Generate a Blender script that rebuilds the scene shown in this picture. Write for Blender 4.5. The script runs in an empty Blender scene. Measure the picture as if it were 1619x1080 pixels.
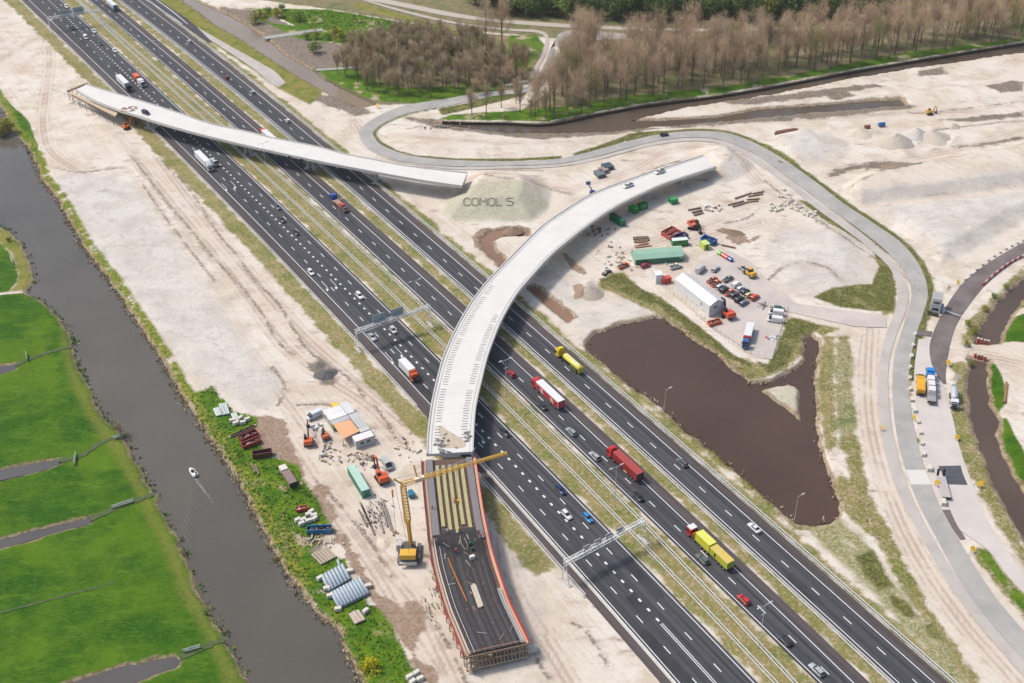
import bpy, math, random
import numpy as np
from math import radians as R, sin, cos, pi, atan2, hypot
from mathutils import Vector, Matrix

random.seed(7); rng = np.random.RandomState(7)
S = bpy.context.scene
COL = S.collection

# ------------------------------------------------------------------ camera (aerial, 241 m up, 35 degrees down)
F, PITCH, ROLL, CAMH = 1927.387, R(34.679), R(-0.8749), 241.238
cp, sp = cos(PITCH), sin(PITCH)
FW = np.array([0, cp, -sp]); U0 = np.array([0, sp, cp]); R0 = np.array([1., 0, 0])
RT = R0 * cos(ROLL) + U0 * sin(ROLL); UP = -R0 * sin(ROLL) + U0 * cos(ROLL)
cd = bpy.data.cameras.new('camera'); camera = bpy.data.objects.new('camera', cd); COL.objects.link(camera)
cd.sensor_width = 36; cd.lens = F / 1619 * 36; cd.clip_start = 1; cd.clip_end = 9000
camera.matrix_world = Matrix(((RT[0], UP[0], -FW[0], 0), (RT[1], UP[1], -FW[1], 0), (RT[2], UP[2], -FW[2], CAMH), (0, 0, 0, 1)))
S.camera = camera

# ------------------------------------------------------------------ sky, sun, exposure
SUN_EL, SUN_DIR = R(55), Vector((0.95, -0.31))          # horizontal travel direction of the light
wd = bpy.data.worlds.new('World'); S.world = wd; wd.use_nodes = True
nt = wd.node_tree; bg = nt.nodes['Background']
sky = nt.nodes.new('ShaderNodeTexSky'); sky.sky_type = 'NISHITA'; sky.sun_disc = False
sky.sun_elevation = SUN_EL; sky.sun_rotation = atan2(-SUN_DIR.x, -SUN_DIR.y)
sky.air_density = 1.2; sky.dust_density = 3.5; sky.ozone_density = 1.0
nt.links.new(sky.outputs[0], bg.inputs[0]); bg.inputs[1].default_value = 0.145
sl = bpy.data.lights.new('sun', 'SUN'); sl.energy = 2.75; sl.angle = R(9.5); sl.color = (1.0, .955, .89)
sun = bpy.data.objects.new('sun', sl); COL.objects.link(sun)
hd = SUN_DIR.normalized()
sun.rotation_euler = Vector((hd.x * cos(SUN_EL), hd.y * cos(SUN_EL), -sin(SUN_EL))).to_track_quat('-Z', 'Y').to_euler()
S.render.engine = 'CYCLES'
S.view_settings.view_transform = 'Standard'; S.view_settings.look = 'None'
S.view_settings.gamma = 1; S.view_settings.use_curve_mapping = False
S.view_settings.exposure = 0.39

# ------------------------------------------------------------------ helpers
def at(px, py, z=0.0):
    d = FW + RT * ((px - 809.5) / F) - UP * ((py - 540) / F)
    t = (z - CAMH) / d[2]
    return Vector((d[0] * t, d[1] * t, z))
def W(pts, z=0.0):
    p = np.array(pts, float)
    d = FW + np.outer((p[:, 0] - 809.5) / F, RT) - np.outer((p[:, 1] - 540) / F, UP)
    t = (z - CAMH) / d[:, 2]
    return d[:, :2] * t[:, None]
def heading(p0, p1, z=0):
    a, b = at(*p0, z), at(*p1, z)
    return atan2(b.y - a.y, b.x - a.x)
LIT = 1.62
def lin(c): c /= 255.; return c / 12.92 if c <= .04045 else ((c + .055) / 1.055) ** 2.4
def pc(r, g, b):                     # a colour as measured under this daylight -> base colour
    return (min(lin(r) / LIT, .86), min(lin(g) / LIT, .86), min(lin(b) / LIT, .86), 1)

_mats = {}
def M(name, rgb, rough=.7, var=.12, scale=1.5, metal=0, bump=0, spec=.4):
    if name in _mats: return _mats[name]
    m = bpy.data.materials.new(name); m.use_nodes = True; _mats[name] = m
    n, l = m.node_tree.nodes, m.node_tree.links
    b = n['Principled BSDF']; c = pc(*rgb)
    b.inputs['Roughness'].default_value = rough; b.inputs['Metallic'].default_value = metal
    b.inputs['Specular IOR Level'].default_value = spec
    tc = n.new('ShaderNodeTexCoord'); no = n.new('ShaderNodeTexNoise'); no.inputs['Scale'].default_value = scale
    no.inputs['Detail'].default_value = 5; no.inputs['Roughness'].default_value = .65
    l.new(tc.outputs['Object'], no.inputs['Vector'])
    rp = n.new('ShaderNodeValToRGB'); l.new(no.outputs['Fac'], rp.inputs[0])
    e = rp.color_ramp.elements
    e[0].position = .32; e[1].position = .68
    e[0].color = tuple(x * (1 - var) for x in c[:3]) + (1,); e[1].color = tuple(min(x * (1 + var), .9) for x in c[:3]) + (1,)
    l.new(rp.outputs[0], b.inputs['Base Color'])
    if bump:
        bp = n.new('ShaderNodeBump'); bp.inputs['Strength'].default_value = bump; bp.inputs['Distance'].default_value = .05
        l.new(no.outputs['Fac'], bp.inputs['Height']); l.new(bp.outputs[0], b.inputs['Normal'])
    return m
def paint(rgb): return M('paint_%d_%d_%d' % rgb, rgb, .3, .04, .8, 0, 0, .5)

class MB:
    def __init__(s): s.v, s.f, s.m, s.sm = [], [], [], []
    def add(s, vs, fs, mat=0, smooth=False):
        o = len(s.v); s.v += [tuple(x) for x in vs]
        for f in fs: s.f.append([i + o for i in f]); s.m.append(mat); s.sm.append(smooth)
        return s
    def tap(s, a, z0, b, z1, mat=0):   # frustum between two rectangles (x0,x1,y0,y1)
        vs = [(a[0], a[2], z0), (a[1], a[2], z0), (a[1], a[3], z0), (a[0], a[3], z0), (b[0], b[2], z1), (b[1], b[2], z1), (b[1], b[3], z1), (b[0], b[3], z1)]
        return s.add(vs, [(3, 2, 1, 0), (4, 5, 6, 7), (0, 1, 5, 4), (1, 2, 6, 5), (2, 3, 7, 6), (3, 0, 4, 7)], mat)
    def box(s, x0, x1, y0, y1, z0, z1, mat=0): return s.tap((x0, x1, y0, y1), z0, (x0, x1, y0, y1), z1, mat)
    def bar(s, p, q, w, h=None, mat=0):
        p, q = Vector(p), Vector(q); h = h or w; d = (q - p)
        if d.length < 1e-6: return s
        d.normalize(); sd = d.cross(Vector((0, 0, 1)))
        if sd.length < .01: sd = Vector((1, 0, 0))
        sd.normalize(); u = sd.cross(d)
        vs = []
        for c in (p, q):
            for a, b in ((-1, -1), (1, -1), (1, 1), (-1, 1)): vs.append(c + sd * a * w / 2 + u * b * h / 2)
        return s.add(vs, [(0, 1, 2, 3), (7, 6, 5, 4), (0, 4, 5, 1), (1, 5, 6, 2), (2, 6, 7, 3), (3, 7, 4, 0)], mat)
    def tube(s, p, q, r0, r1=None, n=8, mat=0, caps=True, smooth=True):
        p, q = Vector(p), Vector(q); r1 = r0 if r1 is None else r1
        d = (q - p).normalized(); sd = d.cross(Vector((0, 0, 1)))
        if sd.length < .01: sd = Vector((1, 0, 0))
        sd.normalize(); u = sd.cross(d); vs = []
        for c, r in ((p, r0), (q, r1)):
            for i in range(n): a = 2 * pi * i / n; vs.append(c + sd * cos(a) * r + u * sin(a) * r)
        s.add(vs, [(i, (i + 1) % n, n + (i + 1) % n, n + i) for i in range(n)], mat, smooth)
        if caps: s.add(vs[:n], [tuple(range(n))[::-1]], mat); s.add(vs[n:], [tuple(range(n))], mat)
        return s
    def loft(s, secs, mat=0, smooth=False, closed=True, caps=True):
        n = len(secs[0]); vs = [p for c in secs for p in c]; fs = []
        for k in range(len(secs) - 1):
            for i in range(n if closed else n - 1):
                j = (i + 1) % n; fs.append((k * n + i, k * n + j, (k + 1) * n + j, (k + 1) * n + i))
        s.add(vs, fs, mat, smooth)
        if caps and closed: s.add(secs[0], [tuple(range(n))[::-1]], mat); s.add(secs[-1], [tuple(range(n))], mat)
        return s
    def prism(s, poly, z0, z1, mat=0):
        n = len(poly)
        vs = [(x, y, z0) for x, y in poly] + [(x, y, z1) for x, y in poly]
        return s.add(vs, [tuple(range(n))[::-1], tuple(range(n, 2 * n))] + [(i, (i + 1) % n, n + (i + 1) % n, n + i) for i in range(n)], mat)
    def mesh(s, name, mats):
        me = bpy.data.meshes.new(name); me.from_pydata(s.v, [], s.f)
        for m in mats: me.materials.append(m)
        me.polygons.foreach_set('material_index', s.m); me.polygons.foreach_set('use_smooth', s.sm)
        me.update(); return me
    def build(s, name, mats, parent=None, loc=(0, 0, 0), rz=0, **kw):
        if not isinstance(mats, (list, tuple)): mats = [mats]
        return obj(name, s.mesh(name, mats), parent, loc, rz, **kw)
def props(o, label=None, cat=None, group=None, kind=None):
    if label: o['label'] = label
    if cat: o['category'] = cat
    if group: o['group'] = group
    if kind: o['kind'] = kind
    return o
def obj(name, me, parent=None, loc=(0, 0, 0), rz=0, label=None, cat=None, group=None, kind=None, paintm=None):
    o = bpy.data.objects.new(name, me); COL.objects.link(o)
    o.location = loc; o.rotation_euler = (0, 0, rz)
    if parent: o.parent = parent
    if paintm: o.material_slots[0].link = 'OBJECT'; o.material_slots[0].material = paintm
    return props(o, label, cat, group, kind)
def thing(name, label, cat, loc=(0, 0, 0), rz=0, group=None):
    o = bpy.data.objects.new(name, None); COL.objects.link(o)
    o.location = loc; o.rotation_euler = (0, 0, rz); o.empty_display_size = .5
    return props(o, label, cat, group)
_cache = {}
def cached(key, fn):
    if key not in _cache: _cache[key] = fn()
    return _cache[key]

# smooth curve through points
def catmull(P, n=8):
    P = np.array(P, float); Q = np.vstack([2 * P[0] - P[1], P, 2 * P[-1] - P[-2]]); out = []
    for i in range(1, len(Q) - 2):
        for t in np.linspace(0, 1, n, endpoint=False):
            a, b, c, d = Q[i - 1], Q[i], Q[i + 1], Q[i + 2]
            out.append(.5 * ((2 * b) + (c - a) * t + (2 * a - 5 * b + 4 * c - d) * t * t + (3 * b - 3 * c + d - a) * t ** 3))
    out.append(P[-1]); return np.array(out)
def sdf(X, Y, poly, cut=30.):          # signed distance to a polygon, + inside, clamped to +-cut
    out = np.full(X.shape, -cut, np.float32)
    P = np.array(poly); lo, hi = P.min(0) - cut, P.max(0) + cut
    k = (X > lo[0]) & (X < hi[0]) & (Y > lo[1]) & (Y < hi[1])
    x, y = X[k], Y[k]
    if x.size == 0: return out
    d2 = np.full(x.shape, cut * cut); ins = np.zeros(x.shape, bool)
    for i in range(len(P)):
        a, b = P[i], P[(i + 1) % len(P)]; e = b - a; L = (e * e).sum() + 1e-9
        t = np.clip(((x - a[0]) * e[0] + (y - a[1]) * e[1]) / L, 0, 1)
        d2 = np.minimum(d2, (x - a[0] - t * e[0]) ** 2 + (y - a[1] - t * e[1]) ** 2)
        c = ((a[1] > y) != (b[1] > y)); ins ^= c & (x < (e[0] * (y - a[1]) / (e[1] if abs(e[1]) > 1e-9 else 1e-9) + a[0]))
    d = np.sqrt(d2); out[k] = np.where(ins, d, -d); return out
def ldist(X, Y, line, cut=10.):
    out = np.full(X.shape, cut, np.float32); P = np.array(line); lo, hi = P.min(0) - cut, P.max(0) + cut
    k = (X > lo[0]) & (X < hi[0]) & (Y > lo[1]) & (Y < hi[1]); x, y = X[k], Y[k]
    if x.size == 0: return out
    d2 = np.full(x.shape, cut * cut)
    for i in range(len(P) - 1):
        a, b = P[i], P[i + 1]; e = b - a; L = (e * e).sum() + 1e-9
        t = np.clip(((x - a[0]) * e[0] + (y - a[1]) * e[1]) / L, 0, 1)
        d2 = np.minimum(d2, (x - a[0] - t * e[0]) ** 2 + (y - a[1] - t * e[1]) ** 2)
    out[k] = np.sqrt(d2); return out
def vnoise(X, Y, s, seed=0):
    g = np.random.RandomState(seed).rand(256, 256).astype(np.float32)
    x, y = X / s, Y / s; xi, yi = np.floor(x).astype(int), np.floor(y).astype(int); u, v = x - xi, y - yi
    u, v = u * u * (3 - 2 * u), v * v * (3 - 2 * v); G = lambda a, b: g[a % 256, b % 256]
    return (G(xi, yi) * (1 - u) + G(xi + 1, yi) * u) * (1 - v) + (G(xi, yi + 1) * (1 - u) + G(xi + 1, yi + 1) * u) * v
# ------------------------------------------------------------------ outlines on the ground (all become metres through W)
RIV_R = [(-150,-60),(-60,70),(0,166),(16,202),(30,216),(49,241),(60,268),(65,283),(88,312),(114,359),(137,397),(168,436),(197,480),(223,519),(234,535),(259,577),(288,628),(321,678),(347,717),(376,761),(399,808),(423,852),(449,901),(475,935),(501,968),(530,990),(545,1028),(571,1078),(610,1160),(660,1260)]
RIV_L = [(440,1260),(425,1150),(397,1075),(371,1028),(353,997),(329,950),(309,914),(298,880),(278,841),(256,805),(249,782),(233,756),(218,727),(203,696),(187,678),(158,644),(140,605),(123,569),(115,535),(106,517),(91,496),(70,475),(43,460),(55,440),(49,413),(36,384),(18,364),(0,353),(-60,330),(-130,260),(-200,150),(-260,40)]
RIVER = RIV_R + RIV_L
POND = [(928,540),(945,524),(987,509),(1033,500),(1049,502),(1075,519),(1091,530),(1124,553),(1150,574),(1189,605),(1220,600),(1251,587),(1268,574),(1275,564),(1273,546),(1272,532),(1284,529),(1295,536),(1292,553),(1289,577),(1287,615),(1290,654),(1295,696),(1301,722),(1309,742),(1314,764),(1325,792),(1326,806),(1322,814),(1310,821),(1287,827),(1261,823),(1238,808),(1220,789),(1205,776),(1176,750),(1145,724),(1119,704),(1088,678),(1059,652),(1028,626),(992,602),(956,571),(932,552)]
ISLE = [(1202,614),(1225,607),(1248,602),(1266,615),(1268,640),(1270,667),(1254,654),(1238,641)]
CH_UP = [(1700,400),(1660,412),(1619,439),(1583,473),(1562,499),(1550,522),(1543,540),(1578,541),(1588,519),(1606,488),(1625,465),(1700,430)]
CH_LO = [(1535,566),(1532,608),(1536,654),(1546,696),(1562,735),(1575,769),(1596,808),(1622,852),(1700,960),(1740,940),(1660,820),(1619,774),(1606,758),(1591,727),(1578,686),(1577,662),(1567,641),(1562,615),(1562,570)]
CANAL_A = [(240,-30),(290,0),(337,34),(381,60),(420,86),(449,104),(491,130),(524,148),(569,169),(594,163),(556,145),(514,124),(498,111),(447,83),(420,56),(363,23),(311,0),(280,-25)]
CANAL_B = [(688,190),(737,192),(800,193),(867,195),(945,179),(1015,166),(1059,160),(1124,152),(1199,140),(1290,123),(1352,111),(1458,93),(1536,80),(1619,67),(1720,50),(1720,64),(1619,80),(1562,88),(1510,96),(1432,107),(1352,120),(1303,130),(1220,146),(1137,159),(1085,167),(1033,179),(996,188),(1059,187),(1137,182),(1199,170),(1303,163),(1368,157),(1424,155),(1432,163),(1381,168),(1277,176),(1199,184),(1111,192),(1033,198),(987,203),(956,206),(886,208),(800,208),(737,200),(700,194)]
DIT = [[(-90,760),(0,743),(91,726),(92,731),(78,738),(0,756),(-90,775)],
       [(-90,872),(0,852),(70,835),(143,818),(140,825),(70,844),(0,864),(-90,886)],
       [(20,1112),(114,1080),(182,1057),(275,1038),(282,1045),(278,1052),(240,1066),(197,1080),(110,1112)],
       [(-60,588),(0,579),(23,576),(23,582),(0,588),(-60,598)]]
MUD_CH = [(835,362),(800,358),(775,363),(760,376),(765,394),(785,412),(806,432),(812,424),(793,404),(780,390),(778,380),(790,372),(815,369),(836,371)]
MUD_2 = [(838,455),(845,449),(870,468),(898,490),(907,500),(899,506),(870,484)]
WATERS = {'river': (RIVER, -1.0), 'pond': (POND, -1.1), 'channel': (CH_UP, -1.0), 'channel_b': (CH_LO, -1.0), 'canal': (CANAL_A, -1.1), 'canal_b': (CANAL_B, -1.2),
          'ditch': (DIT[0], -.5), 'ditch_b': (DIT[1], -.5), 'ditch_c': (DIT[2], -.5), 'ditch_d': (DIT[3], -.5), 'mud_ditch': (MUD_CH, -1.0), 'mud_ditch_b': (MUD_2, -1.0)}

# the three carriageways: edge lines as measured, fitted by cubics in a frame along the motorway
HD = R(-58.7); EU = np.array([cos(HD), sin(HD)]); EV = np.array([-sin(HD), cos(HD)])   # EV points to the right side of the picture
ORG = np.array([0., 350.])
def fit(pts, deg=3):
    w = W(pts) - ORG; return np.polyfit((w @ EU) / 200., w @ EV, deg)
def rd(fitc, u, off=0): return ORG + np.outer(u, EU) + np.outer(np.polyval(fitc, u / 200.) + off, EV)
LN = {
 'LL': fit([(78,30),(145,96),(202,149),(259,204),(316,260),(400,347),(470,416),(566,519),(626,577),(680,641),(800,772),(825,800),(904,886),(982,971),(1072,1078)]),
 'LR': fit([(96,0),(131,31),(189,88),(246,145),(293,182),(345,228),(400,279),(465,343),(545,426),(607,488),(697,574),(757,633),(822,700),(865,740),(917,800),(969,852),(1033,917),(1111,995),(1189,1072)]),
 'ML': fit([(141,0),(207,57),(285,124),(381,205),(441,263),(504,320),(582,395),(672,480),(719,522),(800,597),(878,673),(956,745),(1010,799),(1085,873),(1163,948),(1199,984),(1298,1080)]),
 'MR': fit([(179,13),(249,73),(324,140),(402,202),(470,260),(556,338),(633,405),(732,495),(800,560),(847,603),(956,706),(1056,800),(1158,897),(1199,935),(1277,1007),(1349,1077)]),
 'RL': fit([(193,0),(246,44),(337,118),(420,184),(521,265),(607,338),(685,408),(748,465),(816,530),(904,610),(1007,709),(1119,810),(1199,873),(1303,966),(1425,1080)]),
 'RR': fit([(220,0),(285,52),(363,111),(400,143),(452,184),(509,231),(558,273),(633,338),(711,403),(766,448),(856,530),(922,587),(1007,665),(1088,737),(1168,810),(1199,832),(1303,924),(1406,1015),(1477,1078)]),
 'D1': fit([(401,335),(424,353),(442,372),(462,392),(482,413),(504,435),(547,481),(570,504),(858,810),(894,849),(932,890),(971,933),(1012,979),(1055,1028)]),
 'D2': fit([(413,309),(489,384),(509,404),(531,425),(552,446),(598,492),(926,831),(964,872),(1005,913),(1047,958),(1092,1005),(1139,1055)]),
 'BL': fit([(124,48),(150,68),(179,94.7),(197,114),(228,147),(249,166),(404,316),(457,369),(487,399),(545,452),(883,811),(907,837),(933,864),(958,890),(985,919),(1011,950),(1042,981)]),
 'G1': fit([(62,-60),(120,2),(197,73),(233,111),(324,187),(416,268),(509,369),(597,449),(696,539),(800,644),(878,722),(966,810),(1033,886),(1137,989),(1220,1070)]),
 'G2': fit([(110,-12),(161,34),(220,85),(285,145),(441,276),(524,351),(582,405),(659,480),(716,532),(800,616),(904,709),(992,802),(1059,875),(1137,956),(1220,1041)]),
}
# the dashed rows keep a constant distance from the row of blocks
for k_, uu in (('D1', np.arange(-90., 160., 10.)), ('D2', np.arange(-90., 160., 10.))):
    dv = np.mean(np.polyval(LN[k_], uu / 200.) - np.polyval(LN['BL'], uu / 200.)); LN[k_] = LN['BL'] + np.array([0, 0, 0, dv])
U0_, U1_ = -560., 330.
US = np.arange(U0_, U1_, 6.)
def strip_poly(a, oa, b, ob, u0=U0_, u1=U1_):
    u = np.arange(u0, u1, 20.); return np.vstack([rd(LN[a], u, oa), rd(LN[b], u, ob)[::-1]])
def uof(px, py): return float((W([(px, py)])[0] - ORG) @ EU)
def vof(px, py): return float((W([(px, py)])[0] - ORG) @ EV)
def road_heading(px, py): 
    u = uof(px, py); a, b = rd(LN['ML'], np.array([u - 5, u + 5])); return atan2(b[1] - a[1], b[0] - a[0])

# ------------------------------------------------------------------ ground: one height field with material masks
def axis(lo, hi, step_fn):
    v = [lo]
    while v[-1] < hi: v.append(v[-1] + step_fn(v[-1]))
    return np.array(v, np.float32)
gx = axis(-3000, 3000, lambda x: .85 if -165 < x < 165 else (1.5 if abs(x) < 330 else 3 + (abs(x) - 330) * .12))
gy = axis(-600, 4200, lambda y: .75 if 185 < y < 360 else (1.1 if 180 < y < 520 else (1.7 if 150 < y < 760 else 4 + min(abs(y - 760), abs(150 - y)) * .12)))
GX, GY = np.meshgrid(gx, gy); X, Y = GX.ravel(), GY.ravel()
Z = -.03 - .10 * vnoise(X, Y, 4., 1) - .05 * vnoise(X, Y, 1.3, 2) - .12 * vnoise(X, Y, 17., 3)
SD = {}
for k, (pl, lv) in WATERS.items(): SD[k] = sdf(X, Y, W(pl), 14.)
isle = sdf(X, Y, W(ISLE), 14.)
SD['pond'] = np.minimum(SD['pond'], -isle)
bankn = (vnoise(X, Y, 3.2, 11) - .5) * 1.3 + (vnoise(X, Y, 1.2, 12) - .5) * .5
def mound(poly, H, slope, z=0, wob=.6, flat=None):    # embankment with sloping sides
    global Z
    s = sdf(X, Y, W(poly, z), 30.) + (vnoise(X, Y, 6., 31) - .5) * wob * 2
    Z = Z + np.clip(s * slope, 0, H) * (1 + .06 * (vnoise(X, Y, 2.5, 33) - .5))
mound([(690,333),(712,346),(775,350),(842,349),(866,332),(873,300),(850,276),(790,270),(745,270),(727,284)], 5.4, .46)
mound([(1128,292),(1095,268),(1088,245),(1118,226),(1170,232),(1195,262),(1165,285)], 4.2, .42)
mound([(1332,312),(1360,324),(1480,311),(1619,294),(1780,274),(1780,200),(1619,226),(1470,252),(1370,272),(1335,288)], 3.4, .52, 0, .3)
mound([(1368,331),(1420,365),(1455,392),(1488,417),(1540,395),(1619,347),(1780,292),(1780,268),(1619,300),(1480,317),(1390,327)], 3.0, .42, 0, .3)
for a_ in range(26):
    x_, y_ = 1010 + rng.rand() * 620, 195 + rng.rand() * 60
    if 1200 < x_ and not (1190 < x_ < 1360 and y_ > 235): q = at(x_, y_); r_ = rng.uniform(2.5, 7); d_ = np.hypot(X - q.x, (Y - q.y) * rng.uniform(.7, 1.5)); Z = Z + np.clip(1 - d_ / r_, 0, 1) ** 1.5 * rng.uniform(.5, 1.8)
mound([(1198,238),(1225,212),(1270,200),(1310,208),(1352,236),(1330,252),(1270,262),(1225,262)], 3.4, .25)
mound([(1200,425),(1260,370),(1330,360),(1385,400),(1380,440),(1310,470),(1240,460)], 1.4, .12)
mound([(1310,158),(1420,140),(1520,128),(1619,118),(1700,110),(1700,150),(1560,170),(1440,168)], 1.6, .15)
mound([(1035,470),(960,425),(945,432),(1000,470),(1060,500),(1110,540),(1180,580),(1195,585),(1120,530)], 1.1, .3)
mound([(905,452),(935,440),(950,462),(930,475),(905,470)], 2.0, .5)
mound([(600,215),(640,200),(760,212),(900,216),(1000,205),(1020,215),(900,238),(760,245),(640,242)], .7, .12)
mound([(85,20),(60,60),(120,130),(150,200),(250,320),(310,420),(330,420),(260,310),(175,195),(140,120),(80,60)], .5, .2)
for k, (pl, lv) in WATERS.items():
    s = SD[k] + bankn; dep = -2.6 if lv < -.8 else -1.4
    stp = .85 if k in ('canal_b', 'pond', 'river') else .6
    bank = np.clip(-(s + 1.6) * stp, dep, .0)
    Z = np.where(s > -2.2, np.minimum(Z, bank + np.where(bank > -.02, Z, 0) * 1.0), Z)
SR_L = [(1000,61),(884,70),(862,100),(836,137),(760,146),(711,155),(640,167),(597,184),(571,203),(570,218),(590,238),(640,256),(720,263),(800,262),(880,259),(940,248),(1000,232),(1050,221),(1105,217),(1150,224),(1200,248),(1260,292),(1305,325),(1352,358),(1398,394),(1428,428),(1441,462),(1434,495),(1425,525),(1415,560),(1411,600),(1414,660),(1424,716),(1445,780),(1480,850),(1530,938),(1580,1000),(1640,1070)]
SR_R = [(1000,54),(890,50),(874,100),(850,140),(780,152),(715,166),(650,178),(612,192),(592,206),(592,217),(607,231),(650,246),(720,253),(800,255),(875,252),(932,240),(990,224),(1045,212),(1105,207),(1160,213),(1220,240),(1285,284),(1333,321),(1380,352),(1427,386),(1456,424),(1467,462),(1460,495),(1450,525),(1441,560),(1437,600),(1442,660),(1455,716),(1477,780),(1514,850),(1564,930),(1612,990),(1670,1055)]
CP_O = [(568,219),(588,240),(638,258),(720,268),(800,266.5),(880,264),(940,254),(1000,238),(1050,227),(1105,223),(1147,231),(1194,256),(1250,297),(1292,331),(1335,362),(1376,394),(1408,426),(1420,462),(1413,497),(1402,525),(1393,560),(1388,600),(1390,660),(1400,716),(1416,770),(1446,830),(1497,920),(1543,982),(1610,1060),(1660,1110)]
CP_I = [(571,219),(591,239),(640,257),(720,264),(800,263),(880,260),(940,249),(1000,233),(1050,222),(1105,218),(1150,225),(1200,250),(1258,293),(1303,326),(1350,359),(1394,396),(1424,430),(1437,462),(1430,497),(1419,525),(1408,560),(1404,600),(1408,660),(1419,716),(1436,770),(1464,830),(1518,920),(1566,984),(1632,1060),(1680,1110)]
FR_L, FR_R = [(1720,345),(1660,368),(1619,383),(1562,416),(1523,447),(1497,483),(1480,515),(1470,545),(1472,572),(1482,595),(1492,607)], [(1720,365),(1665,388),(1619,405),(1565,444),(1535,478),(1512,513),(1503,540),(1500,555),(1497,572),(1495,595),(1496,606)]
for a_, b_ in ((SR_L, SR_R), (CP_O, CP_I), (FR_L, FR_R)):
    s = sdf(X, Y, np.vstack([catmull(W(a_), 3), catmull(W(b_), 3)[::-1]]), 6.); Z = np.where(s > -1.2, np.minimum(Z, -.05), np.where(s > -4, np.minimum(Z, -.05 + (-1.2 - s) * .5), Z))
# wheel tracks
TRK = [[(0,95),(60,60),(78,85),(72,150),(68,200),(85,245),(170,300),(260,400),(360,520),(440,620),(500,700)],
       [(220,258),(280,330),(370,440),(450,545),(520,600),(580,640),(640,700)],
       [(250,250),(310,330),(400,440),(480,530),(560,600),(640,670)],
       [(450,690),(520,800),(590,900),(650,1000),(700,1080),(760,1180)],
       [(480,750),(560,830),(610,900),(660,960),(720,1080)],
       [(1376,520),(1372,600),(1378,680),(1403,772),(1450,875),(1520,978),(1610,1080)],
       [(1210,300),(1290,340),(1370,390),(1430,430),(1480,470)],[(1335,285),(1310,275),(1330,268),(1400,258),(1520,235),(1619,205)],
       [(900,300),(1000,268),(1050,240),(1110,232),(1160,245),(1200,285)],
       [(1060,395),(1130,370),(1200,350)],[(985,400),(1100,360),(1180,330)],[(740,290),(830,292),(905,300)],
       [(560,190),(590,230),(640,255)],[(620,215),(760,225),(900,225),(1010,200)],[(1080,190),(1250,190),(1400,180),(1560,175)],
       [(860,1000),(800,900),(790,820)],[(900,1080),(830,960),(800,860)],[(1545,560),(1600,570),(1680,590)]]
tr = np.full(X.shape, 8., np.float32)
for t in TRK: tr = np.minimum(tr, ldist(X, Y, catmull(W(t), 5), 8.))
SCR = [[(205,245),(240,290),(262,318),(300,362),(330,400),(362,432),(395,470),(420,505),(440,540),(470,565),(490,575)],[(250,240),(262,260),(300,300),(345,370),(372,400),(400,440),(440,480),(480,545),(512,572),(545,592),(575,625),(600,650),(625,690),(640,700)],
  [(100,95),(130,108),(150,118),(170,125)],[(80,140),(110,150),(118,160)],[(110,165),(125,158),(150,165)],[(88,265),(120,272),(150,270),(195,264)],[(215,280),(235,305),(262,345),(300,395),(340,445)],
  [(1310,275),(1330,263),(1360,258),(1400,255),(1440,258)],[(1345,300),(1400,278),(1440,268),(1500,256),(1560,246),(1619,232)],[(1208,285),(1250,318),(1290,345),(1330,372),(1360,395),(1410,425),(1440,445),(1468,475)],[(1370,268),(1385,258),(1402,256),(1425,265),(1410,272),(1385,272)],[(1180,190),(1240,186),(1300,182),(1440,176)],[(1440,180),(1520,172),(1619,160)],[(1480,205),(1560,196),(1619,190)],[(1232,255),(1250,262),(1262,266)],
  [(1120,240),(1150,236),(1180,246)],[(1000,285),(1030,268),(1080,252)],[(1200,330),(1180,345),(1150,352),(1110,358)],[(1210,445),(1250,420),(1300,425),(1330,445)],[(740,262),(800,268),(880,270)],[(760,292),(810,300),(860,298),(900,306)],[(1450,430),(1500,452),(1490,462)],[(640,205),(690,196),(740,205),(800,210),(880,212)],
  [(500,760),(540,800),(580,850),(620,910)],[(690,990),(720,1040),(740,1090)],[(840,1030),(860,1060),(880,1090)],[(905,985),(930,1000),(960,1050)],[(985,970),(1010,1000)],[(470,640),(520,640),(560,650)],[(430,580),(450,610),(440,640)]]
scr = np.full(X.shape, 5., np.float32)
for t in SCR: scr = np.minimum(scr, ldist(X, Y, catmull(W(t), 5), 5.))
Z += .22 * np.exp(-(scr / .7) ** 2) * (vnoise(X, Y, 2.2, 43) > .45)
Z -= .12 * np.exp(-((tr - .95) / .35) ** 2) * (vnoise(X, Y, 5, 41) > .25)
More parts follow.
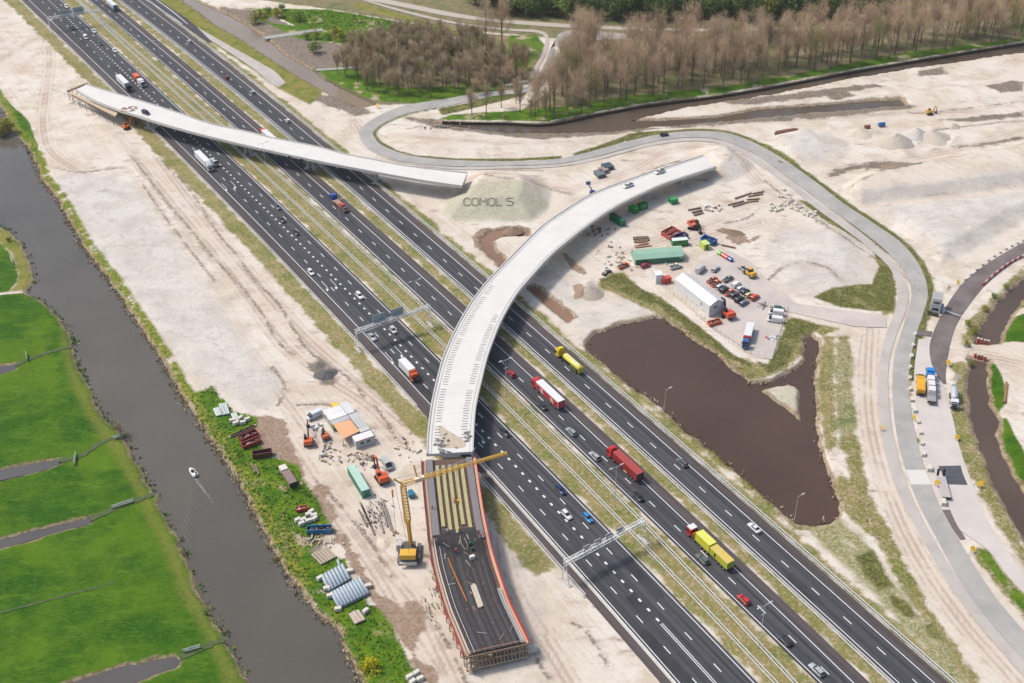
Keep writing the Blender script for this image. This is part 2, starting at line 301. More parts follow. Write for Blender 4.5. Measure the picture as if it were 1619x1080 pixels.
# material regions
CW = [strip_poly('LL', -4.2, 'LR', .9), strip_poly('ML', -.8, 'MR', 3.4), strip_poly('RL', -.9, 'RR', 3.2)]
def beside(line, a, b, i0=0, i1=None):    # a strip running a..b metres outside a road edge
    c = catmull(W(line), 5); d = np.gradient(c, axis=0); n_ = np.stack([d[:, 1], -d[:, 0]], 1); n_ /= np.linalg.norm(n_, axis=1)[:, None]
    if n_[len(c) // 2][1] < 0: n_ = -n_
    c, n_ = c[i0 * 5:i1], n_[i0 * 5:i1]; return np.vstack([c + n_ * a, (c + n_ * b)[::-1]])
REG = {
 'fringe': [beside(RIV_R[1:24], .6, 4.4)],
 'roadside': [beside(SR_R[16:31], -.3, 2.6), beside(SR_R[5:14], .2, 1.6)],
 'meadow': [[(-150,380),(0,384),(16,400),(28,431),(26,447),(13,461),(-150,480)],
            [(-150,480),(0,466),(43,462),(70,477),(91,498),(106,519),(115,537),(123,571),(140,607),(158,646),(187,680),(203,698),(218,729),(233,758),(249,784),(256,807),(278,843),(298,882),(309,916),(329,952),(353,999),(371,1030),(397,1077),(440,1200),(-150,1200)],
            [(1606,760),(1578,690),(1578,662),(1592,660),(1606,690),(1640,745),(1640,790)],[(1562,572),(1574,575),(1588,600),(1591,635),(1577,655),(1567,641),(1562,615)],
            [(1580,541),(1590,519),(1606,500),(1660,480),(1660,545),(1610,540)],[(1606,470),(1640,450),(1660,470),(1606,490)],
            [(0,150),(18,165),(45,190),(60,232),(72,265),(62,272),(49,241),(30,216),(14,200),(-4,165)]],
 'weeds': [[(300,625),(338,609),(350,630),(372,650),(405,660),(408,672),(372,690),(340,715),(320,690)],
            [(345,712),(370,690),(400,690),(425,720),(470,735),(480,760),(505,790),(520,840),(490,870),(545,885),(560,930),(600,965),(620,990),(650,1050),(690,1150),(620,1160),(571,1074),(545,1024),(530,986),(501,960),(475,925),(449,893),(423,845),(399,800),(376,755)],
            [(405,40),(440,20),(520,15),(700,45),(735,55),(640,62),(560,50),(480,45),(420,20)],[(380,12),(520,15),(720,55),(560,48)],
            [(505,112),(560,105),(640,140),(800,130),(790,155),(700,165),(600,160),(530,140)],
            [(690,188),(720,180),(850,172),(900,166),(1000,150),(1150,136),(1300,108),(1420,84),(1619,59),(1619,64),(1536,77),(1458,90),(1352,108),(1199,137),(1124,149),(1015,163),(945,176),(867,191),(800,190)],
            [(1548,872),(1560,868),(1604,926),(1680,1002),(1680,1050),(1600,945)],
            [(805,55),(850,55),(862,72),(830,110),(800,110)],[(420,35),(640,60),(540,70),(470,60)]],
 'forest': [[(505,112),(545,100),(560,72),(640,62),(735,60),(800,100),(840,110),(836,130),(790,150),(700,165),(600,160),(530,140)],
            [(800,190),(860,150),(880,120),(890,90),(880,60),(700,30),(560,-5),(330,-40),(280,-300),(2300,-400),(2300,10),(1700,45),(1536,77),(1352,108),(1199,137),(1124,149),(1015,163),(945,176),(867,191)],
            [(390,-300),(398,-2),(520,14),(700,44),(880,60),(880,-300)],
            [(700,45),(760,52),(850,60),(862,80),(838,120),(800,110),(760,70)]],
 'olive': [[(-100,340),(0,357),(18,368),(34,386),(46,413),(52,440),(42,458),(13,461),(26,447),(28,431),(16,400),(0,384),(-100,380)],
           [(98,512),(112,540),(120,575),(136,610),(155,650),(183,685),(199,700),(214,733),(229,762),(245,790),(274,850),(295,888),(305,920),(325,957),(349,1004),(367,1036),(393,1085),(360,1085),(338,1030),(315,985),(285,940),(272,900),(252,850),(225,800),(208,765),(188,725),(160,690),(138,655),(115,610),(104,570),(96,540)],
           [(55,255),(75,285),(100,318),(124,360),(146,398),(178,440),(206,486),(232,525),(262,570),(292,625),(318,668),(308,662),(280,630),(252,580),(226,530),(200,490),(170,444),(140,405),(115,366),(90,322),(62,285)],
           [(290,-10),(325,8),(380,45),(440,85),(490,120),(515,140),(490,165),(440,140),(400,110),(330,65),(270,25),(250,0)],
           [(560,1),(680,35),(760,55),(700,45),(560,12)]],
 'verge': [strip_poly('LR', 1.2, 'ML', -1.0), strip_poly('MR', 3.6, 'RL', -1.1),
           np.vstack([rd(LN['RR'], np.arange(-560, 330, 20.), 3.4), rd(LN['RR'], np.arange(-560, 330, 20.), 7.5)[::-1]]),
           np.vstack([rd(LN['LL'], np.arange(-560, 120, 20.), -12.), rd(LN['LL'], np.arange(-560, 120, 20.), -4.4)[::-1]])],
 'vergepx': [[(1345,530),(1348,600),(1352,680),(1375,770),(1415,860),(1470,960),(1540,1060),(1560,1100),(1535,1100),(1512,1060),(1446,962),(1393,870),(1350,780),(1326,690),(1320,600),(1322,530)],
             [(1300,530),(1322,530),(1320,600),(1326,690),(1310,720),(1297,690),(1292,620),(1292,577)],[(1316,764),(1330,745),(1358,772),(1396,850),(1384,852),(1340,815),(1328,800)],[(930,550),(1028,631),(1145,728),(1230,806),(1262,829),(1292,832),(1280,838),(1255,836),(1222,812),(1130,730),(1020,640),(945,575)],
             [(945,440),(985,430),(1010,455),(1045,470),(1070,495),(1110,520),(1160,562),(1195,572),(1220,580),(1240,500),(1300,512),(1325,520),(1300,530),(1290,525),(1270,528),(1268,560),(1245,585),(1190,602),(1140,568),(1090,528),(1050,503),(1000,478),(955,458)],
             [(1530,745),(1510,690),(1500,650),(1528,630),(1535,655),(1545,697),(1561,737),(1575,772),(1600,830),(1640,900),(1640,920),(1590,850),(1550,790)],
             [(1538,870),(1560,866),(1604,924),(1680,1000),(1680,1060),(1600,955),(1562,905)],
             [(1438,560),(1444,560),(1442,640),(1452,710),(1466,770),(1488,830),(1494,850),(1486,830),(1460,770),(1444,700),(1436,640)],
             [(1506,575),(1530,560),(1535,600),(1530,640),(1508,640)],[(1545,490),(1600,440),(1619,418),(1619,436),(1583,470),(1560,500),(1545,530),(1528,545),(1522,530)],
             [(1400,480),(1416,440),(1418,495),(1396,497)]],
 'moss': [[(700,318),(760,304),(860,303),(864,330),(840,350),(720,349),(700,338)],[(1200,615),(1248,603),(1266,615),(1270,667),(1238,641)]],
 'dkgrass': [[(1352,878),(1380,868),(1402,905),(1414,927),(1390,932),(1365,905)],[(1404,938),(1430,948),(1454,976),(1435,977),(1412,957)],[(1460,985),(1475,985),(1492,1012),(1470,1006)],[(1285,470),(1310,458),(1350,450),(1378,448),(1390,420),(1380,395),(1350,375),(1300,345),(1262,315),(1275,318),(1330,350),(1385,385),(1410,420),(1418,460),(1412,492),(1370,490),(1330,485)],
             [(945,442),(985,432),(1012,456),(1048,475),(1030,482),(990,465)],[(1045,495),(1095,525),(1160,575),(1195,590),(1190,600),(1140,566),(1080,522)],
             [(1195,570),(1215,575),(1240,520),(1250,500),(1300,515),(1285,525),(1262,540),(1245,575),(1215,592)],
             [(1010,455),(1060,480),(1115,522),(1160,560),(1190,575),(1188,582),(1150,565),(1100,530),(1050,492)],
             [(590,205),(600,222),(640,243),(720,250),(820,250),(888,246),(888,251),(800,255),(700,253),(630,247),(590,228),(583,212)],
             [(906,242),(960,225),(1010,208),(1090,204),(1160,212),(1210,240),(1280,292),(1400,385),(1455,430),(1470,480),(1462,480),(1448,438),(1395,394),(1275,300),(1205,248),(1155,218),(1090,209),(1015,214),(965,231),(910,247)],
             [(690,172),(760,158),(830,140),(850,130),(830,150),(760,168),(700,182)]],
 'grey': [[(72,285),(110,272),(195,272),(225,300),(262,345),(315,425),(365,500),(415,560),(450,600),(430,640),(385,655),(330,615),(240,530),(140,395),(95,320)],
          [(1200,400),(1240,362),(1310,352),(1368,390),(1378,440),(1330,465),(1270,465),(1215,440)],
          [(1375,332),(1480,318),(1619,300),(1780,270),(1780,292),(1619,345),(1540,392),(1490,412)],[(1360,322),(1480,310),(1619,294),(1700,284),(1700,262),(1619,272),(1480,296),(1362,308)],  # second outline: terrace slope, its shade put into greyer sand
          [(900,500),(930,480),(1000,470),(1030,495),(980,508),(925,540)],
          [(840,470),(880,440),(930,450),(925,500),(905,515)],[(770,800),(800,850),(830,950),(860,1000),(830,850),(790,790)],[(1220,222),(1280,205),(1330,235),(1300,255),(1240,250)]],
 'dark': [[(345,10),(420,18),(470,45),(560,40),(700,60),(730,75),(640,110),(560,105),(500,112),(440,80),(400,50),(360,28)],
          [(560,150),(640,140),(700,150),(760,130),(830,120),(800,150),(700,165),(600,165)],[(470,145),(530,152),(575,168),(590,178),(560,182),(500,160)],
          [(630,183),(680,188),(740,196),(830,205),(960,205),(1050,200),(1190,184),(1300,174),(1435,163),(1450,170),(1300,186),(1150,196),(1030,205),(950,214),(850,221),(760,210),(690,203)],
          [(1120,160),(1230,150),(1290,142),(1380,132),(1400,136),(1300,152),(1180,166)],[(1450,112),(1490,106),(1500,116),(1455,120)],
          [(1480,72),(1560,58),(1619,60),(1619,66),(1540,78),(1480,86)],[(870,190),(1100,150),(1100,156),(880,198)],
          [(1305,282),(1318,268),(1345,262),(1372,258),(1400,254),(1440,258),(1462,266),(1440,272),(1405,278),(1370,276),(1398,268),(1378,264),(1345,268),(1322,276)],[(1200,228),(1218,242),(1240,252),(1236,258),(1214,248)],[(1480,190),(1560,182),(1619,176),(1619,184),(1540,192)],[(1300,150),(1340,143),(1352,150),(1320,158)],[(1560,140),(1600,130),(1619,134),(1619,148),(1580,152)],[(1500,232),(1560,225),(1619,214),(1619,219),(1550,232)],
          [(452,846),(500,842),(522,858),(508,876),(470,874)],[(372,690),(402,690),(412,706),(385,713)],[(430,798),(450,794),(456,816),(438,823)],[(566,950),(602,955),(618,988),(592,992),(570,972)],[(343,702),(362,689),(402,671),(402,690),(368,707)],[(440,730),(452,728),(462,760),(450,764)],
          [(490,575),(505,568),(530,580),(536,598),(516,610),(498,595)]],
 'wet': [[(350,660),(420,655),(448,660),(460,690),(470,720),(480,752),(460,750),(440,722),(415,715),(400,690),(370,680)],
         [(486,775),(500,765),(520,772),(515,800),(530,815),(520,830),(505,815),(490,795)],[(505,800),(520,790),(530,810),(515,815)],[(520,830),(545,845),(570,880),(560,890),(540,870)],
         [(530,850),(555,860),(575,900),(592,930),(620,955),(640,960),(650,975),(670,965),(675,990),(655,1010),(660,1040),(690,1065),(710,1100),(680,1100),(650,1040),(630,1000),(600,970),(575,930)],
         [(636,955),(660,950),(675,965),(665,980),(640,975)],[(1145,375),(1165,365),(1185,378),(1200,372),(1195,382),(1165,388)],[(1390,260),(1420,256),(1430,270),(1400,275)],
         [(745,372),(760,362),(775,358),(765,375),(758,392),(750,392)],[(800,362),(820,355),(838,362),(830,368)],
         [(888,398),(897,402),(930,432),(922,436),(900,420)],[(905,452),(915,448),(925,470),(910,472)]],
 'flower': [[(70,285),(140,400),(235,535),(300,640),(350,718),(400,802),(450,894),(502,962),(548,1026),(575,1070),(560,1060),(530,1000),(500,975),(448,905),(395,808),(345,722),(290,635),(230,540),(130,402),(62,285)],
            [(440,820),(455,830),(480,880),(470,890),(450,860)],[(515,940),(530,975),(545,1000),(530,990)],[(565,1050),(590,1040),(600,1062),(580,1075)],[(1080,660),(1200,765),(1235,800),(1220,800),(1070,665)],[(640,28),(700,40),(730,52),(700,50)]],
 'daisy': [[(1280,838),(1325,816),(1365,848),(1405,908),(1450,968),(1510,1048),(1540,1085),(1500,1085),(1455,1022),(1395,957),(1345,902),(1300,862)],[(1322,540),(1345,540),(1350,680),(1330,690)]],
}
SOFT = {}
masks = {}
for k, polys in REG.items():
    m = np.full(X.shape, -12., np.float32)
    for pl in polys:
        pl = np.array(pl, float) if k in ('verge', 'roadside', 'fringe') else W(pl)
        m = np.maximum(m, sdf(X, Y, pl, 12.))
    kk = {'vergepx': 'verge', 'roadside': 'dkgrass', 'fringe': 'flower'}.get(k, k); masks[kk] = np.maximum(masks.get(kk, -12.), m)
wat = np.full(X.shape, -14., np.float32)
for k in SD: wat = np.maximum(wat, SD[k] + bankn)
masks['bank'] = wat
masks['trk'] = tr; masks['scr'] = scr
nx, ny = len(gx), len(gy)
me = bpy.data.meshes.new('ground')
ii = (np.arange(ny - 1)[:, None] * nx + np.arange(nx - 1)[None, :]).ravel()
quads = np.stack([ii, ii + 1, ii + 1 + nx, ii + nx], 1).astype(np.int32)
me.vertices.add(len(X)); me.vertices.foreach_set('co', np.stack([X, Y, Z], 1).astype(np.float32).ravel())
me.loops.add(quads.size); me.loops.foreach_set('vertex_index', quads.ravel())
me.polygons.add(len(quads)); me.polygons.foreach_set('loop_start', np.arange(0, quads.size, 4, dtype=np.int32))
me.polygons.foreach_set('use_smooth', np.ones(len(quads), bool))
me.update()
for k, m in masks.items():
    a = me.attributes.new('m_' + k, 'FLOAT', 'POINT'); a.data.foreach_set('value', m.astype(np.float32))
ground = obj('ground', me, kind='structure')
def hz(x, y):
    i = min(max(int(np.searchsorted(gx, x)) - 1, 0), nx - 2); j = min(max(int(np.searchsorted(gy, y)) - 1, 0), ny - 2)
    tx, ty = (x - gx[i]) / (gx[i + 1] - gx[i]), (y - gy[j]) / (gy[j + 1] - gy[j]); ZZ = Z.reshape(ny, nx)
    return float((ZZ[j, i] * (1 - tx) + ZZ[j, i + 1] * tx) * (1 - ty) + (ZZ[j + 1, i] * (1 - tx) + ZZ[j + 1, i + 1] * tx) * ty)
def onground(px, py):                        # the point of the terrain seen at a picture position
    z = 9.
    while z > -2:
        p = at(px, py, z)
        if hz(p.x, p.y) >= z: return p
        z -= .05
    return at(px, py, 0)

def ground_material():
    m = bpy.data.materials.new('ground_mix'); m.use_nodes = True
    n, l = m.node_tree.nodes, m.node_tree.links; b = n['Principled BSDF']
    b.inputs['Roughness'].default_value = .95; b.inputs['Specular IOR Level'].default_value = .15
    geo = n.new('ShaderNodeNewGeometry'); P = geo.outputs['Position']
    def noise(scale, det=6, vec=None, rough=.6):
        x = n.new('ShaderNodeTexNoise'); x.inputs['Scale'].default_value = scale; x.inputs['Detail'].default_value = det; x.inputs['Roughness'].default_value = rough
        l.new(vec or P, x.inputs['Vector']); return x.outputs['Fac']
    def math_(op, a, b_=None, c=None):
        x = n.new('ShaderNodeMath'); x.operation = op
        for i, v in enumerate((a, b_, c)):
            if v is None: continue
            if isinstance(v, (int, float)): x.inputs[i].default_value = v
            else: l.new(v, x.inputs[i])
        return x.outputs[0]
    def ramp(f, a, b_, interp=True):
        x = n.new('ShaderNodeMapRange'); x.interpolation_type = 'SMOOTHSTEP'
        x.inputs[1].default_value = a; x.inputs[2].default_value = b_; l.new(f, x.inputs[0]); return x.outputs[0]
    def mix(f, a, b_):
        x = n.new('ShaderNodeMix'); x.data_type = 'RGBA'
        if isinstance(f, (int, float)): x.inputs[0].default_value = f
        else: l.new(f, x.inputs[0])
        for i, v in ((6, a), (7, b_)):
            if isinstance(v, tuple): x.inputs[i].default_value = v
            else: l.new(v, x.inputs[i])
        return x.outputs[2]
    def attr(k):
        x = n.new('ShaderNodeAttribute'); x.attribute_name = 'm_' + k; return x.outputs['Fac']
    mp = n.new('ShaderNodeMapping'); mp.inputs['Rotation'].default_value = (0, 0, -HD); l.new(P, mp.inputs['Vector'])
    mp2 = n.new('ShaderNodeMapping'); mp2.inputs['Scale'].default_value = (.035, .9, 1); l.new(mp.outputs[0], mp2.inputs['Vector'])
    mp3 = n.new('ShaderNodeMapping'); mp3.inputs['Rotation'].default_value = (0, 0, R(-20)); mp3.inputs['Scale'].default_value = (.05, .8, 1); l.new(P, mp3.inputs['Vector'])
    big, mid, fin, grit = noise(.025, 6), noise(.16, 8), noise(.9, 8, None, .7), noise(5., 4, None, .75)
    strk, swipe = noise(1., 5, mp2.outputs[0]), noise(1., 6, mp3.outputs[0], .65)
    def mask(k, amp=5., w=.7, src=None, off=0.):
        f = math_('MULTIPLY_ADD', math_('SUBTRACT', src or math_('MULTIPLY_ADD', mid, .6, math_('MULTIPLY', fin, .4)), .5), amp, attr(k))
        return ramp(math_('ADD', f, off), -w, w)
    mp4 = n.new('ShaderNodeMapping'); mp4.inputs['Rotation'].default_value = (0, 0, -HD); mp4.inputs['Scale'].default_value = (.22, .6, 1); l.new(P, mp4.inputs['Vector'])
    patch, blot = noise(.07, 9, None, .68), noise(.33, 9, mp4.outputs[0], .72)
    fine2 = noise(2.2, 6, None, .75)
    def put(c, f, k, col): return mix(math_('MULTIPLY', f, k), c, pc(*col))
    # sand: pale sheets, scraped streaks, damp stains, clods
    c = mix(ramp(big, .38, .62), pc(229,216,200), pc(238,229,216))
    c = put(c, ramp(patch, .46, .60), .8, (214,197,177))
    c = put(c, ramp(patch, .60, .72), .7, (200,181,159))
    c = put(c, ramp(strk, .52, .70), .5, (206,189,173))
    c = put(c, ramp(strk, .44, .34), .5, (242,232,222))
    c = put(c, ramp(blot, .54, .66), .7, (194,176,159))
    c = put(c, ramp(blot, .61, .70), .75, (160,142,126))
    c = put(c, ramp(fin, .55, .70), .6, (203,186,170))
    c = put(c, ramp(fine2, .57, .69), .65, (168,152,136))
    c = put(c, ramp(fine2, .36, .26), .6, (245,238,230))
    c = put(c, ramp(grit, .60, .70), .45, (158,142,126)); c = put(c, ramp(grit, .38, .28), .5, (246,238,228))
    t = attr('trk')
    c = put(c, ramp(t, 4.2, 2.4), .6, (224,206,190))
    t = math_('ADD', t, math_('MULTIPLY', math_('SUBTRACT', fin, .5), 1.6))
    rut = math_('MULTIPLY', ramp(math_('ABSOLUTE', math_('SUBTRACT', t, .95)), .75, .1), ramp(patch, .36, .52))
    c = put(c, rut, .6, (176,158,142))
    rut2 = math_('MULTIPLY', ramp(math_('ABSOLUTE', math_('SUBTRACT', t, 2.9)), .5, .1), ramp(blot, .45, .56))
    c = put(c, rut2, .4, (166,150,134))
    # pale dredged sand, and the shade painted on the terrace slope
    wig = math_('MULTIPLY_ADD', math_('SUBTRACT', fin, .5), 3.4, attr('scr'))
    scratch = math_('MULTIPLY', ramp(wig, .9, .2), ramp(mid, .40, .50)); halo = math_('MULTIPLY', ramp(wig, 3., .8), ramp(blot, .46, .58))
    g = mix(ramp(patch, .40, .60), pc(229,221,211), pc(214,205,195))
    g = put(g, ramp(blot, .40, .30), .7, (238,233,227)); g = put(g, ramp(mid, .52, .64), .55, (198,190,182)); g = put(g, ramp(swipe, .56, .68), .25, (200,192,184))
    g = put(g, ramp(fin, .52, .66), .7, (190,182,174)); g = put(g, ramp(fine2, .56, .66), .8, (156,147,136)); g = put(g, ramp(fine2, .40, .30), .7, (240,236,231)); g = put(g, ramp(grit, .60, .70), .5, (150,142,132))
    g = put(g, ramp(blot, .58, .68), .6, (176,170,152)); g = put(g, ramp(patch, .60, .70), .5, (196,184,166))
    c = mix(mask('grey', 24., 4.5, math_('MULTIPLY_ADD', mid, .4, math_('MULTIPLY', patch, .6)), -1.), c, g)
    c = put(c, halo, .55, (186,170,154)); c = put(c, scratch, .8, (128,114,102))
    d = mix(ramp(fin, .35, .65), pc(116,104,92), pc(164,150,136)); d = put(d, ramp(mid, .5, .66), .5, (108,108,76)); d = put(d, ramp(fine2, .58, .68), .7, (196,186,174))
    c = mix(mask('dark', 13., 1.), c, d)
    w_ = mix(ramp(fin, .4, .6), pc(148,124,104), pc(176,152,132)); w_ = put(w_, ramp(fine2, .58, .68), .6, (204,186,168))
    c = mix(math_('MULTIPLY', mask('wet', 11., .5, math_('MULTIPLY_ADD', blot, .6, math_('MULTIPLY', mid, .4))), .95), c, w_)
    # woodland floor
    fo = mix(ramp(mid, .42, .64), pc(150,134,106), pc(112,120,68)); fo = put(fo, ramp(fin, .5, .64), .6, (158,142,118)); fo = put(fo, ramp(fine2, .54, .64), .6, (84,92,50)); fo = put(fo, ramp(patch, .52, .64), .6, (84,118,48))
    c = mix(mask('forest', 6., .8), c, fo)
    mo = mix(ramp(fin, .4, .6), pc(206,200,178), pc(182,180,152)); mo = put(mo, ramp(fine2, .56, .66), .6, (160,160,126))
    c = mix(math_('MULTIPLY', mask('moss', 8., 2.), .8), c, mo)
    # dry sparse verge grass: tufts over sand
    v = mix(ramp(mid, .40, .60), pc(154,140,86), pc(126,126,54)); v = put(v, ramp(fin, .5, .62), .6, (164,146,100)); v = put(v, ramp(fine2, .56, .66), .45, (98,98,44)); v = put(v, ramp(grit, .60, .68), .6, (196,182,148)); v = put(v, ramp(patch, .52, .62), .7, (98,118,30))
    vs = mix(math_('MULTIPLY', ramp(strk, .48, .66), .4), v, pc(170,152,112))
    c = mix(math_('MULTIPLY', mask('verge', 12., .9, math_('MULTIPLY_ADD', mid, .5, math_('MULTIPLY', patch, .5)), -.2), math_('ADD', .66, math_('MULTIPLY', ramp(fin, .38, .54), .34))), c, vs)
    dd = mix(ramp(fin, .42, .58), pc(130,132,78), pc(178,168,126)); dd = put(dd, ramp(patch, .54, .62), .8, (98,116,54)); dd = put(dd, ramp(patch, .42, .34), .7, (214,203,184)); dd = put(dd, ramp(fine2, .56, .63), .9, (226,222,208)); dd = put(dd, ramp(grit, .60, .66), .9, (232,228,216))
    c = mix(mask('daisy', 12., 1.6), c, dd)
    k_ = mix(ramp(fin, .38, .62), pc(86,90,46), pc(126,126,70)); k_ = put(k_, ramp(mid, .5, .62), .7, (152,146,94)); k_ = put(k_, ramp(fine2, .55, .65), .7, (66,72,36))
    c = mix(mask('dkgrass', 5., .7), c, k_)
    o = mix(ramp(fin, .35, .65), pc(132,128,60), pc(156,148,80)); o = put(o, ramp(mid, .45, .62), .8, (100,122,36)); o = put(o, ramp(fine2, .56, .66), .6, (184,170,116))
    c = mix(mask('olive', 3.6, 1.2), c, o)
    # meadow
    mp5 = n.new('ShaderNodeMapping'); mp5.inputs['Rotation'].default_value = (0, 0, R(-31)); mp5.inputs['Scale'].default_value = (.10, .34, 1); l.new(P, mp5.inputs['Vector'])
    mow, fib = noise(1., 7, mp5.outputs[0], .7), noise(6., 5, mp5.outputs[0], .7)
    e = mix(ramp(patch, .38, .62), pc(46,92,8), pc(76,114,14)); e = put(e, ramp(mow, .50, .66), .6, (98,132,30)); e = put(e, ramp(mow, .42, .30), .5, (36,86,8))
    e = put(e, ramp(fib, .52, .64), .6, (98,132,42)); e = put(e, ramp(fib, .46, .34), .6, (32,76,8)); e = put(e, ramp(fin, .58, .72), .5, (44,80,6)); e = put(e, ramp(fine2, .58, .70), .5, (96,134,48)); e = put(e, ramp(big, .5, .6), .45, (108,136,24))
    c = mix(mask('meadow', 3., .5), c, e)
    we = mix(ramp(mid, .40, .60), pc(70,112,16), pc(104,134,28)); we = put(we, ramp(fin, .52, .64), .6, (70,104,30)); we = put(we, ramp(fine2, .55, .66), .6, (146,158,76)); we = put(we, ramp(patch, .53, .62), .7, (150,142,92)); we = put(we, ramp(blot, .58, .68), .6, (160,150,112))
    we = put(we, ramp(patch, .56, .64), .8, (196,180,156)); we = put(we, ramp(blot, .62, .70), .8, (188,176,158))
    c = mix(mask('weeds', 7., .7), c, we)
    o2 = mix(ramp(fin, .4, .6), pc(110,124,46), pc(138,134,66)); o2 = put(o2, ramp(fine2, .56, .66), .6, (84,102,32))
    c = mix(math_('MULTIPLY', mask('olive', 4., 2.2), math_('MULTIPLY', ramp(attr('meadow'), -1., 4.), .85)), c, o2)
    y = mix(ramp(fin, .44, .56), pc(88,116,40), pc(152,148,58))
    c = mix(math_('MULTIPLY', mask('flower', 4., .9), ramp(mid, .36, .5)), c, y)
    # damp margin along the water
    bk = ramp(attr('bank'), -1.9, -.9); ed = mix(ramp(fin, .4, .6), pc(128,108,84), pc(186,164,134)); ed = put(ed, ramp(fine2, .55, .65), .7, (96,84,60))
    ed = put(ed, ramp(attr('forest'), -7., -3.), .85, (104,96,70))
    c = mix(math_('MULTIPLY', bk, .85), c, ed)
    c = mix(ramp(attr('bank'), -.5, .5), c, pc(96,78,64))
    l.new(c, b.inputs['Base Color'])
    bp = n.new('ShaderNodeBump'); bp.inputs['Strength'].default_value = .55; bp.inputs['Distance'].default_value = .35
    hgt = math_('ADD', math_('MULTIPLY', fin, .7), math_('MULTIPLY', grit, .35)); l.new(hgt, bp.inputs['Height']); l.new(bp.outputs[0], b.inputs['Normal'])
    return m
me.materials.append(ground_material())

# ------------------------------------------------------------------ water sheets
def water_mat(name, rgb, wave=.25, bump=.02, rough=.1):
    m = bpy.data.materials.new(name); m.use_nodes = True; n, l = m.node_tree.nodes, m.node_tree.links; b = n['Principled BSDF']
    b.inputs['Roughness'].default_value = rough; b.inputs['IOR'].default_value = 1.33
    geo = n.new('ShaderNodeNewGeometry'); no = n.new('ShaderNodeTexNoise'); no.inputs['Scale'].default_value = .022; no.inputs['Detail'].default_value = 6
    l.new(geo.outputs['Position'], no.inputs['Vector']); rp = n.new('ShaderNodeValToRGB'); l.new(no.outputs['Fac'], rp.inputs[0])
    c = pc(*rgb); e = rp.color_ramp.elements; e[0].position = .3; e[1].position = .7
    e[0].color = tuple(x * .84 for x in c[:3]) + (1,); e[1].color = tuple(x * 1.16 for x in c[:3]) + (1,)
    l.new(rp.outputs[0], b.inputs['Base Color'])
    n2 = n.new('ShaderNodeTexNoise'); n2.inputs['Scale'].default_value = wave * 4; n2.inputs['Detail'].default_value = 4
    l.new(geo.outputs['Position'], n2.inputs['Vector'])
    bp = n.new('ShaderNodeBump'); bp.inputs['Strength'].default_value = .3; bp.inputs['Distance'].default_value = bump
    l.new(n2.outputs['Fac'], bp.inputs['Height']); l.new(bp.outputs[0], b.inputs['Normal'])
    return m
WM = {'river': water_mat('river_water', (99,94,85), .3, .05), 'pond': water_mat('peat_water', (92,72,60), .2, .02), 'canal': water_mat('silty_water', (150,134,116), .3, .03),
      'canal_b': water_mat('canal_water', (100,88,76), .3, .012, .03), 'ditch': water_mat('ditch_water', (94,91,88), .3, .01), 'channel': water_mat('channel_water', (98,82,70), .2, .02), 'mud': water_mat('mud_water', (150,116,92), .2, .01, .3)}
from mathutils.geometry import tessellate_polygon
import mathutils
def grow(poly, d):
    P = np.array(poly); a = .5 * np.sum(P[:, 0] * np.roll(P[:, 1], -1) - np.roll(P[:, 0], -1) * P[:, 1]); s = 1 if a > 0 else -1; out = []
    for i in range(len(P)):
        e0 = P[i] - P[i - 1]; e1 = P[(i + 1) % len(P)] - P[i]
        n0 = np.array([e0[1], -e0[0]]) / (np.linalg.norm(e0) + 1e-9) * s; n1 = np.array([e1[1], -e1[0]]) / (np.linalg.norm(e1) + 1e-9) * s
        m = n0 + n1; m /= max(np.linalg.norm(m), .5); out.append(P[i] + m * d)
    return np.array(out)
def sheet(name, poly, z, mat, parent=None, **kw):
    me_ = bpy.data.meshes.new(name); vs = [Vector((p[0], p[1], z)) for p in poly]
    tri = [list(t) for t in tessellate_polygon([vs])]
    out = []
    for t in tri:
        a, b_, c_ = (vs[i] for i in t)
        out.append(t if (b_ - a).cross(c_ - a).z > 0 else t[::-1])
    me_.from_pydata(vs, [], out); me_.materials.append(mat); me_.update()
    return obj(name, me_, parent, **kw)
for k, (pl, lv) in WATERS.items():
    base = {'river': 'river', 'pond': 'pond', 'canal': 'canal', 'canal_b': 'canal', 'channel': 'channel', 'channel_b': 'channel'}.get(k, 'ditch')
    mk = 'mud' if k.startswith('mud') else ('ditch' if k.startswith('ditch') else ('channel' if k.startswith('channel') else k))
    sheet(base + '_water', grow(W(pl), .6 if k != 'canal_b' else .3), lv, WM[mk], kind='structure')
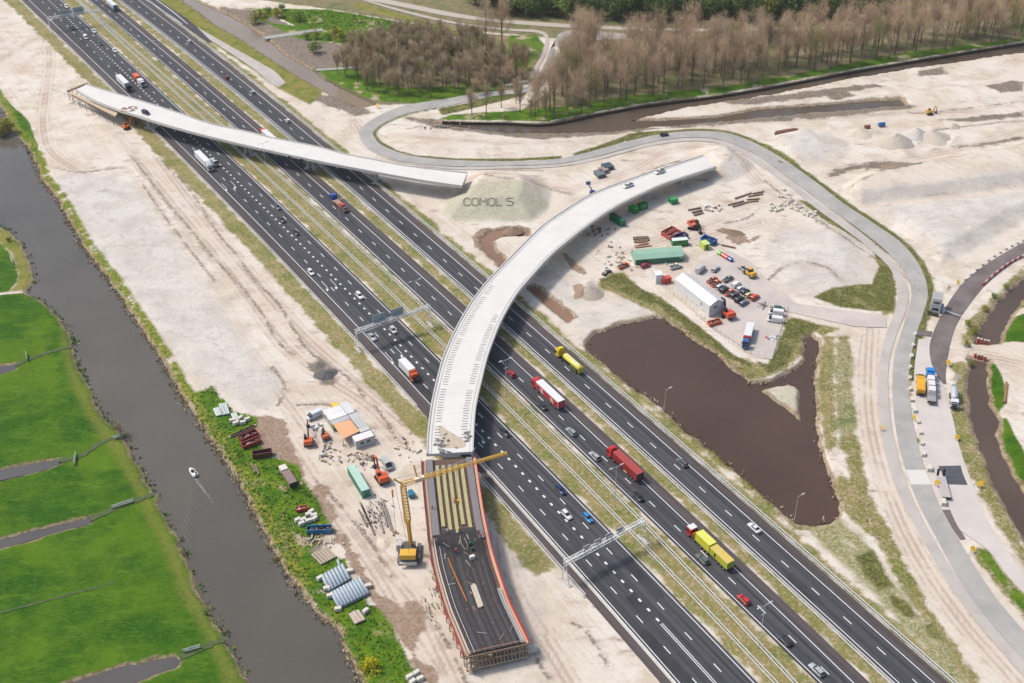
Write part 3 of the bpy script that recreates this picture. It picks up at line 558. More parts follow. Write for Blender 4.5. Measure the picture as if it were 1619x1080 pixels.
# ------------------------------------------------------------------ asphalt, concrete and other large surfaces
def asphalt(name, c0, c1, lane=True, lightstreak=(92,92,96)):
    if name in _mats: return _mats[name]
    m = bpy.data.materials.new(name); m.use_nodes = True; _mats[name] = m; n, l = m.node_tree.nodes, m.node_tree.links; b = n['Principled BSDF']
    b.inputs['Roughness'].default_value = .85; b.inputs['Specular IOR Level'].default_value = .25
    geo = n.new('ShaderNodeNewGeometry'); mp = n.new('ShaderNodeMapping'); mp.inputs['Rotation'].default_value = (0, 0, -HD); l.new(geo.outputs['Position'], mp.inputs['Vector'])
    m2 = n.new('ShaderNodeMapping'); m2.inputs['Scale'].default_value = (.008, .75, 1); l.new(mp.outputs[0], m2.inputs['Vector'])
    a = n.new('ShaderNodeTexNoise'); a.inputs['Scale'].default_value = 1; a.inputs['Detail'].default_value = 5; l.new(m2.outputs[0] if lane else geo.outputs['Position'], a.inputs['Vector'])
    if not lane: a.inputs['Scale'].default_value = .12
    r = n.new('ShaderNodeValToRGB'); l.new(a.outputs['Fac'], r.inputs[0]); e = r.color_ramp.elements
    e[0].position = .38; e[1].position = .60; e[0].color = pc(*c0); e[1].color = pc(*c1)
    g = n.new('ShaderNodeTexNoise'); g.inputs['Scale'].default_value = .35; g.inputs['Detail'].default_value = 8; g.inputs['Roughness'].default_value = .75; l.new(geo.outputs['Position'], g.inputs['Vector'])
    r2 = n.new('ShaderNodeMapRange'); r2.inputs[1].default_value = .5; r2.inputs[2].default_value = .75; r2.inputs[4].default_value = .5; l.new(g.outputs['Fac'], r2.inputs[0])
    mx = n.new('ShaderNodeMix'); mx.data_type = 'RGBA'; l.new(r2.outputs[0], mx.inputs[0]); l.new(r.outputs[0], mx.inputs[6]); mx.inputs[7].default_value = pc(*lightstreak)
    l.new(mx.outputs[2], b.inputs['Base Color']); return m
ASPH = asphalt('motorway_asphalt', (60,60,65), (82,82,86))
SHLD = asphalt('shoulder_asphalt', (82,75,76), (98,89,88), True, (104,96,94))
OLDR = asphalt('old_road_asphalt', (172,170,166), (188,184,178), False, (160,157,152))
PATHM = asphalt('path_concrete', (192,184,177), (204,196,188), False, (182,172,162))
NEWR = asphalt('fresh_road_asphalt', (112,102,100), (132,122,119), False, (146,134,128))
PADM = asphalt('paved_pad', (212,203,197), (221,212,205), False, (204,194,186))
YARD = asphalt('yard_paving', (203,192,184), (214,203,194), False, (192,180,170))
LINE = M('line_paint', (240,240,238), .6, .05, 2)
CONC = M('concrete_white', (233,230,224), .9, .05, .12)
CONC2 = M('concrete_grey', (206,203,197), .85, .07, .6)
GALV = M('galvanised_steel', (222,222,220), .45, .05, 2, .0)
WHITEP = M('white_painted_steel', (240,240,238), .4, .03, 1)
WOOD = M('raw_timber', (205,184,156), .85, .15, 3)
WOODD = M('weathered_timber', (150,126,106), .9, .2, 3)
RUST = M('rusty_steel', (128,82,66), .8, .25, 2.5)
DARK = M('dark_rubber', (38,38,40), .8, .1, 3)
BLACK = M('black_steel', (52,50,52), .6, .1, 2)
GLASS = M('tinted_glass', (34,44,52), .08, .05, 1, 0, 0, .8)
REDP = M('red_safety_mesh', (206,52,52), .6, .1, 2)
ORAN = M('orange_paint', (228,104,44), .4, .05, 1)
YEL = M('crane_yellow', (238,186,62), .45, .05, 1)
GREY = M('grey_steel', (150,152,156), .5, .1, 2)
def ribbon(name, Lp, Rp, z, mat, parent=None, **kw):
    vs = [(p[0], p[1], z) for p in Lp] + [(p[0], p[1], z) for p in Rp]; n = len(Lp)
    fs = []
    for i in range(n - 1):
        a, b_, c = Vector(vs[i]), Vector(vs[n + i]), Vector(vs[i + 1])
        q = (i, n + i, n + i + 1, i + 1); fs.append(q if (b_ - a).cross(c - a).z > 0 else q[::-1])
    return MB().add(vs, fs).build(name, mat, parent, **kw)
CWO = {}
for nm, lab, a, oa, b_, ob, sa, sb in (('left', 'wide dark carriageway nearest the river', 'LL', -.6, 'LR', .9, -4.1, None), ('middle', 'middle dark carriageway', 'ML', -.8, 'MR', .5, None, 3.4), ('right', 'right-hand dark carriageway', 'RL', -.9, 'RR', .5, None, 3.2)):
    o = ribbon('motorway_road', rd(LN[a], US, oa), rd(LN[b_], US, ob), .04, ASPH, label=lab, kind='structure'); CWO[nm] = o
    if sa: ribbon('hard_shoulder', rd(LN[a], US, sa), rd(LN[a], US, oa), .04, SHLD, o)
    if sb: ribbon('hard_shoulder', rd(LN[b_], US, ob), rd(LN[b_], US, sb), .04, SHLD, o)
    for e in (a, b_): ribbon('edge_line', rd(LN[e], US, -.12), rd(LN[e], US, .12), .046, LINE, o)
def flat(pts, z): return MB().add([(x, y, z) for x, y in pts], [tuple(range(len(pts)))])
dash_me = cached('dash', lambda: flat([(-1.5, -.14), (1.5, -.14), (1.5, .14), (-1.5, .14)], 0).mesh('lane_dash', [LINE]))
block_me = cached('blk', lambda: flat([(-.6, -.3), (.6, -.3), (.6, .3), (-.6, .3)], 0).mesh('lane_block', [LINE]))
arrow_me = cached('arr', lambda: MB().add([(-4, -.1, 0), (1.2, -.1, 0), (1.2, .1, 0), (-4, .1, 0), (1.2, -.1, 0), (2.6, -.75, 0), (2.8, -.55, 0), (1.2, .1, 0), (2.0, -.95, 0), (3.9, -1.25, 0), (3.0, .0, 0)], [(0, 1, 2, 3), (4, 5, 6, 7), (8, 9, 10)]).mesh('lane_arrow', [LINE]))
def dashes(line, ref, step, me_, name, parent, u0, u1, off=0):
    f = uof(*ref); k0, k1 = int((u0 - f) // step), int((u1 - f) // step)
    for k in range(k0, k1 + 1):
        u = f + k * step; p = rd(LN[line], np.array([u - 1, u, u + 1]), off); a = atan2(p[2][1] - p[0][1], p[2][0] - p[0][0])
        obj(name, me_, parent, (p[1][0], p[1][1], .048), a)
LN['MM'] = (LN['ML'] + LN['MR']) / 2; LN['RM'] = (LN['RL'] + LN['RR']) / 2
dashes('D1', (858, 810), 11.98, dash_me, 'lane_dash', CWO['left'], -470, 215)
dashes('D2', (926, 831), 11.99, dash_me, 'lane_dash', CWO['left'], -470, 215)
dashes('MM', (955, 706 + 20), 12, dash_me, 'lane_dash', CWO['middle'], -470, 215)
dashes('RM', (1034, 704), 12.01, dash_me, 'lane_dash', CWO['right'], -470, 215)
ub = uof(1046, 986)
dashes('BL', (985, 919), 4.0, block_me, 'lane_block', CWO['left'], -470, ub)
ue = np.arange(ub, 325, 5.)
for q in (-.28, .28): ribbon('solid_lane_line', rd(LN['BL'], ue, q - .11), rd(LN['BL'], ue, q + .11), .047, LINE, CWO['left'])
for px, py in ((515, 452), (529, 449), (617, 566), (632, 556), (356, 296), (370, 292), (760, 690), (745, 700)):
    p = at(px, py); obj('lane_arrow', arrow_me, CWO['left'], (p.x, p.y, .052), road_heading(px, py))
WT = asphalt('wheel_track_asphalt', (70,70,75), (88,88,91)); PT = asphalt('patched_asphalt', (58,58,62), (70,70,74), False)
for road, a, b in (('left', 'LL', 'D1'), ('left', 'D1', 'BL'), ('left', 'BL', 'D2'), ('left', 'D2', 'LR'), ('middle', 'ML', 'MM'), ('middle', 'MM', 'MR'), ('right', 'RL', 'RM'), ('right', 'RM', 'RR')):
    LN['c_'] = (LN[a] + LN[b]) / 2
    for o in (-.85, .85): ribbon('wheel_track', rd(LN['c_'], US, o - .32), rd(LN['c_'], US, o + .32), .0435, WT, CWO[road])
for road, a, px, py, L_, o0, o1 in (('left', 'D2', 985, 890, 16, .3, 3.3), ('left', 'BL', 1010, 935, 10, -3, .0), ('left', 'LL', 655, 600, 30, .2, 3.2), ('left', 'D1', 170, 105, 24, .2, 3.4), ('middle', 'MM', 720, 505, 14, .2, 3.2), ('right', 'RM', 620, 355, 20, -3.2, -.2), ('right', 'RL', 1250, 905, 12, .2, 3), ('left', 'LL', 1010, 1000, 22, .3, 3.2)):
    u = uof(px, py); uu = np.array([u, u + L_ / 2, u + L_]); ribbon('asphalt_patch', rd(LN[a], uu, o0), rd(LN[a], uu, o1), .0448, PT, CWO[road])
# slip road joining at the far right of the motorway
def strip_px(name, Lq, Rq, z, mat, n=6, **kw):
    return ribbon(name, catmull(W(Lq), n), catmull(W(Rq), n), z, mat, **kw)
slip = strip_px('slip_road', [(221,-6),(256,19),(289,40),(330,68)], [(244,-6),(272,14),(300,33),(335,66)], .036, ASPH, kind='structure')
for d in (0, 8): strip_px('edge_line', [(224+d*2.2,-4),(258+d*1.7,18),(288+d,38)], [(225.5+d*2.2,-4),(259.5+d*1.7,18),(289+d,38)], .05, LINE, parent=slip)
strip_px('old_road', [(286,34),(340,68),(400,108),(424,128),(440,138)], [(296,34),(352,66),(420,104),(438,116),(452,131)], .02, PATHM, kind='structure')
# service road (grey) with the paler cycle path beside it
strip_px('service_road', SR_L, SR_R, .03, OLDR, kind='structure')
strip_px('cycle_path', CP_I, CP_O, .024, PATHM, kind='structure')
strip_px('zebra_plateau', [(1432,743),(1440,766)], [(1463,743),(1473,766)], .036, M('pale_plateau', (226,223,216), .8, .03, .5), 2, kind='structure')
strip_px('fresh_road', FR_L, FR_R, .03, NEWR, kind='structure')
strip_px('fresh_road_stub', [(1446,522),(1474,524)], [(1446,530),(1472,532)], .026, NEWR, 2, kind='structure')
strip_px('paved_pad', [(1452,536),(1446,580),(1446,620),(1452,670),(1464,730),(1476,775),(1504,826),(1562,870),(1606,925),(1690,1000)], [(1472,536),(1476,572),(1492,612),(1506,660),(1518,710),(1534,755),(1560,820),(1606,890),(1650,950),(1720,1010)], .02, PADM, kind='structure')
strip_px('dark_patch', [(1483,737),(1489,748),(1499,766)], [(1519,736),(1522,748),(1530,767)], .026, M('dark_slabs', (86,88,94), .7, .12, .4), 2, kind='structure')
strip_px('brown_patch', [(1488,806),(1502,830),(1518,853)], [(1502,806),(1512,828),(1527,852)], .026, M('brown_slabs', (120,106,104), .7, .12, .4), 2, kind='structure')
sheet('yard_paving', W([(1092,432),(1105,412),(1150,395),(1185,412),(1225,455),(1260,480),(1400,500),(1402,518),(1350,516),(1242,492),(1228,540),(1222,568),(1196,566),(1172,548),(1128,520),(1140,490),(1090,455)]), .012, YARD, kind='structure')
# park roads far off
for L_, R_ in (([(500,-12),(600,4),(700,24),(770,34),(840,40),(900,44),(1000,48),(1120,50),(1250,48),(1420,40)], [(520,-12),(610,-1),(705,18),(772,29),(840,34),(900,38),(1000,43),(1120,45),(1250,43),(1420,34)]),
               ([(545,-8),(640,20),(720,38),(800,48),(850,52),(862,62),(858,82),(846,105),(836,128)], [(552,-8),(642,17),(722,35),(800,45),(852,48),(868,60),(864,84),(851,108),(842,130)]),
               ([(800,133),(850,122),(880,112),(892,96)], [(800,137),(852,127),(884,116),(896,97)])):
    strip_px('park_road', L_, R_, .03, M('park_paving', (196,186,172), .9, .06, .4), kind='structure')
for L_, R_ in (([(415,58),(450,53),(510,44)], [(420,62),(455,57),(512,48)]), ([(500,109),(560,105),(640,96),(690,84)], [(500,112),(560,108),(640,99),(690,87)]), ([(935,118),(964,113)], [(935,120),(964,115)])):
    strip_px('narrow_ditch', L_, R_, .0, M('ditch_sheen', (176,172,162), .3, .05, .4), 3, kind='structure')

# ------------------------------------------------------------------ guard rails
def guard_rail(label, line, off, u0, u1, double=True, group='guard rails along the motorway'):
    t = thing('guard_rail', label, 'guard rail', group=group); us = np.arange(u0, u1, 8.)
    c = rd(LN[line], us, off); e = MB()
    for s in ((-.42, .42) if double else (0,)):
        b = MB(); a_ = rd(LN[line], us, off + s - .07); b_ = rd(LN[line], us, off + s + .07)
        b.loft([[(p[0], p[1], .48), (q[0], q[1], .48), (q[0], q[1], .8), (p[0], p[1], .8)] for p, q in zip(a_, b_)])
        b.build('rail_beam', WHITEP, t)
    up = np.arange(u0, u1, 4.); cp_ = rd(LN[line], up, off)
    for p in cp_: e.box(p[0] - .07, p[0] + .07, p[1] - .07, p[1] + .07, -.1, .75)
    if double:
        for p, q in zip(rd(LN[line], up, off - .42), rd(LN[line], up, off + .42)): e.bar((p[0], p[1], .62), (q[0], q[1], .62), .06)
    e.build('post', GALV, t, kind='stuff')
guard_rail('long double guard rail on the river side of the widest carriageway', 'LL', -4.6, -480, uof(676, 655), True)
guard_rail('double guard rail beside the brown shoulder below the formwork', 'LL', -4.5, uof(735, 735), uof(948, 963), True)
guard_rail('double guard rail in the grass strip, the one nearer the widest carriageway', 'G1', 0, -480, 325)
guard_rail('double guard rail in the grass strip, the one nearer the middle carriageway', 'G2', 0, -480, 325)
guard_rail('double guard rail between the middle and the right-hand carriageway', 'RL', -1.9, -480, 325)
guard_rail('double guard rail on the outer edge of the right-hand carriageway by the brown pond', 'RR', 3.9, -480, 325)
t = thing('concrete_barrier', 'white concrete barrier along the widest carriageway near the formwork', 'barrier')
ua = np.arange(uof(748, 716), 325, 6.)
for i in range(len(ua) - 1):
    p, q = rd(LN['LL'], np.array([ua[i], ua[i + 1] - .06]), -1.25); v = Vector((q[0] - p[0], q[1] - p[1], 0)); n_ = Vector((-v.y, v.x, 0)).normalized()
    MB().loft([[Vector((r[0], r[1], 0)) + n_ * a + Vector((0, 0, z)) for a, z in ((-.38, 0), (.38, 0), (.16, .85), (-.16, .85))] for r in (p, q)]).build('barrier_block', CONC, t)

# ------------------------------------------------------------------ gantries and lamp posts
def gantry(label, l, r, h, signs, boxes=0):
    a, b = at(*l), at(*r); d = b - a; Lg = d.length; t = thing('sign_gantry', label, 'gantry', (a.x, a.y, 0), atan2(d.y, d.x), 'sign gantries over the widest carriageway')
    for x in (0, Lg):
        for s in (-1, 1): MB().tube((x, s * 1.7, -.3), (x, s * .25, h), .16, .13, 6).build('leg', WHITEP, t)
        MB().bar((x, -.8, h * .5), (x, .8, h * .5), .12).build('leg_brace', WHITEP, t)
        MB().box(x - .5, x + .5, -2.3, 2.3, -.2, .12).build('footing', CONC2, t)
    n = int(Lg / 2.2)
    for y, z in ((-.55, h), (.55, h), (-.55, h + 1.1), (.55, h + 1.1)): MB().bar((-.4, y, z), (Lg + .4, y, z), .2).build('chord', WHITEP, t)
    w = MB()
    for i in range(n + 1):
        x = Lg * i / n; w.bar((x, -.55, h), (x, -.55, h + 1.1), .1); w.bar((x, .55, h), (x, .55, h + 1.1), .1); w.bar((x, -.55, h + 1.1), (x, .55, h + 1.1), .1)
        if i < n:
            x2 = Lg * (i + 1) / n; w.bar((x, -.55, h if i % 2 else h + 1.1), (x2, -.55, h + 1.1 if i % 2 else h), .1); w.bar((x, .55, h if i % 2 else h + 1.1), (x2, .55, h + 1.1 if i % 2 else h), .1); w.bar((x, -.55, h + 1.1), (x2, .55, h + 1.1), .1)
    w.build('lattice', WHITEP, t)
    for f0, f1, hh in signs:
        s = MB().box(Lg * f0, Lg * f1, .9, 1.05, h - .2, h + hh).build('sign_panel', M('sign_back', (168,186,190), .5, .06, .8), t)
        MB().box(Lg * f0 + .2, Lg * f1 - .2, .8, .9, h + .5, h + .7).build('sign_rail', GALV, s); MB().box(Lg * f0 + .2, Lg * f1 - .2, .8, .9, h + hh - .8, h + hh - .6).build('sign_rail', GALV, s)
    for f in [(.28, .42, .56, .7)[i] for i in range(boxes)]:
        s = MB().box(Lg * f - 1.1, Lg * f + 1.1, .7, 1.1, h - .1, h + 1.7).build('matrix_sign', GREY, t)
        MB().box(Lg * f - 1.3, Lg * f + 1.3, .6, .68, h + .3, h + .4).build('sign_rail', GALV, s)
    return t
gantry('white lattice gantry with two grey sign backs by the curved viaduct', (566, 553), (680, 513), 7.0, [(.24, .41, 3.9), (.49, .66, 3.7)])
gantry('white lattice gantry with four small signs in front of the yellow truck', (893.7, 920), (1017, 853), 6.7, [], 4)
gantry('far white lattice gantry with two grey sign backs at the top left', (80.4, 50), (162, 37), 7.0, [(.22, .42, 3.7), (.5, .7, 3.9)])
def lamp(px, py, h, label, double=True, rz=None):
    p = at(px, py); rz = road_heading(px, py) + pi / 2 if rz is None else rz
    t = thing('street_lamp', label, 'street lamp', (p.x, p.y, 0), rz, 'street lamps along the motorway')
    MB().tube((0, 0, -.2), (0, 0, h), .1, .05, 6).build('pole', GALV, t)
    for s in ((-1, 1) if double else (1,)):
        a = MB().tube((0, 0, h - .25), (s * 1.5, 0, h), .06, .05, 5).build('arm', GALV, t)
        MB().tap((s * 1.9 - .6, s * 1.9 + .6, -.18, .18), h - .05, (s * 1.9 - .5, s * 1.9 + .5, -.12, .12), h + .12).build('lamp_head', M('lamp_housing', (226,228,228), .4, .03, 1), a)
    if h > 15: MB().bar((-.8, 0, h - 3.2), (.8, 0, h - 3.2), .1).build('sensor_arm', GALV, t)
for px, py, h, lab, db in ((659, 484, 11, 'double street lamp just above the gantry with two grey sign backs', True), (800.6, 632, 16, 'tall double street lamp beside the curved viaduct and the small red car', True),
    (972, 800, 15, 'double street lamp next to the red container truck', True), (1199.5, 1024, 15.5, 'double street lamp below the bright red car', True),
    (1048.5, 672, 14, 'single street lamp standing beside the brown pond at its middle', False), (1256, 822, 9, 'single street lamp at the lower tip of the brown pond', False),
    (537, 345, 8.5, 'street lamp in the strip next to the blue flatbed truck', True), (420, 262, 11, 'street lamp below the straight viaduct at its middle', True), (325, 154, 10, 'double street lamp in the strip just beyond the straight viaduct', True),
    (254, 92, 10, 'double street lamp in the strip below the far gantry', True), (655, 301, 7, 'thin lamp post in front of the right end of the straight viaduct', False), (556, 208, 8, 'street lamp beside the bend of the grey service road', False),
    (1358, 560, 8, 'lone lamp post beside the sand track east of the pond', False)):
    lamp(px, py, h, lab, db)

# ------------------------------------------------------------------ viaducts
def resample(P, n):
    P = np.array(P); d = np.r_[0, np.cumsum(np.linalg.norm(np.diff(P, axis=0), axis=1))]; q = np.linspace(0, d[-1], n)
    return np.stack([np.interp(q, d, P[:, k]) for k in range(P.shape[1])], 1)
def edge3(pts):                       # (px, py, z) -> smooth world polyline
    return catmull([tuple(at(*p)) for p in pts], 6)
def frame(Lq, Rq, n): return resample(edge3(Lq), n), resample(edge3(Rq), n)
def section(Lp, Rp, prof):            # prof: list of (across in m from the left edge when >=0, from the right edge when None...)
    w = Rp - Lp; wl = np.linalg.norm(w[:2]); w = w / wl
    return [tuple(Lp + w * (f * wl + o) + np.array([0, 0, z])) for f, o, z in prof]
DECKP = [(0, 0, 0), (1, 0, 0), (1, 0, -.85), (1, -.35, -.95), (.73, 0, -.85), (.68, 0, -1.9), (.32, 0, -1.9), (.27, 0, -.85), (0, .35, -.95), (0, 0, -.85)]
def rail_on(Lp, Rp, f, o0, o1, z0, z1):
    return MB().loft([section(a, b, [(f, o0, z0), (f, o1, z0), (f, o1, z1), (f, o0, z1)]) for a, b in zip(Lp, Rp)])
# straight viaduct: its upper edge is 'L', the lower 'R'
A_U = [(137,133,7),(162,141,7.2),(211,155.6,7.4),(239,164,7.5),(288,180,7.5),(331,194.8,7.5),(387,206.7,7.5),(429,217,7.5),(500,231,7.5),(540,241.9,7.5),(592,252,7.4),(644,262,7.3),(703,269,7.2),(739,273,7.1)]
A_D = [(120,143,7),(150,160,7.2),(190,175.5,7.4),(212,182,7.5),(262,198,7.5),(315,212.5,7.5),(370,226,7.5),(408,234.8,7.5),(478,250,7.5),(540,262.5,7.5),(599,273.5,7.4),(658,284,7.3),(700,290.5,7.2),(730,294.5,7.1)]
AL, AR = frame(A_U, A_D, 60)
via = thing('straight_viaduct', 'long straight unfinished white concrete viaduct crossing all carriageways', 'viaduct')
MB().loft([section(a, b, DECKP) for a, b in zip(AL, AR)]).build('deck', CONC, via)
for f, o in ((0, 0.02), (1, -.42)): rail_on(AL, AR, f, o, o + .4, .0, .28).build('parapet_edge', CONC2, via)
for f, o in ((0, .75), (1, -.85)): rail_on(AL, AR, f, o, o + .1, .0, .05).build('drain_gutter', GREY, via)
for i in range(1, 30):
    k = i * 2; s = .02
    rail_on(AL[k:k + 2], AL[k:k + 2] + (AR[k:k + 2] - AL[k:k + 2]) * 1.0, 1, .0, .03, -.86, -.0)
def pier(parent, p, rz, h, w=2.0, l=4.5):
    b = MB(); n = 16
    b.loft([[(cos(2 * pi * i / n) * l / 2 * k, sin(2 * pi * i / n) * w / 2 * k, z) for i in range(n)] for z, k in ((-.4, .92), (h * .6, .92), (h, 1.08))], 0, True); o = b.build('pier', CONC2, parent, (p[0], p[1], 0), rz)
    MB().box(-l * .8, l * .8, -w, w, -.5, .12).build('footing', CONC2, o)
for px, py in ((236, 203), (399, 247), (596, 288), (497, 268)):
    p = at(px, py - 3); k = int(np.argmin(np.linalg.norm((AL + AR)[:, :2] / 2 - np.array(p[:2]), axis=1))); c = (AL[k] + AR[k]) / 2; d = AR[k] - AL[k]
    q = np.array(p[:2]) * .75 + c[:2] * .25
    pier(via, q, atan2(d[1], d[0]), 5.6, 1.8, 2.6)
    pier(via, q + (c[:2] - q) * 1.7, atan2(d[1], d[0]), 5.6, 1.8, 2.6)
for px, py in ((458, 243.5), (477, 248)): 
    p = at(px, py + 5, 6.6); MB().box(-.6, .6, -.35, .35, -.6, .5).build('cable_box', BLACK, via, p)
# formwork gantry still fixed to the left end of the straight viaduct
fw = thing('formwork_scaffold', 'timber formwork and scaffold under the left end of the straight viaduct', 'scaffold')
f0, f1 = frame([(107,142,5.6),(150,163,5.7),(186,178.5,5.8)], [(113,149,5.2),(152,169,5.3),(182,184,5.4)], 14)
MB().loft([[tuple(a), tuple(b), tuple(b + np.array([0, 0, -.5])), tuple(a + np.array([0, 0, -.5]))] for a, b in zip(f0, f1)]).build('walkway', WOOD, fw)
for i in range(13): MB().loft([[tuple(f1[k] + np.array([0, 0, z])) for z in (-.9, -.0)] + [tuple(f1[k] + np.array([.12, -.12, z])) for z in (0., -.9)] for k in (i, i + 1)]).build('edge_board', WOODD, fw)
e0, e1 = np.array(at(107, 142, 5.4)), np.array(at(138, 131, 5.4))
for i in range(6):
    q = e0 + (e1 - e0) * i / 5; MB().box(-.12, .12, -.12, .12, -.2, 5.6).build('post', WOODD, fw, (q[0], q[1], 0))
for i in range(0, 14, 2): MB().box(-.1, .1, -.1, .1, -.3, f1[i][2] - .5).build('post', GREY, fw, (f1[i][0], f1[i][1], 0))
e0, e1 = np.array(at(105, 144, 5.8)), np.array(at(137, 131, 5.8)); dd = e1 - e0
MB().box(0, float(np.linalg.norm(dd)), -1.2, .0, -.3, .2).build('end_platform', WOODD, fw, tuple(e0), atan2(dd[1], dd[0]))
# curved viaduct: outer (left) edge and inner (right) edge, dropping to the embankment
B_L = [(674,718,7.2),(675,690,7.3),(679,655,7.4),(683,630,7.4),(690.4,598.6,7.5),(697,573.4,7.5),(706,549.7,7.5),(719.3,520.8,7.5),(732.6,496.3,7.5),(749,471,7.5),(771,443,7.5),(800,413,7.4),(852,361,7.2),(888,335,7),(937.5,305.4,6.7),(992,284.6,6.3),(1028,271.7,6),(1062,261.3,5.7),(1111,245.1,5.3)]
B_R = [(748.5,714,7.2),(749.5,690,7.3),(751,662,7.4),(754,637,7.4),(763.8,594,7.5),(770.5,567,7.5),(778.6,543,7.5),(793.4,507,7.5),(815.6,468,7.5),(839.4,439,7.5),(870,405.5,7.5),(895,384,7.4),(928,358,7.2),(960,336,7),(994,317,6.7),(1040,295.5,6.3),(1075,283,6),(1105,273.5,5.7),(1133,264.5,5.3)]
BL_, BR_ = frame(B_L, B_R, 110)
vib = thing('curved_viaduct', 'sweeping curved unfinished white concrete viaduct over the motorway', 'viaduct')
MB().loft([section(a, b, DECKP) for a, b in zip(BL_, BR_)]).build('deck', CONC, vib)
rail_on(BL_, BR_, 0, .02, .5, 0, .3).build('parapet_edge', CONC2, vib); rail_on(BL_, BR_, 1, -.5, -.02, 0, .3).build('parapet_edge', CONC2, vib)
for o in (1.35, 1.6): rail_on(BL_, BR_, 0, o, o + .08, 0, .04).build('drain_gutter', GREY, vib)
rail_on(BL_, BR_, 1, -1.2, -1.1, 0, .08).build('drain_gutter', GREY, vib)
# starter bars sticking out of the deck in two rows on the lower half
bar_ = cached('stub', lambda: MB().box(-.9, .9, -.06, .06, .0, .16).mesh('starter_bar', [M('starter_bar_grey', (194,188,180), .8)]))
for k in np.arange(2, 46, .62):
    i = int(k); f = k - i; a = BL_[i] * (1 - f) + BL_[i + 1] * f; b = BR_[i] * (1 - f) + BR_[i + 1] * f; w = (b - a); wl = np.linalg.norm(w[:2]); w = w / wl
    an = atan2(w[1], w[0])
    if k < 44 and rng.rand() < .93: obj('starter_bar', bar_, vib, tuple(a + w * (3.0 + rng.rand() * .2) + np.array([0, 0, .02])), an + rng.uniform(-.12, .12))
    if 3 < k < 36 and rng.rand() < .9: obj('starter_bar', bar_, vib, tuple(b - w * (2.9 + rng.rand() * .3 - (k - 10) * .01) + np.array([0, 0, .02])), an + rng.uniform(-.2, .2))
for k in (56, 74, 92, 101, 38, 22, 8):
    d = BR_[k] - BL_[k]; c = (BL_[k] + BR_[k]) / 2; pier(vib, c[:2] + d[:2] * .18, atan2(d[1], d[0]), BL_[k][2] - 1.9, 1.8, 2.6); pier(vib, c[:2] - d[:2] * .18, atan2(d[1], d[0]), BL_[k][2] - 1.9, 1.8, 2.6)
JNT = M('pour_joint', (204,200,194), .9)
for k in range(6, 108, 7): MB().loft([section(p, q_, [(0, .6, .0), (1, -.6, .0), (1, -.6, .012), (0, .6, .012)]) for p, q_ in ((BL_[k], BR_[k]), (BL_[k] * .985 + BL_[k + 1] * .015, BR_[k] * .985 + BR_[k + 1] * .015))][:2]).build('pour_joint', JNT, vib)
for k in range(4, 58, 5): MB().loft([section(p, q_, [(0, .6, .0), (1, -.6, .0), (1, -.6, .012), (0, .6, .012)]) for p, q_ in ((AL[k], AR[k]), (AL[k] * .97 + AL[k + 1] * .03, AR[k] * .97 + AR[k + 1] * .03))]).build('pour_joint', JNT, via)
# raw patch where deck meets formwork
k0 = 0
bq = lambda k, f: BL_[k] * (1 - f) + BR_[k] * f
P_ = list(catmull([bq(1, .42), bq(1, .62), bq(1, .8), bq(2, .83), bq(3, .74), bq(4, .58), bq(5, .42), bq(6, .27), bq(5, .24), bq(3, .3), bq(2, .36)], 4))
MB().add([tuple(p + np.array([0, 0, .03])) for p in P_], [tuple(range(len(P_)))]).build('sand_patch', M('site_sand', (206,190,168), .95, .12, 1), vib)
# ------------------------------------------------------------------ formwork section of the curved viaduct
C_L = [(667.5,727,7.0),(668.5,750,7.0),(671,780,6.9),(675,820,6.7),(679,860,6.5),(685,896,6.3),(694,930,6.1),(704,963,5.9),(715,990,5.8),(734,1036,5.6)]
C_R = [(750,722,7.0),(753,745,7.0),(757,772,6.9),(764,815,6.7),(771,848,6.5),(779,880,6.3),(791,917,6.1),(803,950,5.9),(816,977,5.8),(834,1014,5.6)]
CL_, CR_ = frame(C_L, C_R, 50)
fs = thing('viaduct_formwork', 'half built viaduct end on timber formwork with red side screens', 'formwork')
def cs(name, f0, f1, z0, z1, mat, i0=0, i1=50, o0=0, o1=0):
    return MB().loft([section(a, b, [(f0, o0, z0), (f1, o1, z0), (f1, o1, z1), (f0, o0, z1)]) for a, b in zip(CL_[i0:i1], CR_[i0:i1])]).build(name, mat, fs)
DECKD = M('rebar_mat', (62,58,60), .8, .25, 1.2); BROWN = M('shuttering_ply', (104,82,72), .8, .2, 1.5); LILAC = M('steel_shutter', (134,129,132), .6, .12, .8)
OLIVE = M('void_former', (184,178,128), .75, .12, 1.2); PINK = M('walkway_boards', (222,178,150), .85, .12, 2.5)
cs('platform', .0, 1., -1.3, -.7, WOODD); cs('walkway', -.02, .062, -.7, -.45, PINK); cs('walkway', .972, 1.02, -.7, -.5, PINK)
cs('shuttering_floor', .065, .965, -.9, -.45, BROWN)
cs('side_shutter', .07, .195, -.45, .0, LILAC, 0, 22); cs('side_shutter', .835, .955, -.45, .0, LILAC, 0, 24)
cs('edge_former', .2, .212, -.45, .12, BLACK, 0, 22)
rm = cs('rebar_mat', .14, .90, -.45, -.06, DECKD, 20, 50)
for j in range(5):
    f = .245 + j * .117; r = cs('void_former', f, f + .062, -.45, .02 - .0, OLIVE, 2, 20 + (j % 3)); 
    cs('rib_seam', f + .072, f + .084, -.45, -.2, RUST, 2, 20)
for f in (.16, .905, .925): cs('screed_rail', f, f + .007, -.1, .14, GALV, 24 if f < .5 else 36, 50)
cs('edge_kerb', .075, .098, -.5, .1, CONC2, 22, 50); cs('edge_kerb', .945, .962, -.5, .1, CONC2, 36, 50)
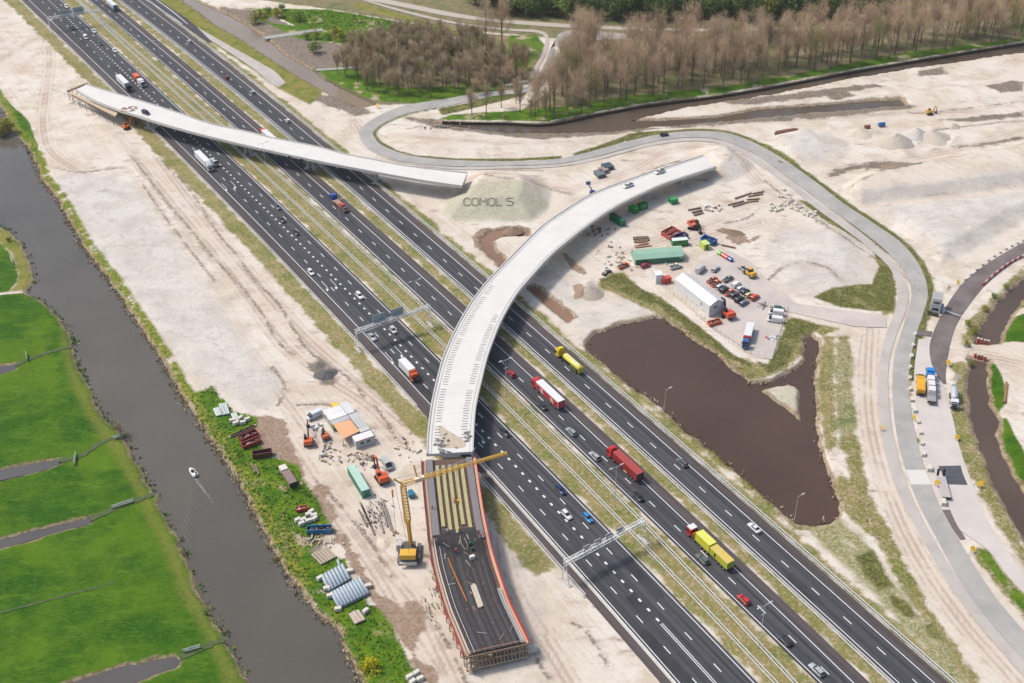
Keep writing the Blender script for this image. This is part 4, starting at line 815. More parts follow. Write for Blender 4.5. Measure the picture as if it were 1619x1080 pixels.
for j, (f, w_, i0) in enumerate(((.2, .06, 24), (.31, .035, 21), (.4, .07, 27), (.52, .03, 22), (.6, .05, 30), (.7, .06, 24), (.8, .04, 28))): cs('bar_layer', f, f + w_, -.2, -.05 + .005 * j, [M('bar_layer_grey', (96,92,94), .7, .2, .8), M('bar_layer_brown', (92,78,72), .8, .2, .8)][j % 2], i0, 50)
# rebar: crossing bars
mesh_ = MB()
for k in np.arange(21, 49, .33):
    i = int(k); f = k - i; a = CL_[i] * (1 - f) + CL_[i + 1] * f; b = CR_[i] * (1 - f) + CR_[i + 1] * f
    mesh_.bar(a + (b - a) * .15, a + (b - a) * .895, .07, .06)
mesh_.build('rebar_cross_bars', M('rebar', (84,74,72), .7, .2, 1), fs, kind='stuff')
mesh_ = MB()
for f in np.arange(.17, .89, .018):
    for i in range(21, 49): mesh_.bar(CL_[i] + (CR_[i] - CL_[i]) * f + np.array([0, 0, .05]), CL_[i + 1] + (CR_[i + 1] - CL_[i + 1]) * f + np.array([0, 0, .05]), .06)
mesh_.build('rebar_long_bars', M('rebar_grey', (92,90,94), .6, .2, 1), fs, kind='stuff')
pan = 0
for side, (f, o) in enumerate(((0, -.35), (1, .3))):
    for i in range(0, 49):
        a = section(CL_[i], CR_[i], [(f, o, -.6), (f, o, .75)]); b = section(CL_[i + 1], CR_[i + 1], [(f, o, -.6), (f, o, .75)])
        a2 = section(CL_[i], CR_[i], [(f, o + .1, -.6), (f, o + .1, .75)]); b2 = section(CL_[i + 1], CR_[i + 1], [(f, o + .1, -.6), (f, o + .1, .75)])
        mt = REDP if side or i % 3 == 0 or i < 18 else (PINK if i % 2 else REDP)
        MB().loft([[a[0], a[1], a2[1], a2[0]], [b[0], b[1], b2[1], b2[0]]]).build('screen_panel', mt, fs)
props_ = MB()
for i in range(0, 50, 2):
    for f in np.linspace(.02, .98, 9):
        p = CL_[i] + (CR_[i] - CL_[i]) * f; props_.box(p[0] - .11, p[0] + .11, p[1] - .11, p[1] + .11, -.2, p[2] - 1.3)
props_.build('shoring_posts', WOODD, fs, kind='stuff')
eL, eR = CL_[49], CR_[49]; nrm = np.array([(eR - eL)[1], -(eR - eL)[0], 0]); nrm /= np.linalg.norm(nrm)
for i in range(17):
    q = eL + (eR - eL) * (i + .5) / 17 + nrm * .35
    MB().bar((q[0], q[1], -.2), (q[0] - nrm[0] * .2, q[1] - nrm[1] * .2, q[2] - .6), .22, .3).build('end_strut', WOODD, fs)
    MB().bar((q[0] + nrm[0] * .9, q[1] + nrm[1] * .9, 1.2), (q[0], q[1], q[2] - 1.2), .12).build('end_brace', WOOD, fs)
for z, th in ((-.45, .5), (-2.3, .3), (-4.6, .35)):
    a, b = eL + nrm * (.6 if z > -1 else .9), eR + nrm * (.6 if z > -1 else .9); MB().bar(a + np.array([0, 0, z]), b + np.array([0, 0, z]), .35, th).build('end_beam', WOOD if z < -4 else WOODD, fs)
for i in range(11):
    q = eL + (eR - eL) * (i + .3) / 11 + nrm * .2; MB().box(-.05, .05, -.05, .05, -.3, 1.1).build('rail_post', WOODD, fs, tuple(q))
a, b = eL + nrm * .2, eR + nrm * .2; MB().bar(a + np.array([0, 0, 1.05]), b + np.array([0, 0, 1.05]), .1).build('end_handrail', M('pink_board', (206,160,134), .8), fs)
def stair(label, top, px, py):
    g = at(px, py); tp = np.array(top); d = np.array([g.x, g.y, 0]) - np.array([tp[0], tp[1], 0]); L_ = np.linalg.norm(d)
    t = thing('site_stair', label, 'stair', (g.x, g.y, 0), atan2(-d[1], -d[0]), 'wooden site stairs'); n = 14
    for s in (-.75, .75): MB().bar((0, s, .1), (L_, s, tp[2]), .12, .3).build('stringer', WOOD, t); MB().bar((0, s, 1.1), (L_, s, tp[2] + 1), .07).build('handrail', WOOD, t)
    for i in range(n): MB().box(L_ * i / n - .15, L_ * i / n + .25, -.7, .7, tp[2] * (i + .5) / n, tp[2] * (i + .5) / n + .08).build('tread', WOOD, t)
stair('wooden stair at the left corner of the formwork end', eL + (eR - eL) * .06 + nrm * .8 - np.array([0, 0, .5]), 747, 1062)
stair('wooden stair at the middle of the formwork end', eL + (eR - eL) * .36 + nrm * .8 - np.array([0, 0, .5]), 776, 1044)
def fpt(i, f, z=.1):
    k = min(int(i), 48); a, b = CL_[k] + (CL_[k + 1] - CL_[k]) * (i - k), CR_[k] + (CR_[k + 1] - CR_[k]) * (i - k); return a + (b - a) * f + np.array([0, 0, z])
wp = catmull(W([(700,192),(737,193.5),(800,194.5),(867,196),(945,180.5),(1015,167.5),(1059,161.5),(1124,153.5),(1199,141.5),(1290,124.5),(1352,112.5),(1458,94.5),(1536,81.5),(1619,68.5),(1700,55)]), 8)
pw = thing('bank_revetment', 'dark timber bank wall along the park side of the canal', 'bank wall'); d_ = np.gradient(wp, axis=0); n_ = np.stack([-d_[:, 1], d_[:, 0]], 1); n_ /= np.linalg.norm(n_, axis=1)[:, None]
MB().loft([[(p[0], p[1], -1.9), (p[0] + n[0] * .25, p[1] + n[1] * .25, -1.9), (p[0] + n[0] * .25, p[1] + n[1] * .25, .05), (p[0], p[1], .05)] for p, n in zip(wp, n_)]).build('planking', M('bank_planking', (92,80,66), .9, .25, .8), pw)
b = MB()
for p in resample(wp, 190): b.box(p[0] - .16, p[0] + .16, p[1] - .25, p[1] + .1, -1.9, .35)
b.build('post', M('bank_post', (74,62,52), .9, .2, 2), pw, kind='stuff')
# ------------------------------------------------------------------ vehicles
TAIL = M('tail_light', (190,30,30), .3, .02); HEADL = M('head_light', (240,240,236), .15, .02); RIM = M('wheel_rim', (176,178,180), .35, .04, 2)
KINDS = {  # L, W, H, belt, bonnet height, cabin x0,x1 (base), roof x0,x1
 'hatch': (4.1, 1.75, 1.48, .92, .80, -2.0, .95, -1.72, .15), 'saloon': (4.6, 1.8, 1.43, .90, .78, -1.65, .95, -1.05, .2), 'estate': (4.65, 1.8, 1.48, .93, .80, -2.28, .95, -1.95, .2),
 'suv': (4.6, 1.88, 1.68, 1.05, .98, -2.25, 1.0, -1.95, .3), 'van': (5.3, 2.0, 2.2, 1.25, 1.1, 1.05, 2.1, .75, 1.25), 'smallvan': (4.4, 1.8, 1.8, 1.1, .95, .1, 1.45, .0, .75), 'pickup': (5.2, 1.85, 1.75, 1.0, .95, -.35, 1.45, -.2, .75),
}
def car_parts(kind):
    L, Wd, H, bz, hb, c0, c1, r0, r1 = KINDS[kind]; w = Wd / 2; parts = []
    def sec(x, k, zt, zb=.24): return [(x, -w * k * .92, zb), (x, -w * k, .5), (x, -w * k * .98, zt - .14), (x, -w * k * .86, zt), (x, w * k * .86, zt), (x, w * k * .98, zt - .14), (x, w * k, .5), (x, w * k * .92, zb)]
    b = MB(); van = kind in ('van', 'smallvan')
    tail = bz if kind not in ('saloon',) else bz + .02
    b.loft([sec(-L / 2, .84, tail * .72, .34), sec(-L / 2 + .12, .94, tail * .94), sec(-L / 2 + .5, 1, tail), sec(0, 1, bz), sec(c1 - .1, 1, bz - .02), sec(L / 2 - .55, .98, hb), sec(L / 2 - .15, .9, hb * .86), sec(L / 2, .76, hb * .68, .36)], 0, True)
    if van:
        b.loft([[(x, -w * k, z0), (x, -w * k * .98, H - .3), (x, -w * k * .86, H), (x, w * k * .86, H), (x, w * k * .98, H - .3), (x, w * k, z0)] for x, k, z0 in ((-L / 2 + .04, .95, .8), (-L / 2 + .25, 1, .8), (c0 - .1, 1, .8), (r1 - .1, .97, .8))], 0, False)
    else:
        b.tap((r0, r1, -w * .70, w * .70), H - .09, (r0 + .12, r1 - .12, -w * .62, w * .62), H, 0)
        for s in (-1, 1):
            for xb, xt in ((c1 - .06, r1), ((c0 + c1) / 2 - .15, (r0 + r1) / 2 - .1), (c0 + .08, r0 + .05)): b.bar((xb, s * w * .865, bz - .03), (xt, s * w * .70, H - .06), .09)
    parts.append(('body', b, None))
    g = MB()
    if van: g.tap((c0 - .2, c1 + .05, -w * .9, w * .9), bz - .02, (c0 - .15, r1 + .05, -w * .8, w * .8), H - .12)
    elif kind == 'pickup': g.tap((c0, c1, -w * .86, w * .86), bz - .05, (r0, r1, -w * .68, w * .68), H - .07)
    else: g.tap((c0, c1, -w * .86, w * .86), bz - .05, (r0, r1, -w * .69, w * .69), H - .07)
    parts.append(('windows', g, GLASS))
    if kind == 'pickup': parts.append(('load_bed', MB().box(-L / 2 + .12, c0 - .1, -w * .8, w * .8, .7, bz + .02), M('bed_liner', (78,80,82), .8)))
    for x in (-L * .3, L * .31):
        for s in (-1, 1): parts.append(('wheel', MB().tube((x, s * (w - .2), .33), (x, s * (w + .02), .33), .33, .33, 10).tube((x, s * (w + .021), .33), (x, s * (w + .03), .33), .2, .2, 8, 1), (DARK, RIM)))
    for s in (-1, 1):
        parts.append(('headlight', MB().tap((L / 2 - .26, L / 2 - .02, s * w * .66 - .16, s * w * .66 + .16), hb * .66, (L / 2 - .36, L / 2 - .14, s * w * .66 - .15, s * w * .66 + .15), hb * .86), HEADL))
        parts.append(('tail_light', MB().box(-L / 2 - .005, -L / 2 + .12, s * w * .7 - .13, s * w * .7 + .13, bz * .66, bz * .92), TAIL))
    return [(n, b.mesh(n, list(m) if isinstance(m, tuple) else [m or GREY]), m is None) for n, b, m in parts]
def car(label, px, py, rz, kind, rgb, cat='car', group=None, name=None, zp=.7, z=None):
    p = at(px, py, zp) if z is None else at(px, py, z + .7)
    t = thing(name or ('van' if 'van' in kind else 'pickup' if kind == 'pickup' else 'car'), label, cat, (p.x, p.y, (.05 if z is None else z)), rz, group)
    for n, me_, pt in cached('car' + kind, lambda: car_parts(kind)): obj(n, me_, t, paintm=paint(rgb) if pt else None)
    return t
GM = 'cars driving on the motorway'
def mway(label, px, py, toward, kind, rgb, **k): return car(label, px, py, road_heading(px, py) + (0 if toward else pi), kind, rgb, group=GM, **k)
WH, BK, SV, DG = (240,240,238), (44,48,54), (186,190,194), (104,110,118)
mway('white car near the far gantry at the very top left', 105, 10, True, 'hatch', WH)
mway('black car just below the far gantry', 114, 44, True, 'estate', BK)
mway('white pickup-like van following below the far gantry', 136, 59, True, 'smallvan', WH, cat='van')
mway('white car in the fast lane beside the far white van', 148.5, 49, True, 'saloon', WH)
mway('dark grey car in the fast lane row above the white saloon by the orange truck', 157.5, 68.5, True, 'hatch', (84,88,94))
mway('white estate car in the fast lane above the orange truck', 181.5, 79.5, True, 'estate', WH)
mway('first dark car below the straight viaduct in the fast lane', 438.5, 327, True, 'saloon', (96,102,108))
mway('second dark car below the straight viaduct, in the middle of the group of three', 446, 347, True, 'estate', (60,66,72))
mway('third and lowest dark car of the group of three below the straight viaduct', 468, 367.5, True, 'hatch', (56,60,68))
mway('white hatchback alone in the slow lane above the gantry with grey sign backs', 491.5, 430, True, 'hatch', WH)
mway('large white car in the fast lane above the gantry with grey sign backs', 568.5, 467.5, True, 'suv', WH)
mway('silver car just under the gantry on the slow side', 588.5, 532.5, True, 'saloon', SV)
mway('silver car just under the gantry on the fast side', 621.5, 521.5, True, 'hatch', (196,198,196))
mway('black hatchback right after the curved viaduct', 799, 683.5, True, 'hatch', (52,60,70))
mway('dark blue car on the wide carriageway below the crane jib', 886.5, 774.5, True, 'hatch', (36,54,96))
mway('white car above the gantry with four small signs', 896, 813.5, True, 'hatch', WH)
mway('light blue car next to the white car above the lower gantry', 929.5, 818.5, True, 'hatch', (62,142,200))
mway('small red car on the middle carriageway beside the curved viaduct', 808, 590.5, False, 'hatch', (190,54,64))
mway('black car overtaking the red and white truck', 857, 641.5, False, 'saloon', (58,62,66))
mway('silver car with roof bars behind the red and white truck', 903, 682, False, 'estate', (160,166,172))
mway('silver estate beside the red container truck', 940, 720.5, False, 'estate', (176,180,184))
mway('black car behind the red container truck', 1008.5, 784.5, False, 'saloon', (40,44,48))
mway('grey estate overtaking the yellow truck', 1110.5, 883, False, 'estate', (104,112,108))
mway('bright red hatchback following the yellow truck', 1176, 947.5, False, 'hatch', (206,50,52))
mway('dark car at the lower edge on the middle carriageway', 1240.5, 1011, False, 'estate', (52,58,66))
mway('silver car at the lower edge on the middle carriageway', 1291, 1058.5, False, 'estate', (186,190,198))
mway('small white car far up on the right-hand carriageway', 299.5, 65, False, 'hatch', (214,214,212))
mway('dark red car far up on the right-hand carriageway', 358, 122, False, 'hatch', (146,46,60))
mway('silver car far up between the dark red and the white car', 399, 145.5, False, 'hatch', (178,182,184))
mway('white car on the right-hand carriageway just beyond the straight viaduct', 454.5, 190.5, False, 'hatch', (224,224,222))
mway('dark grey car on the right-hand carriageway beside the brown pond', 1078, 731, False, 'estate', (96,100,106))
mway('white saloon on the right-hand carriageway at the pond tip', 1192.5, 834, False, 'saloon', (236,236,234))
car('dark blue van parked on the deck of the straight viaduct', 230.5, 178, AL is not None and atan2(*(AL[30] - AL[10])[[1, 0]]) - .12, 'smallvan', (44,48,84), 'van', z=7.5)
car('white pickup parked on the curved viaduct, nearer its far end', 1043, 271, heading((1043,271), (1062,264), 6) + pi, 'pickup', WH, 'pickup', z=6.0)
car('white pickup parked on the curved viaduct, further from its end', 993, 293, heading((993,293), (1015,284), 6) + pi, 'pickup', WH, 'pickup', z=6.4)
car('black car driving on the grey service road at the top', 1050.5, 212.5, heading((1030,215), (1070,210)), 'hatch', (34,40,52), 'car', z=.05)

TK = 'trucks driving on the motorway'
def wheelset(t, xs, w=1.2, r=.5, par=None):
    for x in xs:
        for s in (-1, 1):
            me_ = cached(('tw', s, r), lambda: MB().tube((0, s * -.32, 0), (0, 0, 0), r, r, 10).tube((0, 0.001 * s, 0), (0, .012 * s, 0), r * .5, r * .5, 8, 1).mesh('wheel', [DARK, RIM]))
            obj('wheel', me_, par or t, (x, s * w, r))
def cab(t, x0, rgb, L=2.3, H=3.5, w=1.22, roof=None, visor=None):
    b = MB(); b.loft([[(x, -w * k, z0), (x, -w * k, H - .35), (x, -w * k * .88, H - d), (x, w * k * .88, H - d), (x, w * k, H - .35), (x, w * k, z0)] for x, k, z0, d in ((x0, 1, .95, .0), (x0 + L * .55, 1, .6, .0), (x0 + L - .18, .97, .55, .18), (x0 + L, .9, .6, .5))], 0)
    c = b.build('cab', paint(rgb), t)
    MB().tap((x0 + L - .2, x0 + L + .03, -w * .86, w * .86), 1.75, (x0 + L - .32, x0 + L - .05, -w * .8, w * .8), 2.75).build('windscreen', GLASS, c)
    for s in (-1, 1):
        MB().box(x0 + L - 1.15, x0 + L - .3, s * (w + .012) - .012, s * (w + .012) + .012, 1.75, 2.55).build('side_window', GLASS, c)
        MB().box(x0 + L - .12, x0 + L + .02, s * w * 1.12 - .1, s * w * 1.12 + .1, 1.9, 2.6).build('mirror', BLACK, c)
        MB().box(x0 + L - .08, x0 + L + .03, s * w * .7 - .2, s * w * .7 + .2, .75, .98).build('headlight', HEADL, c)
    MB().box(x0 + L - .05, x0 + L + .02, -w * .55, w * .55, 1.0, 1.6).build('grille', BLACK, c)
    if roof: MB().tap((x0 + .1, x0 + L * .72, -w * .8, w * .8), H, (x0 + .1, x0 + L * .4, -w * .75, w * .75), H + .5).build('wind_deflector', paint(roof), c)
    return c
def chassis(t, x0, x1, z=.95): MB().box(x0, x1, -.55, .55, z - .3, z).build('chassis', BLACK, t)
def boxbody(t, x0, x1, rgb, roof=None, z0=1.15, z1=3.95, w=1.27, name='trailer_box', ribs=0, back=None, side=None):
    b = MB(); b.box(x0, x1, -w, w, z0, z1 - .06, 0); b.box(x0 - .02, x1 + .02, -w - .02, w + .02, z1 - .06, z1, 1)
    for i in range(ribs):
        x = x0 + (x1 - x0) * (i + .5) / ribs
        for s in (-1, 1): b.box(x - .09, x + .09, s * (w + .025) - .02, s * (w + .025) + .02, z0 + .08, z1 - .1, 0)
        b.box(x - .09, x + .09, -w, w, z1, z1 + .03, 1)
    o = b.build(name, [paint(rgb), paint(roof or rgb)], t)
    for s in (-1, 1): MB().box(x0 - .04, x0, s * w * .5 - w * .46, s * w * .5 + w * .46, z0 + .05, z1 - .12).build('rear_door', paint(back or rgb), o)
    for s in (-1, 1): MB().box(x0 - .05, x0 + .06, s * w * .75 - .18, s * w * .75 + .18, z0 - .28, z0 - .1).build('tail_light', TAIL, o)
    MB().box(x0 - .02, x0 + .1, -w, w, z0 - .3, z0).build('bumper', BLACK, o)
    if side:
        for s in (-1, 1): MB().box(x0 + .2, x1 - .2, s * (w + .008) - .006, s * (w + .008) + .006, z0 + .1, z0 + (z1 - z0) * side[1]).build('side_panel', paint(side[0]), o)
    return o
def truck(label, px, py, rz, L, zc=1.9, group=TK, cat='truck', name='truck'):
    p = at(px, py, zc); return thing(name, label, cat, (p.x, p.y, .05), rz, group)
def th(px, py, toward): return road_heading(px, py) + (0 if toward else pi)
# seen on the wide carriageway, coming towards the camera
t = truck('white semi truck with a dark blue cab before the straight viaduct', 196, 132, th(196, 132, True), 16); boxbody(t, -8, 5.2, (240,240,238)); cab(t, 5.8, (28,44,66)); chassis(t, -7.5, 7.8); wheelset(t, (-6, -4.7, -3.4, 4.4, 7))
t = truck('white van towing a tall orange box trailer before the straight viaduct', 220, 127, th(220, 127, True), 13); boxbody(t, -6.3, -1.2, (232,98,44), z1=3.6); boxbody(t, .2, 3.6, WH, z1=3.0, z0=.8); cab(t, 3.6, WH, 2.2, 2.6); chassis(t, -6, 5.2, .8); wheelset(t, (-4.6, -3.4, 1.4, 4.9), r=.42)
t = truck('all white semi truck just below the straight viaduct', 322.5, 255, th(322, 255, True), 16); boxbody(t, -8, 5, (243,243,241)); cab(t, 5.6, (236,238,238), roof=(230,232,232)); chassis(t, -7.5, 7.6); wheelset(t, (-6, -4.7, -3.4, 4.2, 6.8))
t = truck('small white flatbed truck beside the all white semi truck', 338, 256, th(338, 256, True), 7, 1.2); cab(t, 1.2, WH, 1.9, 2.4, 1.0); chassis(t, -3.2, 2, .8); MB().box(-3.3, 1.1, -1.05, 1.05, .85, 1.0).build('load_bed', GREY, t); MB().box(-2.6, -.2, -.9, .7, 1.0, 2.0).build('tool_box', paint((200,206,210)), t); wheelset(t, (-2.2, 2.1), 1.0, .4)
t = truck('white box truck with an orange cab above the curved viaduct', 646.5, 586, th(646, 586, True), 9.5); boxbody(t, -5, 2.4, (243,243,241), z1=3.9); cab(t, 2.6, (222,96,46), 2.1, 3.3); chassis(t, -4.6, 4.3); wheelset(t, (-3.2, -1.9, 3.7)); MB().box(2.5, 3.2, -1.1, 1.1, 3.3, 3.7).build('roof_fairing', paint((226,100,46)), t)
# driving away
t = truck('white semi truck with a teal rear near the top edge', 176, 8, th(176, 8, False), 16); boxbody(t, -7.5, 5.2, (232,234,232), back=(52,132,140), side=((60,130,136), .3)); cab(t, 5.7, (228,184,70)); chassis(t, -7, 7.6); wheelset(t, (-6, -4.7, -3.4, 4.2, 6.8))
t = truck('white semi truck with a red cab half hidden beyond the straight viaduct', 424, 217, th(424, 217, False), 16); boxbody(t, -8, 4.6, (240,238,236)); cab(t, 5.3, (214,48,52)); chassis(t, -7.5, 7.2); wheelset(t, (-6, -4.7, -3.4, 4.2, 6.6))
t = truck('flatbed truck with a bright blue cab carrying rusty orange machinery', 537, 322, th(537, 322, False), 15, 1.3); cab(t, 4.6, (34,86,176), 2.3, 3.2); chassis(t, -7, 6.4)
MB().box(-7, 4.2, -1.25, 1.25, .95, 1.15).build('load_bed', M('bed_planks', (120,92,80), .9), t)
for x0, x1, c, h in ((-1, 3.4, (206,150,122), 1.8), (-3.8, -1.3, (196,78,58), 2.2), (-6.2, -4.1, (84,84,92), 1.9)): MB().tap((x0, x1, -1, 1), 1.15, (x0 + .3, x1 - .3, -.8, .8), h).build('load', paint(c), t)
wheelset(t, (-6, -4.7, -3.4, 3, 5.6))
t = truck('long white trailer with red sides and a red cab on the middle carriageway', 866, 622, th(866, 622, False), 16.5); bb = boxbody(t, -8, 5.2, (238,234,230), (243,241,238), back=(206,66,66), side=((206,46,56), .8)); cab(t, 5.8, (206,48,56), H=3.6); chassis(t, -7.5, 7.6); wheelset(t, (-6, -4.7, -3.4, 4.2, 6.8))
for x0, x1 in ((.5, 2.2), (-5.5, -3.6)):
    for s in (-1, 1): MB().tap((x0, x1, s * 1.29 - .006, s * 1.29 + .006), 1.6, (x0 + .8, x1 + .6, s * 1.29 - .006, s * 1.29 + .006), 3.0).build('side_emblem', paint((240,224,206)), bb)
t = truck('container truck, red cab and faded red container', 987, 732.5, th(987, 732, False), 16.5); boxbody(t, -8, 4.4, (176,62,58), (188,80,74), name='shipping_container', ribs=26, back=(60,54,56), z1=3.75); cab(t, 5.2, (214,40,46), H=3.5, roof=(206,36,42)); chassis(t, -7.8, 7.2); wheelset(t, (-6.4, -5.1, -3.8, 4, 6.6))
MB().box(-3, -1.4, 1.0, 1.25, .5, 1.0).build('side_box', paint((226,214,170)), t)
t = truck('yellow truck with two tall yellow bodies and a red and white cab', 1121.5, 864, th(1121, 864, False), 18)
boxbody(t, -9, -1.6, (206,206,70), (226,202,104), z1=3.5, back=(176,196,70)); boxbody(t, -1.3, 4.6, (228,230,66), (238,238,110), z1=3.95)
cb = cab(t, 6.6, (206,42,44), 2.2, 3.1); MB().box(6.7, 8.6, -1.1, 1.15, 3.1, 3.35).build('cab_roof', paint((240,238,236)), cb)
for i in range(4): MB().tap((4.9 + i * .42, 5.12 + i * .42, -1.25, 1.25), 1.0, (4.9 + i * .42, 5.12 + i * .42, -1.2, 1.2), 2.5).build('striped_board', paint((240,180,40) if i % 2 == 0 else (50,46,44)), t)
MB().box(-4.2, -3.5, 1.275, 1.29, 1.6, 3.0).build('side_hatch', BLACK, t); chassis(t, -8.6, 8.4); wheelset(t, (-7.6, -6.3, -5, -.5, .8, 2.1, 5.2, 7.8))
t = truck('yellow tanker truck on the right-hand carriageway below the curved viaduct', 900.5, 570, th(900, 570, False), 15)
b = MB(); b.loft([[(x, cos(2 * pi * i / 12) * 1.15 * k, 2.35 + sin(2 * pi * i / 12) * 1.05 * k) for i in range(12)] for x, k in ((-6.6, .7), (-6.2, 1), (2.4, 1), (2.8, .75))], 0, True); tk = b.build('tank', paint((232,222,96)), t)
MB().box(-6, 2.2, -.4, .4, 3.36, 3.45).build('catwalk', paint((238,230,160)), tk); MB().box(-6.75, -6.5, -1.1, 1.1, .9, 2.9).build('rear_panel', paint((226,206,62)), tk)
for s in (-1, 1): MB().box(-5.4, -1.6, s * 1.0 - .1, s * 1.0 + .1, .75, 1.3).build('side_skirt', paint((96,134,72)), t)
cab(t, 4.8, (240,208,40), 2.3, 3.5, roof=(240,210,50)); chassis(t, -6.4, 6.8); wheelset(t, (-5.2, -3.9, -2.6, 3.4, 6.2))

# ------------------------------------------------------------------ parked vehicles in the paved yard and around the site
PK = 'vehicles parked in the paved yard'
ph = heading((1115, 448), (1128, 440), .7)
for lab, px, py, k, c in (
    ('orange pickup at the upper left end of the front row of parked cars', 1126, 442.5, 'pickup', (226,104,62)), ('orange pickup second in the front row of parked cars', 1132, 447.5, 'pickup', (230,110,66)),
    ('silver estate third in the front row behind the orange pickups', 1139, 452.5, 'estate', (214,216,216)), ('dark grey van-like car fourth in the front row', 1145.5, 458, 'suv', (62,64,80)),
    ('orange pickup between two dark cars in the front row', 1154, 462.5, 'pickup', (228,116,74)), ('large dark grey car sixth in the front row', 1161.5, 466.5, 'suv', (84,86,94)),
    ('black car seventh in the front row of parked cars', 1169, 473, 'suv', (48,50,54)), ('blue grey car at the lower right end of the front row', 1176.5, 478.5, 'estate', (122,128,146)),
    ('white van at the upper end of the back row of parked cars', 1164, 450, 'smallvan', (240,240,240)), ('white car second in the back row of parked cars', 1171, 456, 'hatch', (236,238,236)),
    ('dark blue car third in the back row of parked cars', 1178.5, 460.5, 'hatch', (44,54,70)), ('pale yellow car fourth in the back row of parked cars', 1184, 466, 'hatch', (222,218,150)), ('orange red car at the lower end of the back row', 1193, 470, 'suv', (232,88,52)),
    ('grey pickup with an orange bed bar above the back row', 1151, 440.5, 'pickup', (140,144,140)), ('silver pickup van with a ladder on its roof', 1108, 426.5, 'van', (206,208,208)), ('silver estate beside the van with the ladder', 1131.5, 425, 'estate', (196,202,208))):
    car(lab, px, py, ph + (.15 if py < 430 else 0) + pi * 0, k, c, 'pickup' if k == 'pickup' else 'van' if 'van' in k else 'car', PK)
p = at(1108, 424, 2.2); tl = thing('ladder', 'ladder lying on the roof of the silver van in the yard', 'ladder', (p.x, p.y, 2.28), ph + .15)
for s in (-.25, .25): MB().bar((-2, s, 0), (2, s, 0), .08).build('rail', GREY, tl)
for i in range(9): MB().bar((-1.8 + i * .45, -.25, 0), (-1.8 + i * .45, .25, 0), .05).build('rung', GREY, tl)
vh = heading((1216, 497), (1236, 500), .7)
car('green car parked first at the fence on the right of the yard', 1232, 487.5, vh + pi * 0, 'hatch', (70,112,106), 'car', PK); car('white van parked second at the fence on the right of the yard', 1227, 495, vh + pi, 'van', WH, 'van', PK); car('white van parked third at the fence on the right of the yard', 1225, 506, vh + pi, 'van', (242,242,240), 'van', PK)
car('white van parked behind the white site cabins', 497, 657, heading((488,661), (507,652), .7) + pi, 'van', (226,232,236), 'van'); car('grey van parked beside the long orange excavator', 612, 734, heading((605,726), (616,743), .7), 'van', (196,198,200), 'van')
car('small white truck-like pickup parked before the green hall', 1068, 421, heading((1060,423), (1074,419), .7), 'pickup', WH, 'pickup'); car('small red car at the corner of the green hall', 1020.5, 419.5, heading((1014,421), (1026,417), .7), 'hatch', (184,60,76), 'car'); car('orange pickup standing on the sand west of the green hall', 985.5, 419.5, heading((978,423), (992,416), .7), 'pickup', (232,110,62), 'pickup')
car('black car left alone on the sand near the green verge', 959.5, 430.5, heading((953,434), (966,426), .7), 'saloon', (50,50,56), 'car')
SITE = 'trucks standing on the building site'
t = truck('blue tractor unit with a red and white trailer in the paved yard', 1182, 532, heading((1185,520), (1178,547), 1.5), 13, 1.5, SITE); boxbody(t, -7, 1.5, (238,238,238), z0=1.0, z1=2.9); MB().box(1.5, 2.1, -1.25, 1.25, 1.0, 2.7).build('red_headboard', paint((206,44,52)), t); cab(t, 3.6, (44,92,150), 2.2, 2.8, 1.15, roof=(60,110,170)); chassis(t, -6.6, 5.6); wheelset(t, (-5.4, -4.1, 2.6, 5)); MB().box(5.5, 6.4, -.9, .9, .6, 1.4).build('bonnet', paint((40,82,140)), t)
t = truck('blue lorry with three white tarpaulin loads on the paved pad', 1472, 611, heading((1473,640), (1469,585), 1.5), 17, 1.5, SITE); cab(t, 6.2, (44,142,220), 2.4, 3.3, 1.3); MB().box(4.8, 6.1, -1.3, 1.3, 1.0, 2.9).build('blue_headboard', paint((38,126,206)), t); chassis(t, -8.4, 7.6)
MB().box(-8.5, 4.6, -1.35, 1.35, .95, 1.2).build('load_bed', M('grey_bed', (168,164,164), .8), t)
for i in range(3): MB().tap((-4.6 + i * 3.05, -1.7 + i * 3.05, -1.3, 1.3), 1.2, (-4.4 + i * 3.05, -1.9 + i * 3.05, -1.05, 1.05), 3.1).build('tarpaulin_load', paint((240,236,234)), t)
MB().box(-8.55, -8.4, -1.35, 1.35, 1.2, 1.7).build('tailboard', BLACK, t); wheelset(t, (-7, -5.7, -4.4, 4, 7), 1.25)
t = truck('short amber yellow tipper truck next to the blue lorry', 1455.5, 612, heading((1456,625), (1455,596), 1.5), 8, 1.5, SITE); MB().tap((-3, 3.4, -1.25, 1.25), 1.1, (-3.2, 3.5, -1.35, 1.35), 2.6).build('tipper_body', paint((244,184,34)), t); MB().tap((-3.3, .2, -1.3, 1.3), 2.6, (-3, .1, -1.1, 1.1), 2.9).build('tipper_cover', paint((244,176,30)), t); cab(t, 3.7, (240,180,40), 1.8, 2.6); chassis(t, -3.6, 5); wheelset(t, (-2.6, -1.3, 4.2))
t = truck('grey and white concrete mixer truck by the sand heap', 1508.5, 630, heading((1507,612), (1510,650), 1.5), 10, 1.5, SITE)
